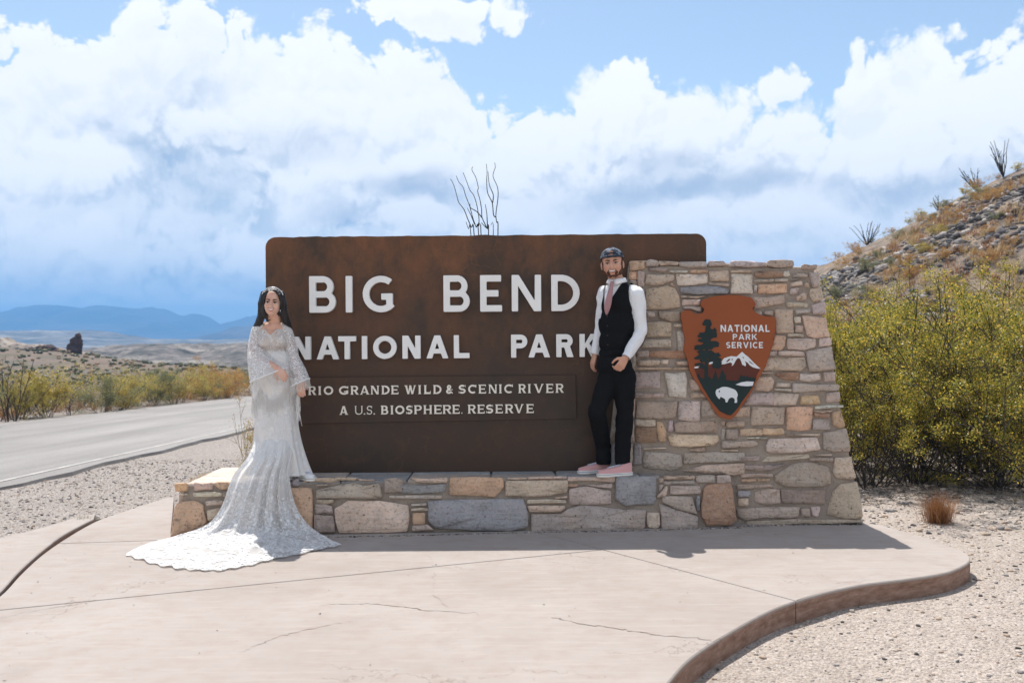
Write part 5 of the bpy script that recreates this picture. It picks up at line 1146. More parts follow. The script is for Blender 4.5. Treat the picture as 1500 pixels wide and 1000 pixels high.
def build_man():
    P = lambda px, py, y: at_y(px, py, y)
    root = empty('person', tuple(P(905, 694, 7.93)), 'man in a backward cap, black vest and pink sneakers standing against the stone pillar', 'person')
    T = Fr(P(905, 460, 7.93), (-0.42, -0.9, 0.02))
    shR, shL = P(933, 431, 7.87), P(886, 430, 8.00)      # image right, image left
    elR, wrR = P(940, 486, 7.85), P(917, 523, 7.74); elL, wrL = P(881, 482, 8.07), P(872, 519, 8.05)
    hipR, knR, anR = P(914, 552, 7.90), P(915, 610, 7.90), P(912, 673, 7.93); hipL, knL, anL = P(894, 552, 7.95), P(874, 602, 7.86), P(884, 668, 8.02)
    neck, chest, waist, pelv = P(904, 414, 7.95), P(907, 448, 7.95), P(902, 500, 7.93), P(900, 535, 7.93)
    H = Fr(P(897, 386.5, 7.90), (-0.16, -0.98, -0.05), (-0.07, 0, 1), 1.03); H.r = H.r*1.06
    # body: one surface from crown to ankles
    def torso(bm, g):
        A = T.ax()
        bm_ell(bm, chest+np.array([0, 0.0, 0.03]), (0.165+g, 0.105+g, 0.125+g), A); bm_ell(bm, (chest+waist)/2, (0.148+g, 0.10+g, 0.15+g), A); bm_ell(bm, waist, (0.130+g, 0.095+g, 0.12+g), A); bm_ell(bm, pelv+np.array([0, 0, 0.02]), (0.126+g, 0.094+g, 0.09+g), A)
        bm_capsule(bm, shR+(0.0, 0, 0), 0.062+g, (shR+shL)/2+(0, 0.01, 0.03), 0.075+g); bm_capsule(bm, shL, 0.060+g, (shR+shL)/2+(0, 0.01, 0.03), 0.075+g)
        bm_capsule(bm, (shR+shL)/2+(0, 0, 0.02), 0.085+g*0.5, P(905, 412, 7.95), 0.056+g*0.2)
    def arm(bm, s, e, w, g):
        bm_capsule(bm, s, 0.056+g, e, 0.043+g); bm_capsule(bm, e, 0.043+g, w, 0.029+g)
    bm = bmesh.new(); head_prims(bm, H); bm_capsule(bm, H(0, -0.028, -0.05), 0.055, neck, 0.060); torso(bm, -0.012)
    arm(bm, shR, elR, wrR, -0.004); arm(bm, shL, elL, wrL, -0.004)
    hand_prims(bm, wrR, P(906, 541, 7.72)-wrR, (-0.55, 0.75, -0.2), -1, 0.98, (0.55, 0.95, 0.6)); hand_prims(bm, wrL, P(866, 540, 8.06)-wrL, (0.85, 0.3, 0), -1, 0.95, (0.4, 0.5, 0.4))
    for h, k, a in ((hipR, knR, anR), (hipL, knL, anL)): bm_capsule(bm, h, 0.066, k, 0.042); bm_capsule(bm, k, 0.042, a+np.array([0, 0, 0.08]), 0.034); bm_capsule(bm, a+np.array([0, 0, 0.08]), 0.034, a+np.array([0, 0, 0.0]), 0.030)
    remesh('body', bm, 0.0045, 2, root, M['skin_m'])
    # shirt
    bm = bmesh.new(); torso(bm, 0.0); wd = wrR-elR; wd = wd/np.linalg.norm(wd); wl = wrL-elL; wl = wl/np.linalg.norm(wl); arm(bm, shR, elR, wrR, 0.010); arm(bm, shL, elL, wrL, 0.010); bm_capsule(bm, wrR-wd*0.07, 0.041, wrR+wd*0.03, 0.040)
    remesh('shirt', bm, 0.007, 3, root, M['shirt'], 0.007, 9, lambda c: c.z > neck[2]+0.022 or ((np.array(c)-wrR)@wd > 0.004 and np.linalg.norm(np.array(c)-wrR) < 0.12) or ((np.array(c)-wrL)@wl > 0.0 and np.linalg.norm(np.array(c)-wrL) < 0.12), (1, 1, 0.8))
    # collar: two leaves
    for s in (-1, 1):
        pts = []; CC = np.array(P(903.5, 411, 7.935))
        for t in np.linspace(0, 1, 9):
            a = s*(math.pi*0.93)*(1-t)*1.0; r = 0.060+0.004*t; c = CC+(T.r*math.sin(a)*r+T.f*math.cos(a)*(r+0.004)*1.0); pts.append(c)
        V = []; F = []
        for i, c in enumerate(pts):
            t = i/8; out = (c-CC); out[2] = 0; out /= np.linalg.norm(out); lift = 0.030-0.024*t; low = -0.012-0.030*t**3
            V += [c+np.array([0, 0, lift])-out*0.006, c+out*0.007+np.array([0, 0, lift*0.9]), c+out*(0.013+0.006*t)+np.array([0, 0, low])+T.r*s*0.012*t]
            if i: a = 3*i-3; F += [(a, a+1, a+4, a+3), (a+1, a+2, a+5, a+4)]
        o = keepw(link('collar', pymesh('collar', V, F), root, M['shirt'], True), root); md = o.modifiers.new('th', 'SOLIDIFY'); md.thickness = 0.003
    # vest with a deep V and arm holes
    zc = lambda py: P(900, py, 7.85)[2]
    zV, zN = zc(453), zc(404)
    def cut(c):
        c = np.array(c); r = c-T.o; a = -(r@T.r); f = r@T.f; z = c[2]
        if z < zc(529)-0.06*max(0, a*0): return True
        if z > zc(410)-0.0+0.01: return True
        arm_ = 0.128-0.02*sstep(zc(455), zc(432), z)
        if z > zc(466) and abs(a-0.005) > arm_: return True
        t = (z-zV)/(zN-zV)
        if f > 0.0 and z > zV and -0.088-0.012*t < a < -0.085+0.17*t**0.9: return True
        return False
    bm = bmesh.new(); torso(bm, 0.012); remesh('vest', bm, 0.005, 3, root, [M['black']], 0.003, 8, cut)
    # satin shoulder strips of the vest's back
    for s, (a, b) in ((1, ((921, 406), (931, 416))), (-1, ((889, 420), (884, 436)))):
        pass
    # buttons
    for i, py in enumerate((463, 477, 491, 505)):
        c = P(889.5+i*0.3, py, 7.80); V, F = tube_np([c+T.f*0.004, c+T.f*0.010], 0.0065, 10); V = np.concatenate([V, [c+T.f*0.011]]); F = [tuple(f) for f in F]+[(10+j, 10+(j+1) % 10, 20) for j in range(10)]
        keepw(link('button', pymesh('button', V, F), root, M['dark']), root)
    # tie: knot and blade
    f0 = lambda px, py, y: P(px, py, y)
    V = []; F = []
    rows = [(411.5, 897, 3.8, 7.838), (419.5, 895.6, 2.6, 7.822), (420.5, 895.5, 2.5, 7.816), (429, 893.6, 4.0, 7.802), (441, 891.2, 5.0, 7.796), (450, 889.6, 4.9, 7.80), (457, 888.8, 2.6, 7.812), (461, 888.4, 0.6, 7.83)]
    for py, cx, hw, y in rows: V += [f0(cx-hw, py, y+0.012), f0(cx, py, y-0.004), f0(cx+hw, py, y+0.010)]
    for i in range(len(rows)-1): a = 3*i; F += [(a, a+1, a+4, a+3), (a+1, a+2, a+5, a+4)]
    o = keepw(link('tie', pymesh('tie', V, F), root, M['tie'], True), root); md = o.modifiers.new('th', 'SOLIDIFY'); md.thickness = 0.006; md.offset = -1; md = o.modifiers.new('s', 'SUBSURF'); md.levels = md.render_levels = 1
    # trousers
    bm = bmesh.new(); bm_ell(bm, pelv+np.array([0, 0, -0.005]), (0.145, 0.112, 0.105), T.ax()); bm_ell(bm, (pelv+waist)/2, (0.134, 0.100, 0.08), T.ax())
    for h, k, a, hem in ((hipR, knR, anR, 0.060), (hipL, knL, anL, 0.058)):
        bm_capsule(bm, h, 0.098, k, 0.066); bm_capsule(bm, k, 0.072, a+np.array([0, 0, 0.08]), 0.064); bm_capsule(bm, a+np.array([0, 0, 0.08]), 0.062, a+np.array([0.0, 0, -0.05]), hem+0.002)
    remesh('trousers', bm, 0.008, 3, root, M['black'], 0.006, 7, lambda c: c.z < 0.402+0.052+0.02*(c.x < 0.82), (1, 1, 1.5))
    # cap worn backwards
    bm = bmesh.new(); bm_ell(bm, H(0, -0.016, 0.040), tuple(H.k*x for x in (0.0855, 0.103, 0.088)), H.ax(), 28)
    def ccut(c):
        r = (np.array(c)-H.o)/H.k; x, y, z = r@H.r, r@H.f, r@H.u
        if z < 0.047-0.10*(y-0.05)*-0.35-0.012*(y < 0): return True
        return y > 0.02 and abs(x) < 0.030 and 0.062 < z < 0.084-0.5*abs(x)**1.2*2
    cap = remesh('cap', bm, 0.004, 1, root, M['camo'], 0, cut=ccut); md = cap.modifiers.new('th', 'SOLIDIFY'); md.thickness = 0.003
    pts = [H(0.0805*math.sin(a), -0.016+0.0985*math.cos(a), 0.056-0.012*(1-math.cos(a))*0.8) for a in np.linspace(0, 2*math.pi, 40)]
    V, F = tube_np(pts, 0.0066*H.k, 6); keepw(link('cap_band', npmesh('cap_band', V, F), root, M['cap'], True), root)
    V, F = ribbon([H(x, 0.083-abs(x)*0.35, 0.063) for x in np.linspace(-0.034, 0.034, 8)], 0.007, H.u); keepw(link('cap_strap', pymesh('cap_strap', V, F), root, M['camo']), root)
    V, F = ribbon([H(x, 0.0765-abs(x)*0.3, 0.094) for x in np.linspace(-0.011, 0.011, 4)], 0.012, H.u*0.9-H.f*0.45); keepw(link('cap_emblem', pymesh('cap_emblem', V, F), root, M['patch']), root)
    # brim behind the head
    V = []; F = []
    for i, a in enumerate(np.linspace(-1, 1, 9)): V += [H(0.07*math.sin(a*1.2), -0.10-0.0*abs(a), 0.035), H(0.062*a, -0.17+0.02*a*a, 0.012)]
    for i in range(8): F.append((2*i, 2*i+1, 2*i+3, 2*i+2))
    o = keepw(link('cap_brim', pymesh('cap_brim', V, F), root, M['cap'], True), root); md = o.modifiers.new('th', 'SOLIDIFY'); md.thickness = 0.004
    # beard and side hair
    bm = bmesh.new(); E = lambda c, r: bm_ell(bm, H(*c), tuple(x*H.k for x in r), H.ax())
    E((0, 0.045, -0.087), (0.040, 0.038, 0.0245)); E((0, 0.024, -0.072), (0.058, 0.048, 0.030))
    for s in (-1, 1): E((s*0.050, 0.036, -0.066), (0.020, 0.026, 0.026)); E((s*0.061, 0.014, -0.035), (0.0135, 0.026, 0.045)); E((s*0.067, 0.004, 0.010), (0.010, 0.020, 0.040)); E((s*0.030, 0.075, -0.066), (0.012, 0.014, 0.020)); bm_capsule(bm, H(0, 0.0925, -0.0385), 0.0052, H(s*0.028, 0.078, -0.046), 0.005)
    E((0, -0.05, -0.01), (0.066, 0.055, 0.06))
    def bcut(c):
        r = (np.array(c)-H.o)/H.k; x, y, z = r@H.r, r@H.f, r@H.u
        return (y > 0.05 and abs(x) < 0.0285 and -0.069 < z < -0.0425) or (z > -0.058+0.5*max(0, abs(x)-0.045) and y > 0.042 and not (abs(x) < 0.032 and z < -0.034))
    remesh('beard', bm, 0.003, 3, root, M['beard'], -0.0014, 90, bcut)
    face_parts(root, None, H, M['beard'], M['lip_m'], 0.6)
    # shoes: the near one at the front of the ledge, the far one behind
    hz = 0.402
    shoe(root, (P(925.5, 697, 7.9)[0], 7.895, hz), (P(874.5, 697, 7.84)[0], 7.80, hz), 0.100, M['pink'], M['rubber'], M['laces'])
    shoe(root, (P(894, 690, 8.05)[0], 8.06, hz), (P(846.5, 690, 7.99)[0], 7.985, hz), 0.098, M['pink'], M['rubber'], M['laces'])
    return root
build_man()
# ------------------------------------------------------------------ the bride
def m_lace(name, under, cover, scale, alpha_open=None, cream=(0.80, 0.76, 0.70), white=(0.91, 0.91, 0.92), zfade=None, tlw=0.14):
    m, N, b = mat(name, rough=0.75, spec=0.25); p = opos(N)
    w = N.v('ADD', N.v('SCALE', p, 1.0), N.v('SCALE', N.v('SUBTRACT', noise_tex(N, p, 26, 2, 0.5, 'Color'), (0.5, 0.5, 0.5)), 0.035))
    v = N.n('ShaderNodeTexVoronoi', {'Vector': w, 'Scale': scale}, feature='F1').outputs['Distance']
    v2 = N.n('ShaderNodeTexVoronoi', {'Vector': w, 'Scale': scale*0.42}, feature='F1').outputs['Distance']
    ring = N.m('ABSOLUTE', N.m('SINE', N.m('MULTIPLY', v2, 15.0)))
    petal = N.rng(v, 0.52, 0.36)
    curl = N.rng(ring, 0.42, 0.72)
    lace = N.m('MAXIMUM', N.m('MULTIPLY', petal, N.rng(v2, 0.62, 0.5)), N.m('MULTIPLY', curl, 0.9))
    sel = N.rng(noise_tex(N, p, 7.5, 2, 0.5), 1-cover, 1.04-cover)
    lace = N.m('MULTIPLY', lace, sel)
    net = N.n('ShaderNodeTexVoronoi', {'Vector': p, 'Scale': 260.0}, feature='DISTANCE_TO_EDGE').outputs['Distance']
    N.put(b, 'Base Color', N.mix(lace, under, white))
    bump(N, b, N.m('ADD', N.m('MULTIPLY', lace, 0.003), N.m('MULTIPLY', noise_tex(N, N.v('MULTIPLY', p, (22, 22, 7)), 1, 3), 0.006)), 1.0, 0.9)
    b.inputs['Sheen Weight'].default_value = 0.2
    t = m.node_tree; out = t.nodes['Material Output']
    tl = N.n('ShaderNodeBsdfTranslucent', {'Color': (0.8, 0.79, 0.77, 1)}); mx = N.n('ShaderNodeMixShader', {0: tlw, 1: b.outputs[0], 2: tl.outputs[0]})
    sh = mx
    if alpha_open is not None:
        tr = N.n('ShaderNodeBsdfTransparent'); a = N.m('MAXIMUM', lace, alpha_open) if not zfade else N.m('MAXIMUM', lace, N.rng(N.n('ShaderNodeSeparateXYZ', {0: p}).outputs[2], zfade[0], zfade[1], alpha_open, zfade[2]))
        sh = N.n('ShaderNodeMixShader', {0: a, 1: tr.outputs[0], 2: mx.outputs[0]})
    t.links.new(sh.outputs[0], out.inputs['Surface']); return m
M['lace_body'] = m_lace('floral_lace_over_nude', (0.60, 0.44, 0.33), 0.70, 92)
M['lace_sleeve'] = m_lace('sheer_lace_sleeve', (0.80, 0.79, 0.79), 0.60, 70, 0.50)
M['lace_skirt'] = m_lace('white_skirt_lace', (0.84, 0.81, 0.78), 0.58, 60)
M['lace_train'] = m_lace('sheer_train_lace', (0.85, 0.835, 0.82), 0.62, 56, 0.55, zfade=(0.02, 0.75, 0.97), tlw=0.15)
M['fringe'] = m_cloth('fringe_thread', (0.82, 0.80, 0.78), fold=0.0); M['band'] = m_cloth('white_lace_band', (0.86, 0.86, 0.87), fold=0.001)
def m_hair(name, c):
    m, N, b = mat(name, rough=0.42, spec=0.5); p = opos(N); n = noise_tex(N, N.v('MULTIPLY', p, (220, 220, 16)), 1, 3)
    N.put(b, 'Base Color', N.mix(n, c, tuple(x*2.2 for x in c))); bump(N, b, n, 0.004, 0.9); return m
M['hair_w'] = m_hair('black_hair', (0.006, 0.005, 0.006))

def ring_loft(rows, n=40, closed_top=False):
    """rows: (center xyz, half width along X, half depth along Y, tilt dz across X)"""
    V = []; F = []
    for c, a, b, tz in rows:
        for j in range(n):
            th = 2*math.pi*j/n; V.append((c[0]+a*math.cos(th), c[1]+b*math.sin(th), c[2]+tz*math.cos(th)))
    for i in range(len(rows)-1):
        for j in range(n): k = (j+1) % n; F.append((i*n+j, i*n+k, (i+1)*n+k, (i+1)*n+j))
    return np.array(V), F
def interp_rows(rows, k=6):
    A = np.array([list(r[0])+list(r[1:]) for r in rows]); S = smooth_line(A, k); return [(s[:3], s[3], s[4], s[5]) for s in S]
def fringe(name, root, starts, lens, seed=1, w=0.0022, sway=0.012, per=1, m=None):
    rg = np.random.default_rng(seed); parts = []
    for p, L in zip(starts, lens):
        for _ in range(per):
            q = np.array(p, float)+rg.normal(0, 0.0018, 3); L2 = L*rg.uniform(0.75, 1.15); dx = rg.normal(0, sway); pts = [q+np.array([dx*t*t, rg.normal(0, 0.002), -L2*t]) for t in np.linspace(0, 1, 5)]
            V, F = tube_np(pts, np.array([1, 1, 0.95, 0.9, 1.3])*w*0.5, 4); parts.append((V, F))
    V, F, _ = cat_parts(parts); o = link(name, npmesh(name, V, F), root, m or M['fringe']); keepw(o, root); return o
def build_bride():
    P = lambda px, py, y: at_y(px, py, y)
    root = empty('person', tuple(P(410, 694, 7.8)), 'bride with long black hair in a white lace gown leaning against the brown sign', 'person')
    Y = 7.82
    H = Fr(P(399.8, 443.5, 7.72), (0.07, -0.99, -0.03), (0.06, 0, 1), 0.93)
    T = Fr(P(402, 500, Y), (0.10, -0.99, 0))
    sL, sR = P(377, 486, Y), P(420, 488, Y+0.02); eL, wL = P(372, 519, Y-0.03), P(404, 538, Y-0.19); eR, wR = P(431, 524, Y+0.02), P(438, 556, Y-0.10)
    neck = P(402, 470, Y-0.02); chest = P(400, 496, Y-0.01); waist = P(404, 527, Y); pelv = P(402, 560, Y)
    bm = bmesh.new(); head_prims(bm, H, True); bm_capsule(bm, H(0, -0.024, -0.05), 0.043, neck+(0, 0, 0.01), 0.047)
    bm_capsule(bm, sL, 0.043, neck-(0, 0, 0.045), 0.052); bm_capsule(bm, sR, 0.043, neck-(0, 0, 0.045), 0.052); A = T.ax()
    bm_ell(bm, chest, (0.118, 0.085, 0.10), A); bm_ell(bm, waist, (0.105, 0.075, 0.12), A); bm_ell(bm, pelv, (0.15, 0.10, 0.12), A)
    for s, e, w in ((sL, eL, wL), (sR, eR, wR)): bm_capsule(bm, s, 0.041, e, 0.032); bm_capsule(bm, e, 0.032, w, 0.023)
    hand_prims(bm, wL, P(415, 549, Y-0.21)-wL, (0.1, 0.7, -0.6), -1, 0.86, (0.45, 0.5, 0.4)); hand_prims(bm, wR, P(441, 573, Y-0.11)-wR, (-0.2, 0.9, 0), 1, 0.86, (0.3, 0.35, 0.3))
    for px in (392, 418):
        h, k, a = P(px, 570, Y), P(px+6, 630, Y-0.03), P(px+14, 684, Y-0.02); bm_capsule(bm, h, 0.075, k, 0.048); bm_capsule(bm, k, 0.048, a, 0.032)
    remesh('body', bm, 0.0042, 2, root, M['skin_w'])
    face_parts(root, None, H, M['dark'], M['lip_w'], 0.75, True)
    # hair: a mass over the skull falling in two long waves
    bm = bmesh.new(); E = lambda c, r: bm_ell(bm, H(*c), tuple(x*H.k for x in r), H.ax())
    E((0, -0.030, 0.040), (0.088, 0.096, 0.090)); E((0, -0.055, -0.03), (0.092, 0.070, 0.10))
    def lock(pts, r):
        for i in range(len(pts)-1): bm_capsule(bm, pts[i], r[i], pts[i+1], r[i+1], 10)
    for dy in (-0.0, 0.04):
        lock([P(387, 430, 7.74+dy), P(383.5, 445, 7.73+dy), P(383.5, 460, 7.75+dy), P(380, 472, 7.78+dy), P(374, 480, 7.83+dy), P(370.5, 487, 7.87+dy)], [0.028, 0.033, 0.033, 0.032, 0.022, 0.006])
        lock([P(412, 430, 7.74+dy), P(415, 445, 7.74+dy), P(416, 460, 7.77+dy), P(420, 472, 7.82+dy), P(424, 482, 7.87+dy), P(427, 494, 7.92+dy)], [0.026, 0.030, 0.032, 0.034, 0.026, 0.008])
    lock([P(386, 452, 7.71), P(388, 464, 7.71), P(392, 470, 7.715), P(397, 468, 7.72)], [0.020, 0.015, 0.008, 0.004])
    lock([P(392, 426, 7.69), P(388, 434, 7.665), P(386, 445, 7.68), P(386, 456, 7.70)], [0.012, 0.013, 0.013, 0.012]); lock([P(402, 425, 7.69), P(409, 432, 7.665), P(412, 442, 7.68), P(412, 455, 7.70)], [0.012, 0.012, 0.012, 0.011])
    def hc(c):
        r = (np.array(c)-H.o)/H.k; x, y, z = r@H.r, r@H.f, r@H.u
        return y > 0.02 and (x/0.058)**2+((z+0.022)/0.088)**2 < 1
    remesh('hair', bm, 0.0045, 2, root, M['hair_w'], -0.005, 24, hc, (1.6, 1.6, 0.3))
    # headband
    pts = [H(0.089*math.sin(a), 0.034, 0.040+0.090*math.cos(a)) for a in np.linspace(-1.25, 1.25, 20)]; V, F = tube_np(pts, 0.0048, 6); keepw(link('headband', npmesh('headband', V, F), root, M['metal'], True), root)
    V, F = tube_np([P(410.3, 453.5, 7.68), P(410.4, 456, 7.678)], [0.002, 0.004], 6); keepw(link('earring', npmesh('earring', V, F), root, M['metal'], True), root)
    # bodice
    zc = lambda py: P(400, py, Y-0.08)[2]
    bm = bmesh.new(); bm_ell(bm, chest, (0.128, 0.094, 0.105), A); bm_ell(bm, waist, (0.114, 0.083, 0.125), A)
    for s in (-1, 1): bm_ell(bm, chest+T.r*s*0.052+T.f*0.062-np.array([0, 0, 0.018]), (0.055, 0.045, 0.052), A)
    bm_capsule(bm, sL, 0.052, P(388, 480, Y), 0.052); bm_capsule(bm, sR, 0.052, P(414, 481, Y+0.01), 0.050)
    def bc(c):
        r = np.array(c)-T.o; a = r@T.r-0.018; f = r@T.f; z = c[2]
        if f > -0.02 and z > zc(491) and abs(a) < 0.075*((z-zc(491))/(zc(472)-zc(491)))**0.8: return True
        return z > zc(470) and abs(a) < 0.055
    remesh('bodice', bm, 0.006, 3, root, M['lace_body'], 0, cut=bc)
    # skirt, fitted then flaring at the hem
    def row(py, xl, xr, y, b, tz=0): a, c = P(xl, py, y), P(xr, py, y); return (((a+c)/2), (c[0]-a[0])/2, b, tz)
    rows = interp_rows([row(514, 386, 421, Y, 0.070), row(524, 381, 426, Y, 0.092), row(537, 378, 429, Y, 0.105), row(560, 371, 432, Y, 0.118), row(590, 371, 433, Y, 0.12), row(620, 374, 436, Y-0.01, 0.118), row(645, 373, 440, Y-0.02, 0.12), row(668, 370, 446, Y-0.03, 0.135), row(684, 366, 451, Y-0.035, 0.15), row(694, 362, 455, Y-0.035, 0.16)], 6)
    V, F = ring_loft(rows, 96); n = 96
    for i in range(len(rows)):
        t = i/len(rows)
        for j in range(n):
            th = 2*math.pi*j/n; amp = 0.016*sstep(0.35, 1.0, t); f = 1+amp/max(rows[i][1], .1)*(math.sin(th*9+1.3+t*1.5)+0.6*math.sin(th*17+t*3)); c = rows[i][0]; k = i*n+j
            V[k, 0] = c[0]+(V[k, 0]-c[0])*f; V[k, 1] = c[1]+(V[k, 1]-c[1])*f
            V[k, 2] = max(V[k, 2], 0.402+(0.004*math.sin(th*20) if t > 0.95 else 0))
    o = keepw(link('skirt', pymesh('skirt', V, F), root, M['lace_skirt'], True), root)
    # sleeves: wide bells
    def sleeve(rws, seed, hem_len, per):
        rr = interp_rows(rws, 6); V, F = ring_loft(rr, 56); rg = np.random.default_rng(seed)
        for i in range(len(rr)):
            t = i/len(rr)
            for j in range(56):
                th = 2*math.pi*j/56; f = 1+0.05*t*math.sin(th*6+seed)+0.03*t*math.sin(th*13); c = rr[i][0]; k = i*56+j; V[k, 0] = c[0]+(V[k, 0]-c[0])*f; V[k, 1] = c[1]+(V[k, 1]-c[1])*f
        keepw(link('sleeve', pymesh('sleeve', V, F), root, M['lace_sleeve'], True), root)
        hem = V[-56:]; hp = np.concatenate([hem, hem[:1]]); Vb, Fb = tube_np(hp, 0.0055, 6); keepw(link('sleeve_hem', npmesh('sleeve_hem', Vb, Fb), root, M['band'], True), root)
        st = [hem[j]*(1-q)+hem[(j+1) % 56]*q for j in range(56) for q in (0, .5)]
        fringe('fringe', root, st, [hem_len]*len(st), seed, per=per)
    sleeve([row(478, 371, 388, Y, 0.058), row(490, 366.5, 387, Y, 0.064), row(508, 363.5, 388, Y-0.02, 0.075), row(524, 362.5, 402, Y-0.06, 0.10, -0.0), row(540, 364.5, 417, Y-0.10, 0.115, 0.035), row(549, 367, 421, Y-0.12, 0.118, 0.055)], 3, 0.085, 1)
    sleeve([row(480, 409, 425, Y+0.02, 0.058), row(488, 412, 429.5, Y+0.02, 0.062), row(502, 415.5, 433, Y+0.02, 0.06), row(520, 421, 437, Y+0.0, 0.058), row(540, 424, 446, Y-0.03, 0.07, 0.01), row(560, 427, 452.5, Y-0.06, 0.08, 0.03)], 7, 0.07, 1)
    # fringed overlay round the hips
    rg = np.random.default_rng(12); st = []; ln = []
    for j in range(150):
        th = math.pi*(1.0+j/149); r0 = row(566, 371, 432, Y, 0.122); zz = 0.10*abs(math.sin(j*0.055+0.4))
        st.append((r0[0][0]+(r0[1]+0.006)*math.cos(th), r0[0][1]+(r0[2]+0.006)*math.sin(th), r0[0][2]-zz)); ln.append(0.13*rg.uniform(0.6, 1.2))
    fringe('hip_fringe', root, st, ln, 5, w=0.003, sway=0.008)
    st = []; ln = []
    for j in range(46):
        q = P(436+rg.normal(0, 1.2), 572+rg.uniform(0, 12), Y-0.06); st.append(q); ln.append(rg.uniform(0.08, 0.22))
    fringe('side_fringe', root, st, ln, 6, w=0.003, sway=0.012)
    # train: over the bench edge and out over the concrete
    g = lambda px, py, z: at_z(px, py, z)
    R_ = [[P(374, 600, 7.84), P(385, 601, 7.80), P(402, 602, 7.78), P(418, 602, 7.80), P(430, 600, 7.84)],
          [P(374, 640, 7.76), P(386, 641, 7.71), P(401, 642, 7.69), P(417, 641, 7.71), P(430, 640, 7.78)],
          [P(363, 668, 7.64), P(381, 670, 7.58), P(399, 671, 7.56), P(415, 670, 7.58), P(428, 668, 7.67)],
          [P(341, 697, 7.58), P(365, 699, 7.53), P(388, 701, 7.51), P(408, 699, 7.53), P(424, 697, 7.60)],
          [P(324, 742, 7.52), P(350, 744, 7.46), P(380, 746, 7.43), P(408, 744, 7.46), P(433, 740, 7.55)],
          [P(302, 768, 7.47), P(335, 775, 7.38), P(376, 779, 7.35), P(416, 775, 7.39), P(452, 768, 7.52)],
          [g(252, 786, .03), g(308, 795, .04), g(368, 799, .04), g(428, 793, .04), g(480, 788, .03)],
          [g(212, 797, .018), g(272, 813, .025), g(345, 817, .025), g(425, 806, .02), g(494, 794, .018)],
          [g(184, 812, .008), g(250, 831, .008), g(330, 834, .008), g(420, 815, .008), g(502, 798, .008)]]
    R_ = np.array(R_); k = 10
    cols = [smooth_line(R_[:, j], k) for j in range(5)]; G = np.array(cols)            # 5, rows, 3
    G = np.array([smooth_line(G[:, i], 26) for i in range(G.shape[1])])                # rows, cols, 3
    nr, nc = G.shape[:2]; V = G.reshape(-1, 3).copy(); 
    for i in range(nr):
        t = i/(nr-1)
        for j in range(nc):
            u = j/(nc-1); kx = i*nc+j; amp = 0.024*sstep(0.05, 0.5, t)*(1-0.35*sstep(0.75, 1.0, t)); env = math.sin(math.pi*min(1, max(0, u*1.02)))**0.4
            w = math.sin(u*38+2.2*math.sin(t*2.1)+0.8)+0.6*math.sin(u*71+t*4+1.9)+0.5*float(fnoise(u*9, t*5, 1.0, 3))
            if t > 0.70:
                z = 0.012*(1-sstep(0.9, 1.0, t))+0.012; V[kx, 2] = max(V[kx, 2]+amp*0.55*abs(w)*env*(1.0-0.6*sstep(.85, 1, t))+0.012*abs(float(fbm(V[kx, 0], V[kx, 1], 9, 3, 5))), 0.005)
                if t > 0.93:
                    s = 0.035*math.sin(u*95)*(t-0.93)/0.07+0.05*float(fnoise(u*22, 1, 1.0, 9))*(t-0.93)/0.07; V[kx, 1] -= s*0.55
            else:
                V[kx, 1] -= amp*w*env*1.0; V[kx, 2] += 0.0
            yb = 7.57+(V[kx, 0]+2.6)*0.057                                              # keep in front of the bench face
            if V[kx, 2] < 0.40: V[kx, 1] = min(V[kx, 1], yb-0.035)
            if 0.385 < V[kx, 2] < 0.44: V[kx, 1] = min(V[kx, 1], yb+0.03)
    F = [(i*nc+j, i*nc+j+1, (i+1)*nc+j+1, (i+1)*nc+j) for i in range(nr-1) for j in range(nc-1)]
    keepw(link('train', pymesh('train', V, F), root, M['lace_train'], True), root)
    # appliqué motifs near the hem as their own relief
    rg = np.random.default_rng(31); parts = []
    for q in range(800):
        t = 0.42+0.57*rg.random()**0.65; u = 0.03+0.94*rg.random(); i, j = min(nr-2, int(t*(nr-1))), min(nc-2, int(u*(nc-1))); a = V[i*nc+j]; du = V[i*nc+j+1]-a; dv = V[(i+1)*nc+j]-a; nn = np.cross(du, dv); L = np.linalg.norm(nn)
        if L < 1e-9: continue
        nn /= L; e1 = du/np.linalg.norm(du); e2 = np.cross(nn, e1); nn = nn if (nn[1] < 0 if t < 0.7 else nn[2] > 0) else -nn
        k5 = rg.integers(5, 8); r = rg.uniform(0.007, 0.015); th0 = rg.random()*6; VV = [a+nn*0.004]; m2 = k5*4
        for s in range(m2): th = th0+2*math.pi*s/m2; rr = r*(0.45+0.55*abs(math.cos(th*k5/2))); VV.append(a+nn*(0.003+0.002*(s % 2))+e1*rr*math.cos(th)+e2*rr*math.sin(th))
        parts.append((np.array(VV), np.array([(0, 1+s, 1+(s+1) % m2) for s in range(m2)])))
    A_, B_, _ = cat_parts(parts); o = keepw(link('lace_flowers', npmesh('lace_flowers', A_, B_), root, M['band']), root); o['kind'] = 'stuff'
    # white sneakers
    shoe(root, (P(434, 694, 7.74)[0], 7.80, 0.402), (P(461.5, 694, 7.7)[0], 7.70, 0.402), 0.085, M['whitecan'], M['rubber'], M['laces'], 0.062)
    shoe(root, (P(404, 694, 7.74)[0], 7.84, 0.402), (P(424, 694, 7.7)[0], 7.735, 0.402), 0.085, M['whitecan'], M['rubber'], M['laces'], 0.062)
build_bride()
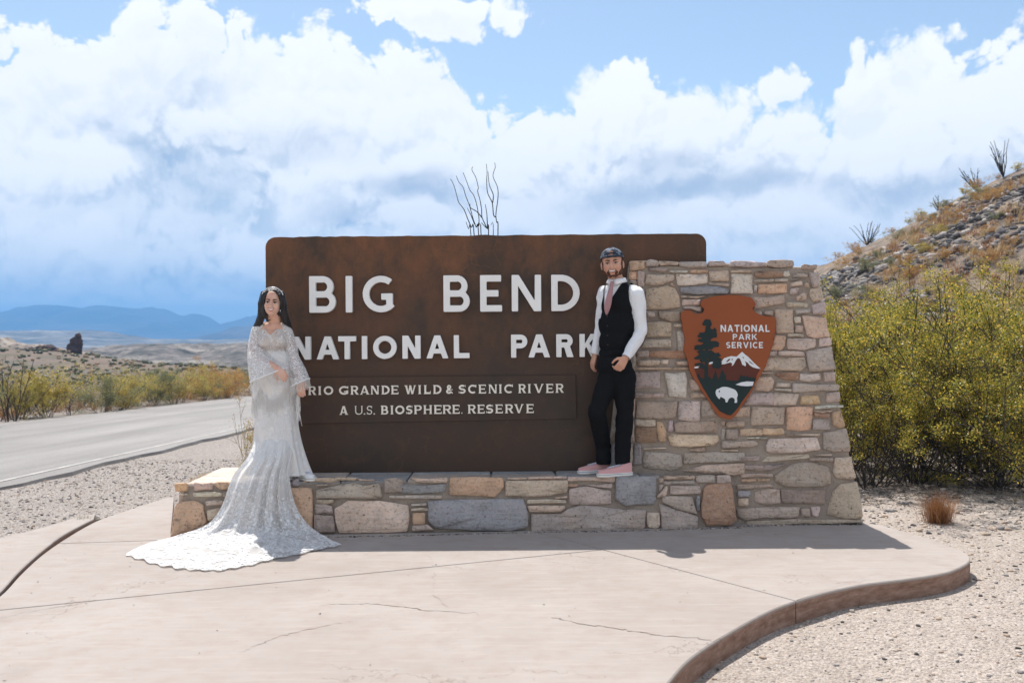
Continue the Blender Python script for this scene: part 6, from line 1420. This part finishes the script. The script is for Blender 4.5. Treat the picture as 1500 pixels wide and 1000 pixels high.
# ================================================================== PLANTS AND STONES OF THE DESERT
def m_leaf(name, c1, c2, trans=0.35):
    m, N, b = mat(name, rough=0.45, spec=0.4); t = m.node_tree; g = wpos(N); n = noise_tex(N, g, 3.5, 3)
    n2 = noise_tex(N, g, 60, 2); f = N.m('ADD', N.m('MULTIPLY', N.rng(n, 0.3, 0.7), 0.6), N.m('MULTIPLY', N.rng(n2, 0.35, 0.65), 0.4))
    c = N.mix(f, c1, c2); N.put(b, 'Base Color', c)
    tl = N.n('ShaderNodeBsdfTranslucent', {'Color': N.v('SCALE', c, 1.5)}); mx = N.n('ShaderNodeMixShader', {0: trans, 1: b.outputs[0], 2: tl.outputs[0]}); t.links.new(mx.outputs[0], t.nodes['Material Output'].inputs['Surface']); return m
M['lf_olive'] = m_leaf('creosote_olive', (0.125, 0.135, 0.02), (0.27, 0.25, 0.035), 0.42); M['lf_gold'] = m_leaf('creosote_gold', (0.42, 0.30, 0.035), (0.60, 0.43, 0.07), 0.42); M['lf_dark'] = m_leaf('creosote_dark', (0.03, 0.04, 0.012), (0.07, 0.08, 0.02))
M['lf_orange'] = m_leaf('dry_orange', (0.30, 0.135, 0.035), (0.44, 0.23, 0.07)); M['lf_grey'] = m_leaf('grey_green', (0.11, 0.125, 0.06), (0.19, 0.20, 0.10)); M['lf_pale'] = m_leaf('pale_yellow', (0.26, 0.22, 0.07), (0.40, 0.33, 0.12))
M['straw'] = m_leaf('dry_straw', (0.32, 0.22, 0.11), (0.50, 0.37, 0.20), 0.25); M['twig'] = m_flat('dark_twig', (0.055, 0.043, 0.035), 0.9, 0.3, 20); M['twig_l'] = m_flat('grey_twig', (0.15, 0.12, 0.095), 0.9, 0.3, 20); M['rustgrass'] = m_leaf('rust_grass', (0.20, 0.085, 0.03), (0.34, 0.17, 0.07), 0.2)
M['rock'] = m_flat('hill_rock', (0.20, 0.175, 0.16), 0.9, 0.45, 2.0, bmp=0.02, bs=12)

def shrub_meshes(seed, h, spread, stems, leafn, leafsz, lean=(8, 46), sub=5, leaf_from=0.35, cl=0.06, mixw=(0.5, 0.35, 0.15), drop=0.0, tr=1.0, clump=5.0):
    """stems and leaves of one bush, arrays"""
    rg = np.random.default_rng(seed); S = []; tips = []
    for i in range(stems):
        az = rg.uniform(0, 2*np.pi); ln = np.radians(rg.uniform(*lean)); L = h/max(np.cos(ln), 0.6)*rg.uniform(0.7, 1.05); d = np.array([np.sin(ln)*np.cos(az), np.sin(ln)*np.sin(az), np.cos(ln)])
        b0 = np.array([rg.normal(0, 0.05*spread), rg.normal(0, 0.05*spread), -0.05]); pts = [b0]; dd = d.copy()
        for k in range(5): dd = dd+rg.normal(0, 0.13, 3)+np.array([0, 0, 0.04-drop]); dd /= np.linalg.norm(dd); pts.append(pts[-1]+dd*L/5)
        pts = np.array(pts); r = (np.linspace(0.012, 0.0035, 6)*h/1.6+0.001)*tr; S.append(tube_np(pts, r, 4))
        for s in range(sub):
            t = rg.uniform(0.25, 0.95); j = min(4, int(t*5)); p = pts[j]+(pts[j+1]-pts[j])*(t*5-j); a2 = rg.normal(0, 1, 3)*0.55+dd*0.7+np.array([0, 0, 0.25]); a2 /= np.linalg.norm(a2); L2 = L*rg.uniform(0.18, 0.42)*(1.15-t*0.5)
            q = [p]; 
            for k in range(3): a2 = a2+rg.normal(0, 0.22, 3); a2 /= np.linalg.norm(a2); q.append(q[-1]+a2*L2/3)
            q = np.array(q); S.append(tube_np(q, (np.linspace(0.005, 0.0018, 4)*h/1.6+0.0008)*tr, 3))
            for u in rg.uniform(leaf_from, 1.05, 3): u3 = min(u*3, 2.999); k = int(u3); tips.append(q[k]+(q[k+1]-q[k])*(u3-k))
        tips.append(pts[-1]); tips.append(pts[4])
    tips = np.array(tips)
    # leaves in clumps
    wt = np.array([max(0.0, noise.noise(Vector(tuple(t*clump+seed)))+0.12) for t in tips])**1.2+0.015; k = rg.choice(len(tips), leafn, p=wt/wt.sum()); c = tips[k]+rg.normal(0, cl, (leafn, 3))*np.array([1, 1, 0.8]); clr = rg.random(len(tips))
    c = c[c[:, 2] > 0.04]; k = k[:len(c)]; n = len(c)
    a = rg.normal(0, 1, (n, 3))+np.array([0, 0, 0.6]); a /= np.linalg.norm(a, axis=1)[:, None]; b = np.cross(a, rg.normal(0, 1, (n, 3))); b /= np.linalg.norm(b, axis=1)[:, None]
    sz = leafsz*rg.uniform(0.6, 1.3, n)[:, None]; V = np.stack([c-a*sz, c+b*sz*0.5, c+a*sz, c-b*sz*0.5], 1).reshape(-1, 3); F = np.arange(4*n).reshape(n, 4)
    x = np.clip(clr[k]*0.6+rg.random(n)*0.4, 0, 1); mi = np.where(x < mixw[2], 2, np.where(x < mixw[2]+mixw[0], 0, 1))
    st = cat_parts(S); 
    # bring triangles/quads together
    return (st[0], st[1]), (V, F, mi)
PROTO = {}
def proto(key, seed, mats, twig, **kw):
    st, lf = shrub_meshes(seed, **kw); a = npmesh('stems', st[0], st[1]); a.materials.append(twig); b = npmesh('foliage', lf[0], lf[1], lf[2])
    for m in mats: b.materials.append(m)
    PROTO[key] = (a, b)
def plant(name, key, loc, scale=1.0, rot=0.0, label=None, cat='bush', group=None, sz=None, part='foliage'):
    e = empty(name, loc, label, cat, group); e.rotation_euler = (0, 0, rot); e.scale = (scale, scale, sz or scale)
    a, b = PROTO[key]
    for nm, me in (('stems', a), (part, b)):
        if me is None: continue
        o = bpy.data.objects.new(nm, me); COL.objects.link(o); o.parent = e
    return e
G3 = [M['lf_olive'], M['lf_gold'], M['lf_dark']]
for i in range(5): proto('creo%d' % i, 100+i, G3, M['twig'], h=1.0, spread=1.3, stems=34, leafn=34000, leafsz=0.0066, sub=10, tr=0.55, cl=0.025, clump=6.0, lean=(4, 66), leaf_from=0.45, mixw=(0.44, 0.38, 0.18))
for i in range(3): proto('gold%d' % i, 140+i, [M['lf_pale'], M['lf_gold'], M['lf_olive']], M['twig'], h=1.0, spread=1.2, stems=22, leafn=11000, leafsz=0.014, tr=0.6, sub=6, cl=0.06, lean=(8, 55), mixw=(0.4, 0.35, 0.25))
for i in range(3): proto('dry%d' % i, 160+i, [M['lf_orange'], M['lf_gold'], M['twig_l']], M['twig_l'], h=1.0, spread=1.2, stems=24, leafn=9000, leafsz=0.014, tr=0.6, sub=6, cl=0.055, lean=(8, 60), mixw=(0.5, 0.3, 0.2))
for i in range(2): proto('grey%d' % i, 180+i, [M['lf_grey'], M['lf_pale'], M['lf_olive']], M['twig_l'], h=1.0, spread=1.2, stems=24, leafn=10000, leafsz=0.014, tr=0.6, sub=6, cl=0.06, lean=(10, 60), mixw=(0.6, 0.2, 0.2))
for i in range(2): proto('bare%d' % i, 190+i, [M['twig'], M['twig_l'], M['lf_orange']], M['twig'], h=1.0, spread=1.0, stems=9, leafn=160, leafsz=0.012, sub=7, cl=0.03, lean=(5, 40))
proto('weed0', 210, [M['lf_pale'], M['lf_orange'], M['lf_grey']], M['twig_l'], h=1.0, spread=0.8, stems=14, leafn=2600, leafsz=0.009, sub=6, cl=0.035, lean=(3, 30), tr=0.5)
def ordn(n): return {1: 'first', 2: 'second', 3: 'third', 4: 'fourth', 5: 'fifth', 6: 'sixth', 7: 'seventh', 8: 'eighth', 9: 'ninth', 10: 'tenth'}.get(n, '%d%s' % (n, 'th' if 10 < n % 100 < 14 else {1: 'st', 2: 'nd', 3: 'rd'}.get(n % 10, 'th')))
# creosote thicket at the right
rg = np.random.default_rng(77)
rows_ = [('front', [(3.85, 10.7, 1.35), (4.45, 10.9, 1.8), (5.1, 10.55, 1.5), (5.6, 10.25, 1.95)]), ('middle', [(3.95, 12.0, 2.05), (4.8, 12.1, 1.8), (5.45, 11.8, 2.25), (6.1, 11.6, 2.0)]), ('back', [(4.2, 13.9, 2.1), (5.1, 14.3, 1.85), (6.0, 14.0, 2.3), (6.9, 13.4, 2.0)])]
kk = 0
for nm, L in rows_:
    for q, (x, y, h) in enumerate(L):
        plant('creosote_bush', 'creo%d' % (kk % 5), (x, y, float(gz(x, y))-0.04), h, rg.uniform(0, 6.28), 'yellow-green creosote bush right of the stone pillar, %s row, %s from the pillar' % (nm, ordn(q+1)), 'bush', 'creosote bushes right of the pillar', sz=h); kk += 1
# roadside shrubs across the road
cnt = 0; L = []
for r_, (x0, jit, y0, y1, step) in enumerate([(-13.0, 0.25, 22.5, 50, 1.5), (-15.2, 0.7, 25, 62, 2.5), (-19.5, 1.6, 32, 78, 4.2)]):
    y = y0
    while y < y1: L.append((r_, x0+rg.normal(0, jit), y+rg.normal(0, 0.25), )); y += step*rg.uniform(0.75, 1.25)
L = [l for l in L if 750+1458*l[1]/l[2] < 400]
for r_ in range(3):
    Q = sorted([l for l in L if l[0] == r_], key=lambda l: l[1]/l[2])
    for q, (_, x, y) in enumerate(Q):
        px = 750+1458*x/y; u = rg.random()
        if px < 95: key = ['gold', 'grey', 'creo', 'bare'][int(u*3.4)]
        elif px < 150: key = ['grey', 'dry', 'bare'][int(u*2.9)]
        elif px < 215: key = ['gold', 'grey', 'gold'][int(u*3)]
        else: key = ['dry', 'gold', 'dry', 'grey'][int(u*4)]
        n_ = {'gold': 3, 'grey': 2, 'creo': 5, 'dry': 3, 'bare': 2}[key]; h = rg.uniform(0.65, 1.4)*(1.0 if r_ < 2 else 0.9)*(1.25 if key == 'bare' else 1)*(1.15 if px < 90 else (0.72 if px < 150 else 1.1))
        word = {'gold': 'yellow leafy', 'grey': 'grey-green', 'creo': 'dark olive', 'dry': 'dry rust-coloured', 'bare': 'leafless dark-twigged'}[key]
        where = ['on the far road verge', 'just behind the far road verge', 'on the flat beyond the road'][r_]
        plant('desert_shrub', key+str(rg.integers(0, n_)), (x, y, float(gz(x, y))-0.05), h*1.05, rg.uniform(0, 6.28), '%s shrub %s, %s from left' % (word, where, ordn(q+1)), 'shrub', 'shrubs beyond the road', sz=h)
# weed behind the left end of the bench
plant('weed', 'weed0', (-2.33, 8.95, float(gz(-2.33, 8.95))), 0.62, 1.0, 'thin yellowish weed growing behind the bride, left end of the sign', 'weed', sz=1.05)
plant('weed', 'weed0', (-2.16, 8.82, float(gz(-2.16, 8.82))), 0.45, 2.0, 'low rust-brown weed behind the bride beside the bench end', 'weed', sz=0.6)

# grass tufts
def tuft_np(seed, n, h, r, w=0.004, curve=0.35):
    rg = np.random.default_rng(seed); P = []
    az = rg.uniform(0, 6.283, n); ln = rg.uniform(0, 0.75, n)**0.8; L = h*rg.uniform(0.5, 1.1, n); b = np.stack([rg.normal(0, r*0.3, n), rg.normal(0, r*0.3, n), np.zeros(n)], 1); d = np.stack([np.cos(az)*np.sin(ln), np.sin(az)*np.sin(ln), np.cos(ln)], 1); s = np.stack([-np.sin(az), np.cos(az), np.zeros(n)], 1)*w/2
    p1 = b+d*L[:, None]*0.55; o = np.stack([np.cos(az), np.sin(az), -0.4*np.ones(n)], 1)*curve*L[:, None]*0.25; p2 = b+d*L[:, None]+o
    V = np.stack([b-s, b+s, p1+s*0.8, p1-s*0.8, p2+s*0.1, p2-s*0.1], 1).reshape(-1, 3); i = np.arange(n)[:, None]*6; F = np.concatenate([i+np.array([[0, 1, 2, 3]]), i+np.array([[3, 2, 4, 5]])]); return V, F
def tuft_obj(name, seed, n, h, r, loc, m, label, cat='grass tuft', group=None, w=0.004):
    V, F = tuft_np(seed, n, h, r, w); o = link(name, npmesh(name, V, F), None, m); o.location = loc; setp(o, label, cat, group); return o
T_ = at_z(1374, 764, -0.12); bx = tuft_obj('dry_tuft', 5, 900, 0.30, 0.16, (T_[0], T_[1], float(gz(T_[0], T_[1]))-0.01), M['rustgrass'], 'round rust-brown dry tuft on the bare soil in front of the creosote bushes', w=0.003)
for q, (px, py, s, mm, lb) in enumerate([(122, 765, 0.10, 'lf_grey', 'small green weed in the gap beside the left kerb, nearest the bench'), (104, 771, 0.07, 'straw', 'small straw-coloured weed in the gap beside the left kerb'), (345, 689, 0.16, 'straw', None), (318, 690, 0.14, 'rustgrass', None)]):
    if lb: t = at_z(px, py, -0.03); tuft_obj('weed_tuft', 30+q, 260, s, s*1.1, (t[0], t[1], -0.06), M[mm], lb, 'weed', w=0.003)
parts = []
for q in range(120):
    x, y = rg.uniform(-3.7, -2.9), rg.uniform(11.3, 12.1); V, F = tuft_np(200+q, 24, 0.09, 0.12, 0.003); parts.append((V+np.array([x, y, float(gz(x, y))]), F))
A_, B_, _ = cat_parts(parts); o = link('straw_patch', npmesh('straw_patch', A_, B_), None, M['straw']); setp(o, 'low golden straw grass on the gravel beyond the left bench end', 'grass', kind='stuff')

# ocotillo behind the sign
def ocotillo(name, stems, base, label, r0=0.011, group=None):
    e = empty(name, tuple(base), label, 'ocotillo', group)
    for pts in stems:
        P = np.array(smooth_line(pts, 4)); n = len(P); rr = np.linspace(r0*1.25, r0*0.55, n); 
        V, F = tube_np(P, rr, 6); Vc = np.array([P[-1]+(P[-1]-P[-2])*0.15]); o = link('branch', npmesh('branch', V, F), e, M['twig'], True); o.matrix_parent_inverse = Matrix.Translation(e.location).inverted()
    return e
def oc_sign():
    y = 10.3; base = np.array(at_y(706, 600, y)); base[2] = float(gz(base[0], y)); q = lambda x, yy: np.array(at_y(640+x/8.333, 230+yy/8.333, y))
    S = [[(165, 270), (185, 300), (215, 370), (250, 500), (270, 560), (330, 640), (370, 740), (420, 860), (455, 960)], [(235, 230), (270, 310), (320, 370), (350, 470), (400, 600), (440, 750), (480, 860), (510, 960)], [(320, 190), (360, 290), (400, 400), (450, 470), (490, 600), (515, 770), (502, 850), (540, 960)],
         [(438, 118), (428, 160), (475, 250), (505, 370), (497, 420), (525, 520), (545, 640), (552, 740), (610, 870), (630, 960)], [(705, 70), (712, 130), (685, 235), (740, 370), (745, 500), (720, 700), (730, 800), (745, 960)], [(355, 790), (385, 880), (415, 960)], [(658, 830), (688, 960)]]
    out = [[q(*p) for p in s][::-1] for s in S]
    for k, s in enumerate(out):
        m = s[0]; s.insert(0, base+(m-base)*0.5+np.array([0.03*math.sin(k*2), 0.02*k-0.05, 0])); s.insert(0, base)
    extra = [[(603, 85), (612, 180), (608, 300), (620, 440), (675, 560), (690, 700), (715, 735)], [(625, 180), (640, 340), (688, 460), (680, 560)], [(590, 575), (610, 700), (618, 880)], [(370, 620), (420, 720), (460, 820)], [(405, 570), (410, 620), (485, 665), (550, 740)], [(540, 800), (610, 870)]]
    out += [[q(*p) for p in s][::-1] for s in extra]
    ocotillo('ocotillo', out, base, 'bare forked ocotillo branches rising behind the top edge of the brown sign', 0.0052)
oc_sign()
def oc_fan(px, py, y, h, n, spread, label, seed, lean=0.0):
    rg = np.random.default_rng(seed); b = np.array(at_y(px, py, y)); b[2] = float(gz(b[0], y))-0.05; S = []
    for k in range(n):
        a = rg.uniform(-1, 1)*spread+lean; a2 = rg.normal(0, 0.25); L = h*rg.uniform(0.6, 1.05); d = np.array([math.sin(a), a2*0.6, math.cos(a)]); d /= np.linalg.norm(d); p = [b, b+d*L*0.4+rg.normal(0, 0.02, 3), b+d*L*0.75+rg.normal(0, 0.03, 3), b+d*L+rg.normal(0, 0.04, 3)+np.array([a*0.06, 0, 0])]; S.append(p)
    ocotillo('ocotillo', S, b, label, 0.013, 'ocotillos on the hill')
HILLY = 27.0
def hill_y(px, py):                     # where a sight line meets the hill
    d = ray(px, py)
    for t in np.linspace(10, 60, 500):
        p = CAM+d*t
        if p[2] < float(gz(p[0], p[1])): return p
    return None
def crest(px):
    best = None
    for y in np.linspace(14, 50, 120):
        x = (px-750)/F_PX*y; z = float(gz(x, y)); e = (z-1.5)/y
        if best is None or e > best[0]: best = (e, x, y, z)
    return best[1:]
for i, (px, h, n, sp, lean, lb) in enumerate([(1466, 1.15, 14, 0.42, -0.15, 'ocotillo with straight grey rods highest on the hill crest'), (1428, 1.05, 14, 0.5, -0.35, 'wide ocotillo clump on the hill crest, second from the right'), (1372, 0.55, 8, 0.6, -0.2, 'short ocotillo halfway down the hill crest'), (1268, 0.95, 14, 0.75, 0.0, 'fan-shaped ocotillo low on the crest near the stone pillar')]):
    c = crest(px); b = (c[0], c[1]); rgx = 0
    e = at_y(px, 500, c[1]); 
    rg2 = np.random.default_rng(50+i); bb = np.array([c[0], c[1]-0.3, float(gz(c[0], c[1]-0.3))-0.05]); S = []
    for k in range(n):
        a = rg2.uniform(-1, 1)*sp+lean; L_ = h*rg2.uniform(0.6, 1.1)*1.35; d = np.array([math.sin(a), rg2.normal(0, 0.2), math.cos(a)]); d /= np.linalg.norm(d); S.append([bb, bb+d*L_*0.4+rg2.normal(0, 0.02, 3), bb+d*L_*0.75+rg2.normal(0, 0.03, 3), bb+d*L_+rg2.normal(0, 0.04, 3)])
    ocotillo('ocotillo', S, bb, lb, 0.016, 'ocotillos on the hill')
# shrubs on the hill
hs = []
tr = 0
while len(hs) < 30 and tr < 2000:
    tr += 1; px, py = rg.uniform(1215, 1520), rg.uniform(240, 440); p = hill_y(px, py)
    if p is None or p[1] > 40: continue
    if any((p[0]-h[0])**2+(p[1]-h[1])**2 < 0.7 for h in hs): continue
    hs.append((p[0], p[1]))
for px in range(1225, 1510, 26):
    c = crest(px+rg.uniform(-6, 6)); hs.append((c[0], c[1]-0.2))
hs.sort(key=lambda p: p[0]/p[1])
for q, (x, y) in enumerate(hs):
    u = rg.random(); key = 'dry%d' % rg.integers(0, 3) if u < 0.5 else ('gold%d' % rg.integers(0, 3) if u < 0.72 else 'grey%d' % rg.integers(0, 2)); s = rg.uniform(0.25, 0.5)
    plant('hill_shrub', key, (x, y, float(gz(x, y))-0.05), s*1.3, rg.uniform(0, 6), '%s low shrub on the rocky hill, %s from the left' % ({'d': 'rust-brown', 'g': 'yellowish', 'r': 'grey'}[key[0] if key[:4] != 'grey' else 'r'], ordn(q+1)), 'shrub', 'low shrubs on the rocky hill', sz=s)

# loose rock and pebbles: one low lump, scattered as one mesh per kind
ico = bmesh.new(); bmesh.ops.create_icosphere(ico, subdivisions=1, radius=1); IV = np.array([v.co[:] for v in ico.verts]); IF = np.array([[v.index for v in f.verts] for f in ico.faces]); ico.free()
def lumps(name, pos, size, mats, mi, kind='stuff', flat=0.6, seed=0, label=None, cat=None):
    rg = np.random.default_rng(seed); n = len(pos); q = rg.normal(0, 1, (n, 4)); q /= np.linalg.norm(q, axis=1)[:, None]; w, x, y, z = q.T
    Rm = np.stack([1-2*(y*y+z*z), 2*(x*y-z*w), 2*(x*z+y*w), 2*(x*y+z*w), 1-2*(x*x+z*z), 2*(y*z-x*w), 2*(x*z-y*w), 2*(y*z+x*w), 1-2*(x*x+y*y)], 1).reshape(n, 3, 3)
    V = IV[None]*rg.uniform(0.7, 1.3, (n, 12, 1))*np.stack([np.ones(n), rg.uniform(0.6, 1, n), rg.uniform(0.4, 0.8, n)], 1)[:, None]; V = np.einsum('nij,nkj->nki', Rm, V)*np.array([1, 1, flat])*size[:, None, None]+pos[:, None]
    F = IF[None]+np.arange(n)[:, None, None]*12; me = npmesh(name, V.reshape(-1, 3), F.reshape(-1, 3), np.repeat(mi, 20))
    o = link(name, me, None, None); [me.materials.append(m) for m in mats]; setp(o, label, cat, kind=kind); return o
PM = [m_flat('pebble_pale', (0.50, 0.44, 0.385), 0.9, 0.2, 6), m_flat('pebble_tan', (0.40, 0.31, 0.24), 0.9, 0.2, 6), m_flat('pebble_grey', (0.22, 0.205, 0.20), 0.9, 0.2, 6), m_flat('pebble_dark', (0.085, 0.078, 0.075), 0.9, 0.2, 6)]
def pebbles(name, n, xr, yr, smin, smax, seed, pw=(0.4, 0.3, 0.2, 0.1), zoff=0.0, skip=None, label=None):
    rg = np.random.default_rng(seed); x = rg.uniform(*xr, n); y = rg.uniform(*yr, n)
    if skip is not None: k = ~skip(x, y); x, y = x[k], y[k]
    s = smin*(smax/smin)**(rg.random(len(x))**2.6); z = gz(x, y)+s*0.12+zoff; lumps(name, np.stack([x, y, z], 1), s, PM, rg.choice(4, len(x), p=pw), seed=seed, label=label, cat='gravel')
pebbles('gravel', 15000, (-0.5, 7.5), (3.9, 10.5), 0.004, 0.022, 1, (0.36, 0.27, 0.22, 0.15), label='pale loose gravel right of the concrete pavement')
pebbles('gravel', 14000, (-7.5, -2.3), (7.0, 14.5), 0.005, 0.024, 2, (0.26, 0.22, 0.30, 0.22), label='grey gravel between the road and the stone bench')
pebbles('gravel', 2500, (2.7, 8.5), (8.0, 14.0), 0.012, 0.05, 3, (0.45, 0.3, 0.15, 0.10), label='larger pale stones on the soil under the bushes')
def line_pebbles(name, pts, n, w, s0, s1, z, seed, pw, label):
    rg = np.random.default_rng(seed); P = np.array(pts); t = rg.random(n)*(len(P)-1.001); i = t.astype(int); q = P[i]+(P[i+1]-P[i])*(t-i)[:, None]; q = q+rg.normal(0, w, q.shape); s = s0*(s1/s0)**(rg.random(n)**2); lumps(name, np.stack([q[:, 0], q[:, 1], np.full(n, z)+s*0.2], 1), s, PM, rg.choice(4, n, p=pw), seed=seed, label=label, cat='gravel')
pebbles('grit', 150, (-4.2, 2.4), (3.9, 7.4), 0.003, 0.009, 12, (0.1, 0.2, 0.3, 0.4), label='few tiny stones lying loose on the concrete')
for v in bpy.data.objects['grit'].data.vertices: v.co.z = v.co.z*0+0.001+abs(v.co.z-float(gz(v.co.x, v.co.y)))*0.8 if False else max(0.001, min(0.008, 0.002+0.004*random.random()))
line_pebbles('grit', [at_z(px, py, 0)[:2] for px, py in [(455, 787), (600, 784), (760, 780), (930, 777), (1078, 773), (1100, 770), (1180, 768), (1262, 768)]], 2600, 0.013, 0.003, 0.011, 0.0, 5, (0.2, 0.15, 0.25, 0.4), 'dark grit along the foot of the stone wall')
line_pebbles('grit', [at_z(px, py, -0.05)[:2] for px, py in [(140, 760), (118, 768), (92, 782), (60, 806), (28, 838), (0, 868), (-40, 905)]], 2400, 0.022, 0.004, 0.014, -0.045, 6, (0.15, 0.25, 0.3, 0.3), 'dark grit filling the curved gap beside the left kerb')
# scree on the hill
def scree():
    rg = np.random.default_rng(9); n = 46000; x = rg.uniform(4, 20, n); y = rg.uniform(13, 36, n); zone = fbm(x, y, 0.35, 3, 12)+0.10*rg.normal(0, 1, n); k = (zone > -0.05) & (gz(x, y) > 0.25); x, y = x[k], y[k]; n = len(x)
    s = 0.03*(0.2/0.03)**(rg.random(n)**3.2); z = gz(x, y)+s*0.1; RM = [m_flat('scree_dark', (0.085, 0.078, 0.08), 0.85, 0.3, 3), m_flat('scree_grey', (0.20, 0.185, 0.18), 0.85, 0.3, 3), m_flat('scree_pale', (0.40, 0.36, 0.33), 0.85, 0.25, 3)]
    lumps('scree', np.stack([x, y, z], 1), s, RM, rg.choice(3, n, p=(0.5, 0.36, 0.14)), seed=4, label='loose grey and dark rocks covering the hillside', cat='rocks')
scree()
def hill_grass():
    parts = []; rg = np.random.default_rng(19); c = 0
    while c < 1300:
        x, y = rg.uniform(4, 17), rg.uniform(13, 34)
        if fbm(x, y, 0.35, 3, 12) > 0.16 or gz(x, y) < 0.1: continue
        V, F = tuft_np(c, 34, rg.uniform(0.18, 0.42), 0.2, 0.011); parts.append((V+np.array([x, y, float(gz(x, y))]), F, int(rg.random() < 0.4))); c += 1
    A_, B_, mi = cat_parts(parts); me = npmesh('dry_grass', A_, B_, mi); o = link('dry_grass', me); me.materials.append(M['straw']); me.materials.append(M['rustgrass']); setp(o, 'tan and rust dry grass across the hillside', 'grass', kind='stuff')
    parts = []
    for c in range(900):
        y = rg.uniform(22, 95); x = -12.8-abs(rg.normal(0, 1))*(y-18)*0.35-rg.random()*2
        V, F = tuft_np(5000+c % 40, 26, rg.uniform(0.15, 0.4), 0.25, 0.016); parts.append((V+np.array([x, y, float(gz(x, y))]), F, int(rg.random() < 0.45)))
    A_, B_, mi = cat_parts(parts); me = npmesh('dry_grass', A_, B_, mi); o = link('dry_grass', me); me.materials.append(M['straw']); me.materials.append(M['rustgrass']); setp(o, 'dry grass scattered between the shrubs beyond the road', 'grass', kind='stuff')
    # fallen twigs under the bushes
    parts = []
    for c in range(4200):
        x, y = rg.uniform(2.9, 7.4), rg.uniform(9.0, 12.8)
        if rg.random() > sstep(9.2, 10.2, y)*0.9+0.1: continue
        a = rg.uniform(0, 6.28); L_ = rg.uniform(0.03, 0.16); z = float(gz(x, y))+0.012; d = np.array([math.cos(a), math.sin(a), rg.normal(0, 0.18)])*L_; p = np.array([x, y, z]); V, F = tube_np([p, p+d*0.5+rg.normal(0, 0.008, 3), p+d], 0.0022, 3); parts.append((V, F))
    A_, B_, _ = cat_parts(parts); o = link('fallen_twigs', npmesh('fallen_twigs', A_, B_), None, M['twig']); setp(o, 'dark fallen twigs on the soil under the creosote bushes', 'twigs', kind='stuff')
hill_grass()
# distant low scrub dots on mounds
def far_scrub():
    rg = np.random.default_rng(23); n = 4200; y = 70+rg.random(n)**1.2*220; x = -y*rg.uniform(0.05, 0.62, n); s = rg.uniform(0.10, 0.26, n)*(1+y/200); z = gz(x, y)+s*0.25
    SM = [M['lf_dark'], m_flat('far_scrub_olive', (0.10, 0.10, 0.05), 0.95, 0.3, 1), m_flat('far_scrub_tan', (0.28, 0.2, 0.12), 0.95, 0.3, 1)]
    lumps('far_scrub', np.stack([x, y, z], 1), s, SM, rg.choice(3, n, p=(0.3, 0.45, 0.25)), seed=14, flat=0.7, label='tiny dark scrub dotting the plain and clay hills', cat='scrub')
far_scrub()
# rock spire and outcrop on the mound
def rock(name, px, ybase, y, w, h, seed, label, shape):
    b = np.array(at_y(px, ybase, y)); b[2] = float(gz(b[0], y))-0.4; bm = bmesh.new(); s = h
    for (dx, z, rx, rz) in shape: bm_ell(bm, b+np.array([dx*w, 0, z*h+0.2]), (rx*w, rx*w*0.8, rz*h))
    o = remesh(name, bm, 0.09, 1, None, M['spire'], -0.22, 1.6); 
    setp(o, label, 'rock'); return o
M['spire'] = m_flat('dark_volcanic_rock', (0.075, 0.045, 0.035), 0.95, 0.35, 1.5, bmp=0.1, bs=3)
rock('rock_spire', 112, 518, 112, 1.9, 2.4, 1, 'dark rock spire standing on the tan mound left of the bride', [(-0.12, 0.25, 0.52, 0.38), (0.02, 0.55, 0.40, 0.42), (0.10, 0.82, 0.27, 0.26), (-0.3, 0.3, 0.3, 0.3)])
rock('rock_outcrop', 62, 514, 118, 5.0, 1.1, 2, 'low dark rock outcrop left of the rock spire', [(-0.2, 0.3, 0.35, 0.5), (0.1, 0.5, 0.3, 0.6), (0.35, 0.2, 0.25, 0.4)])
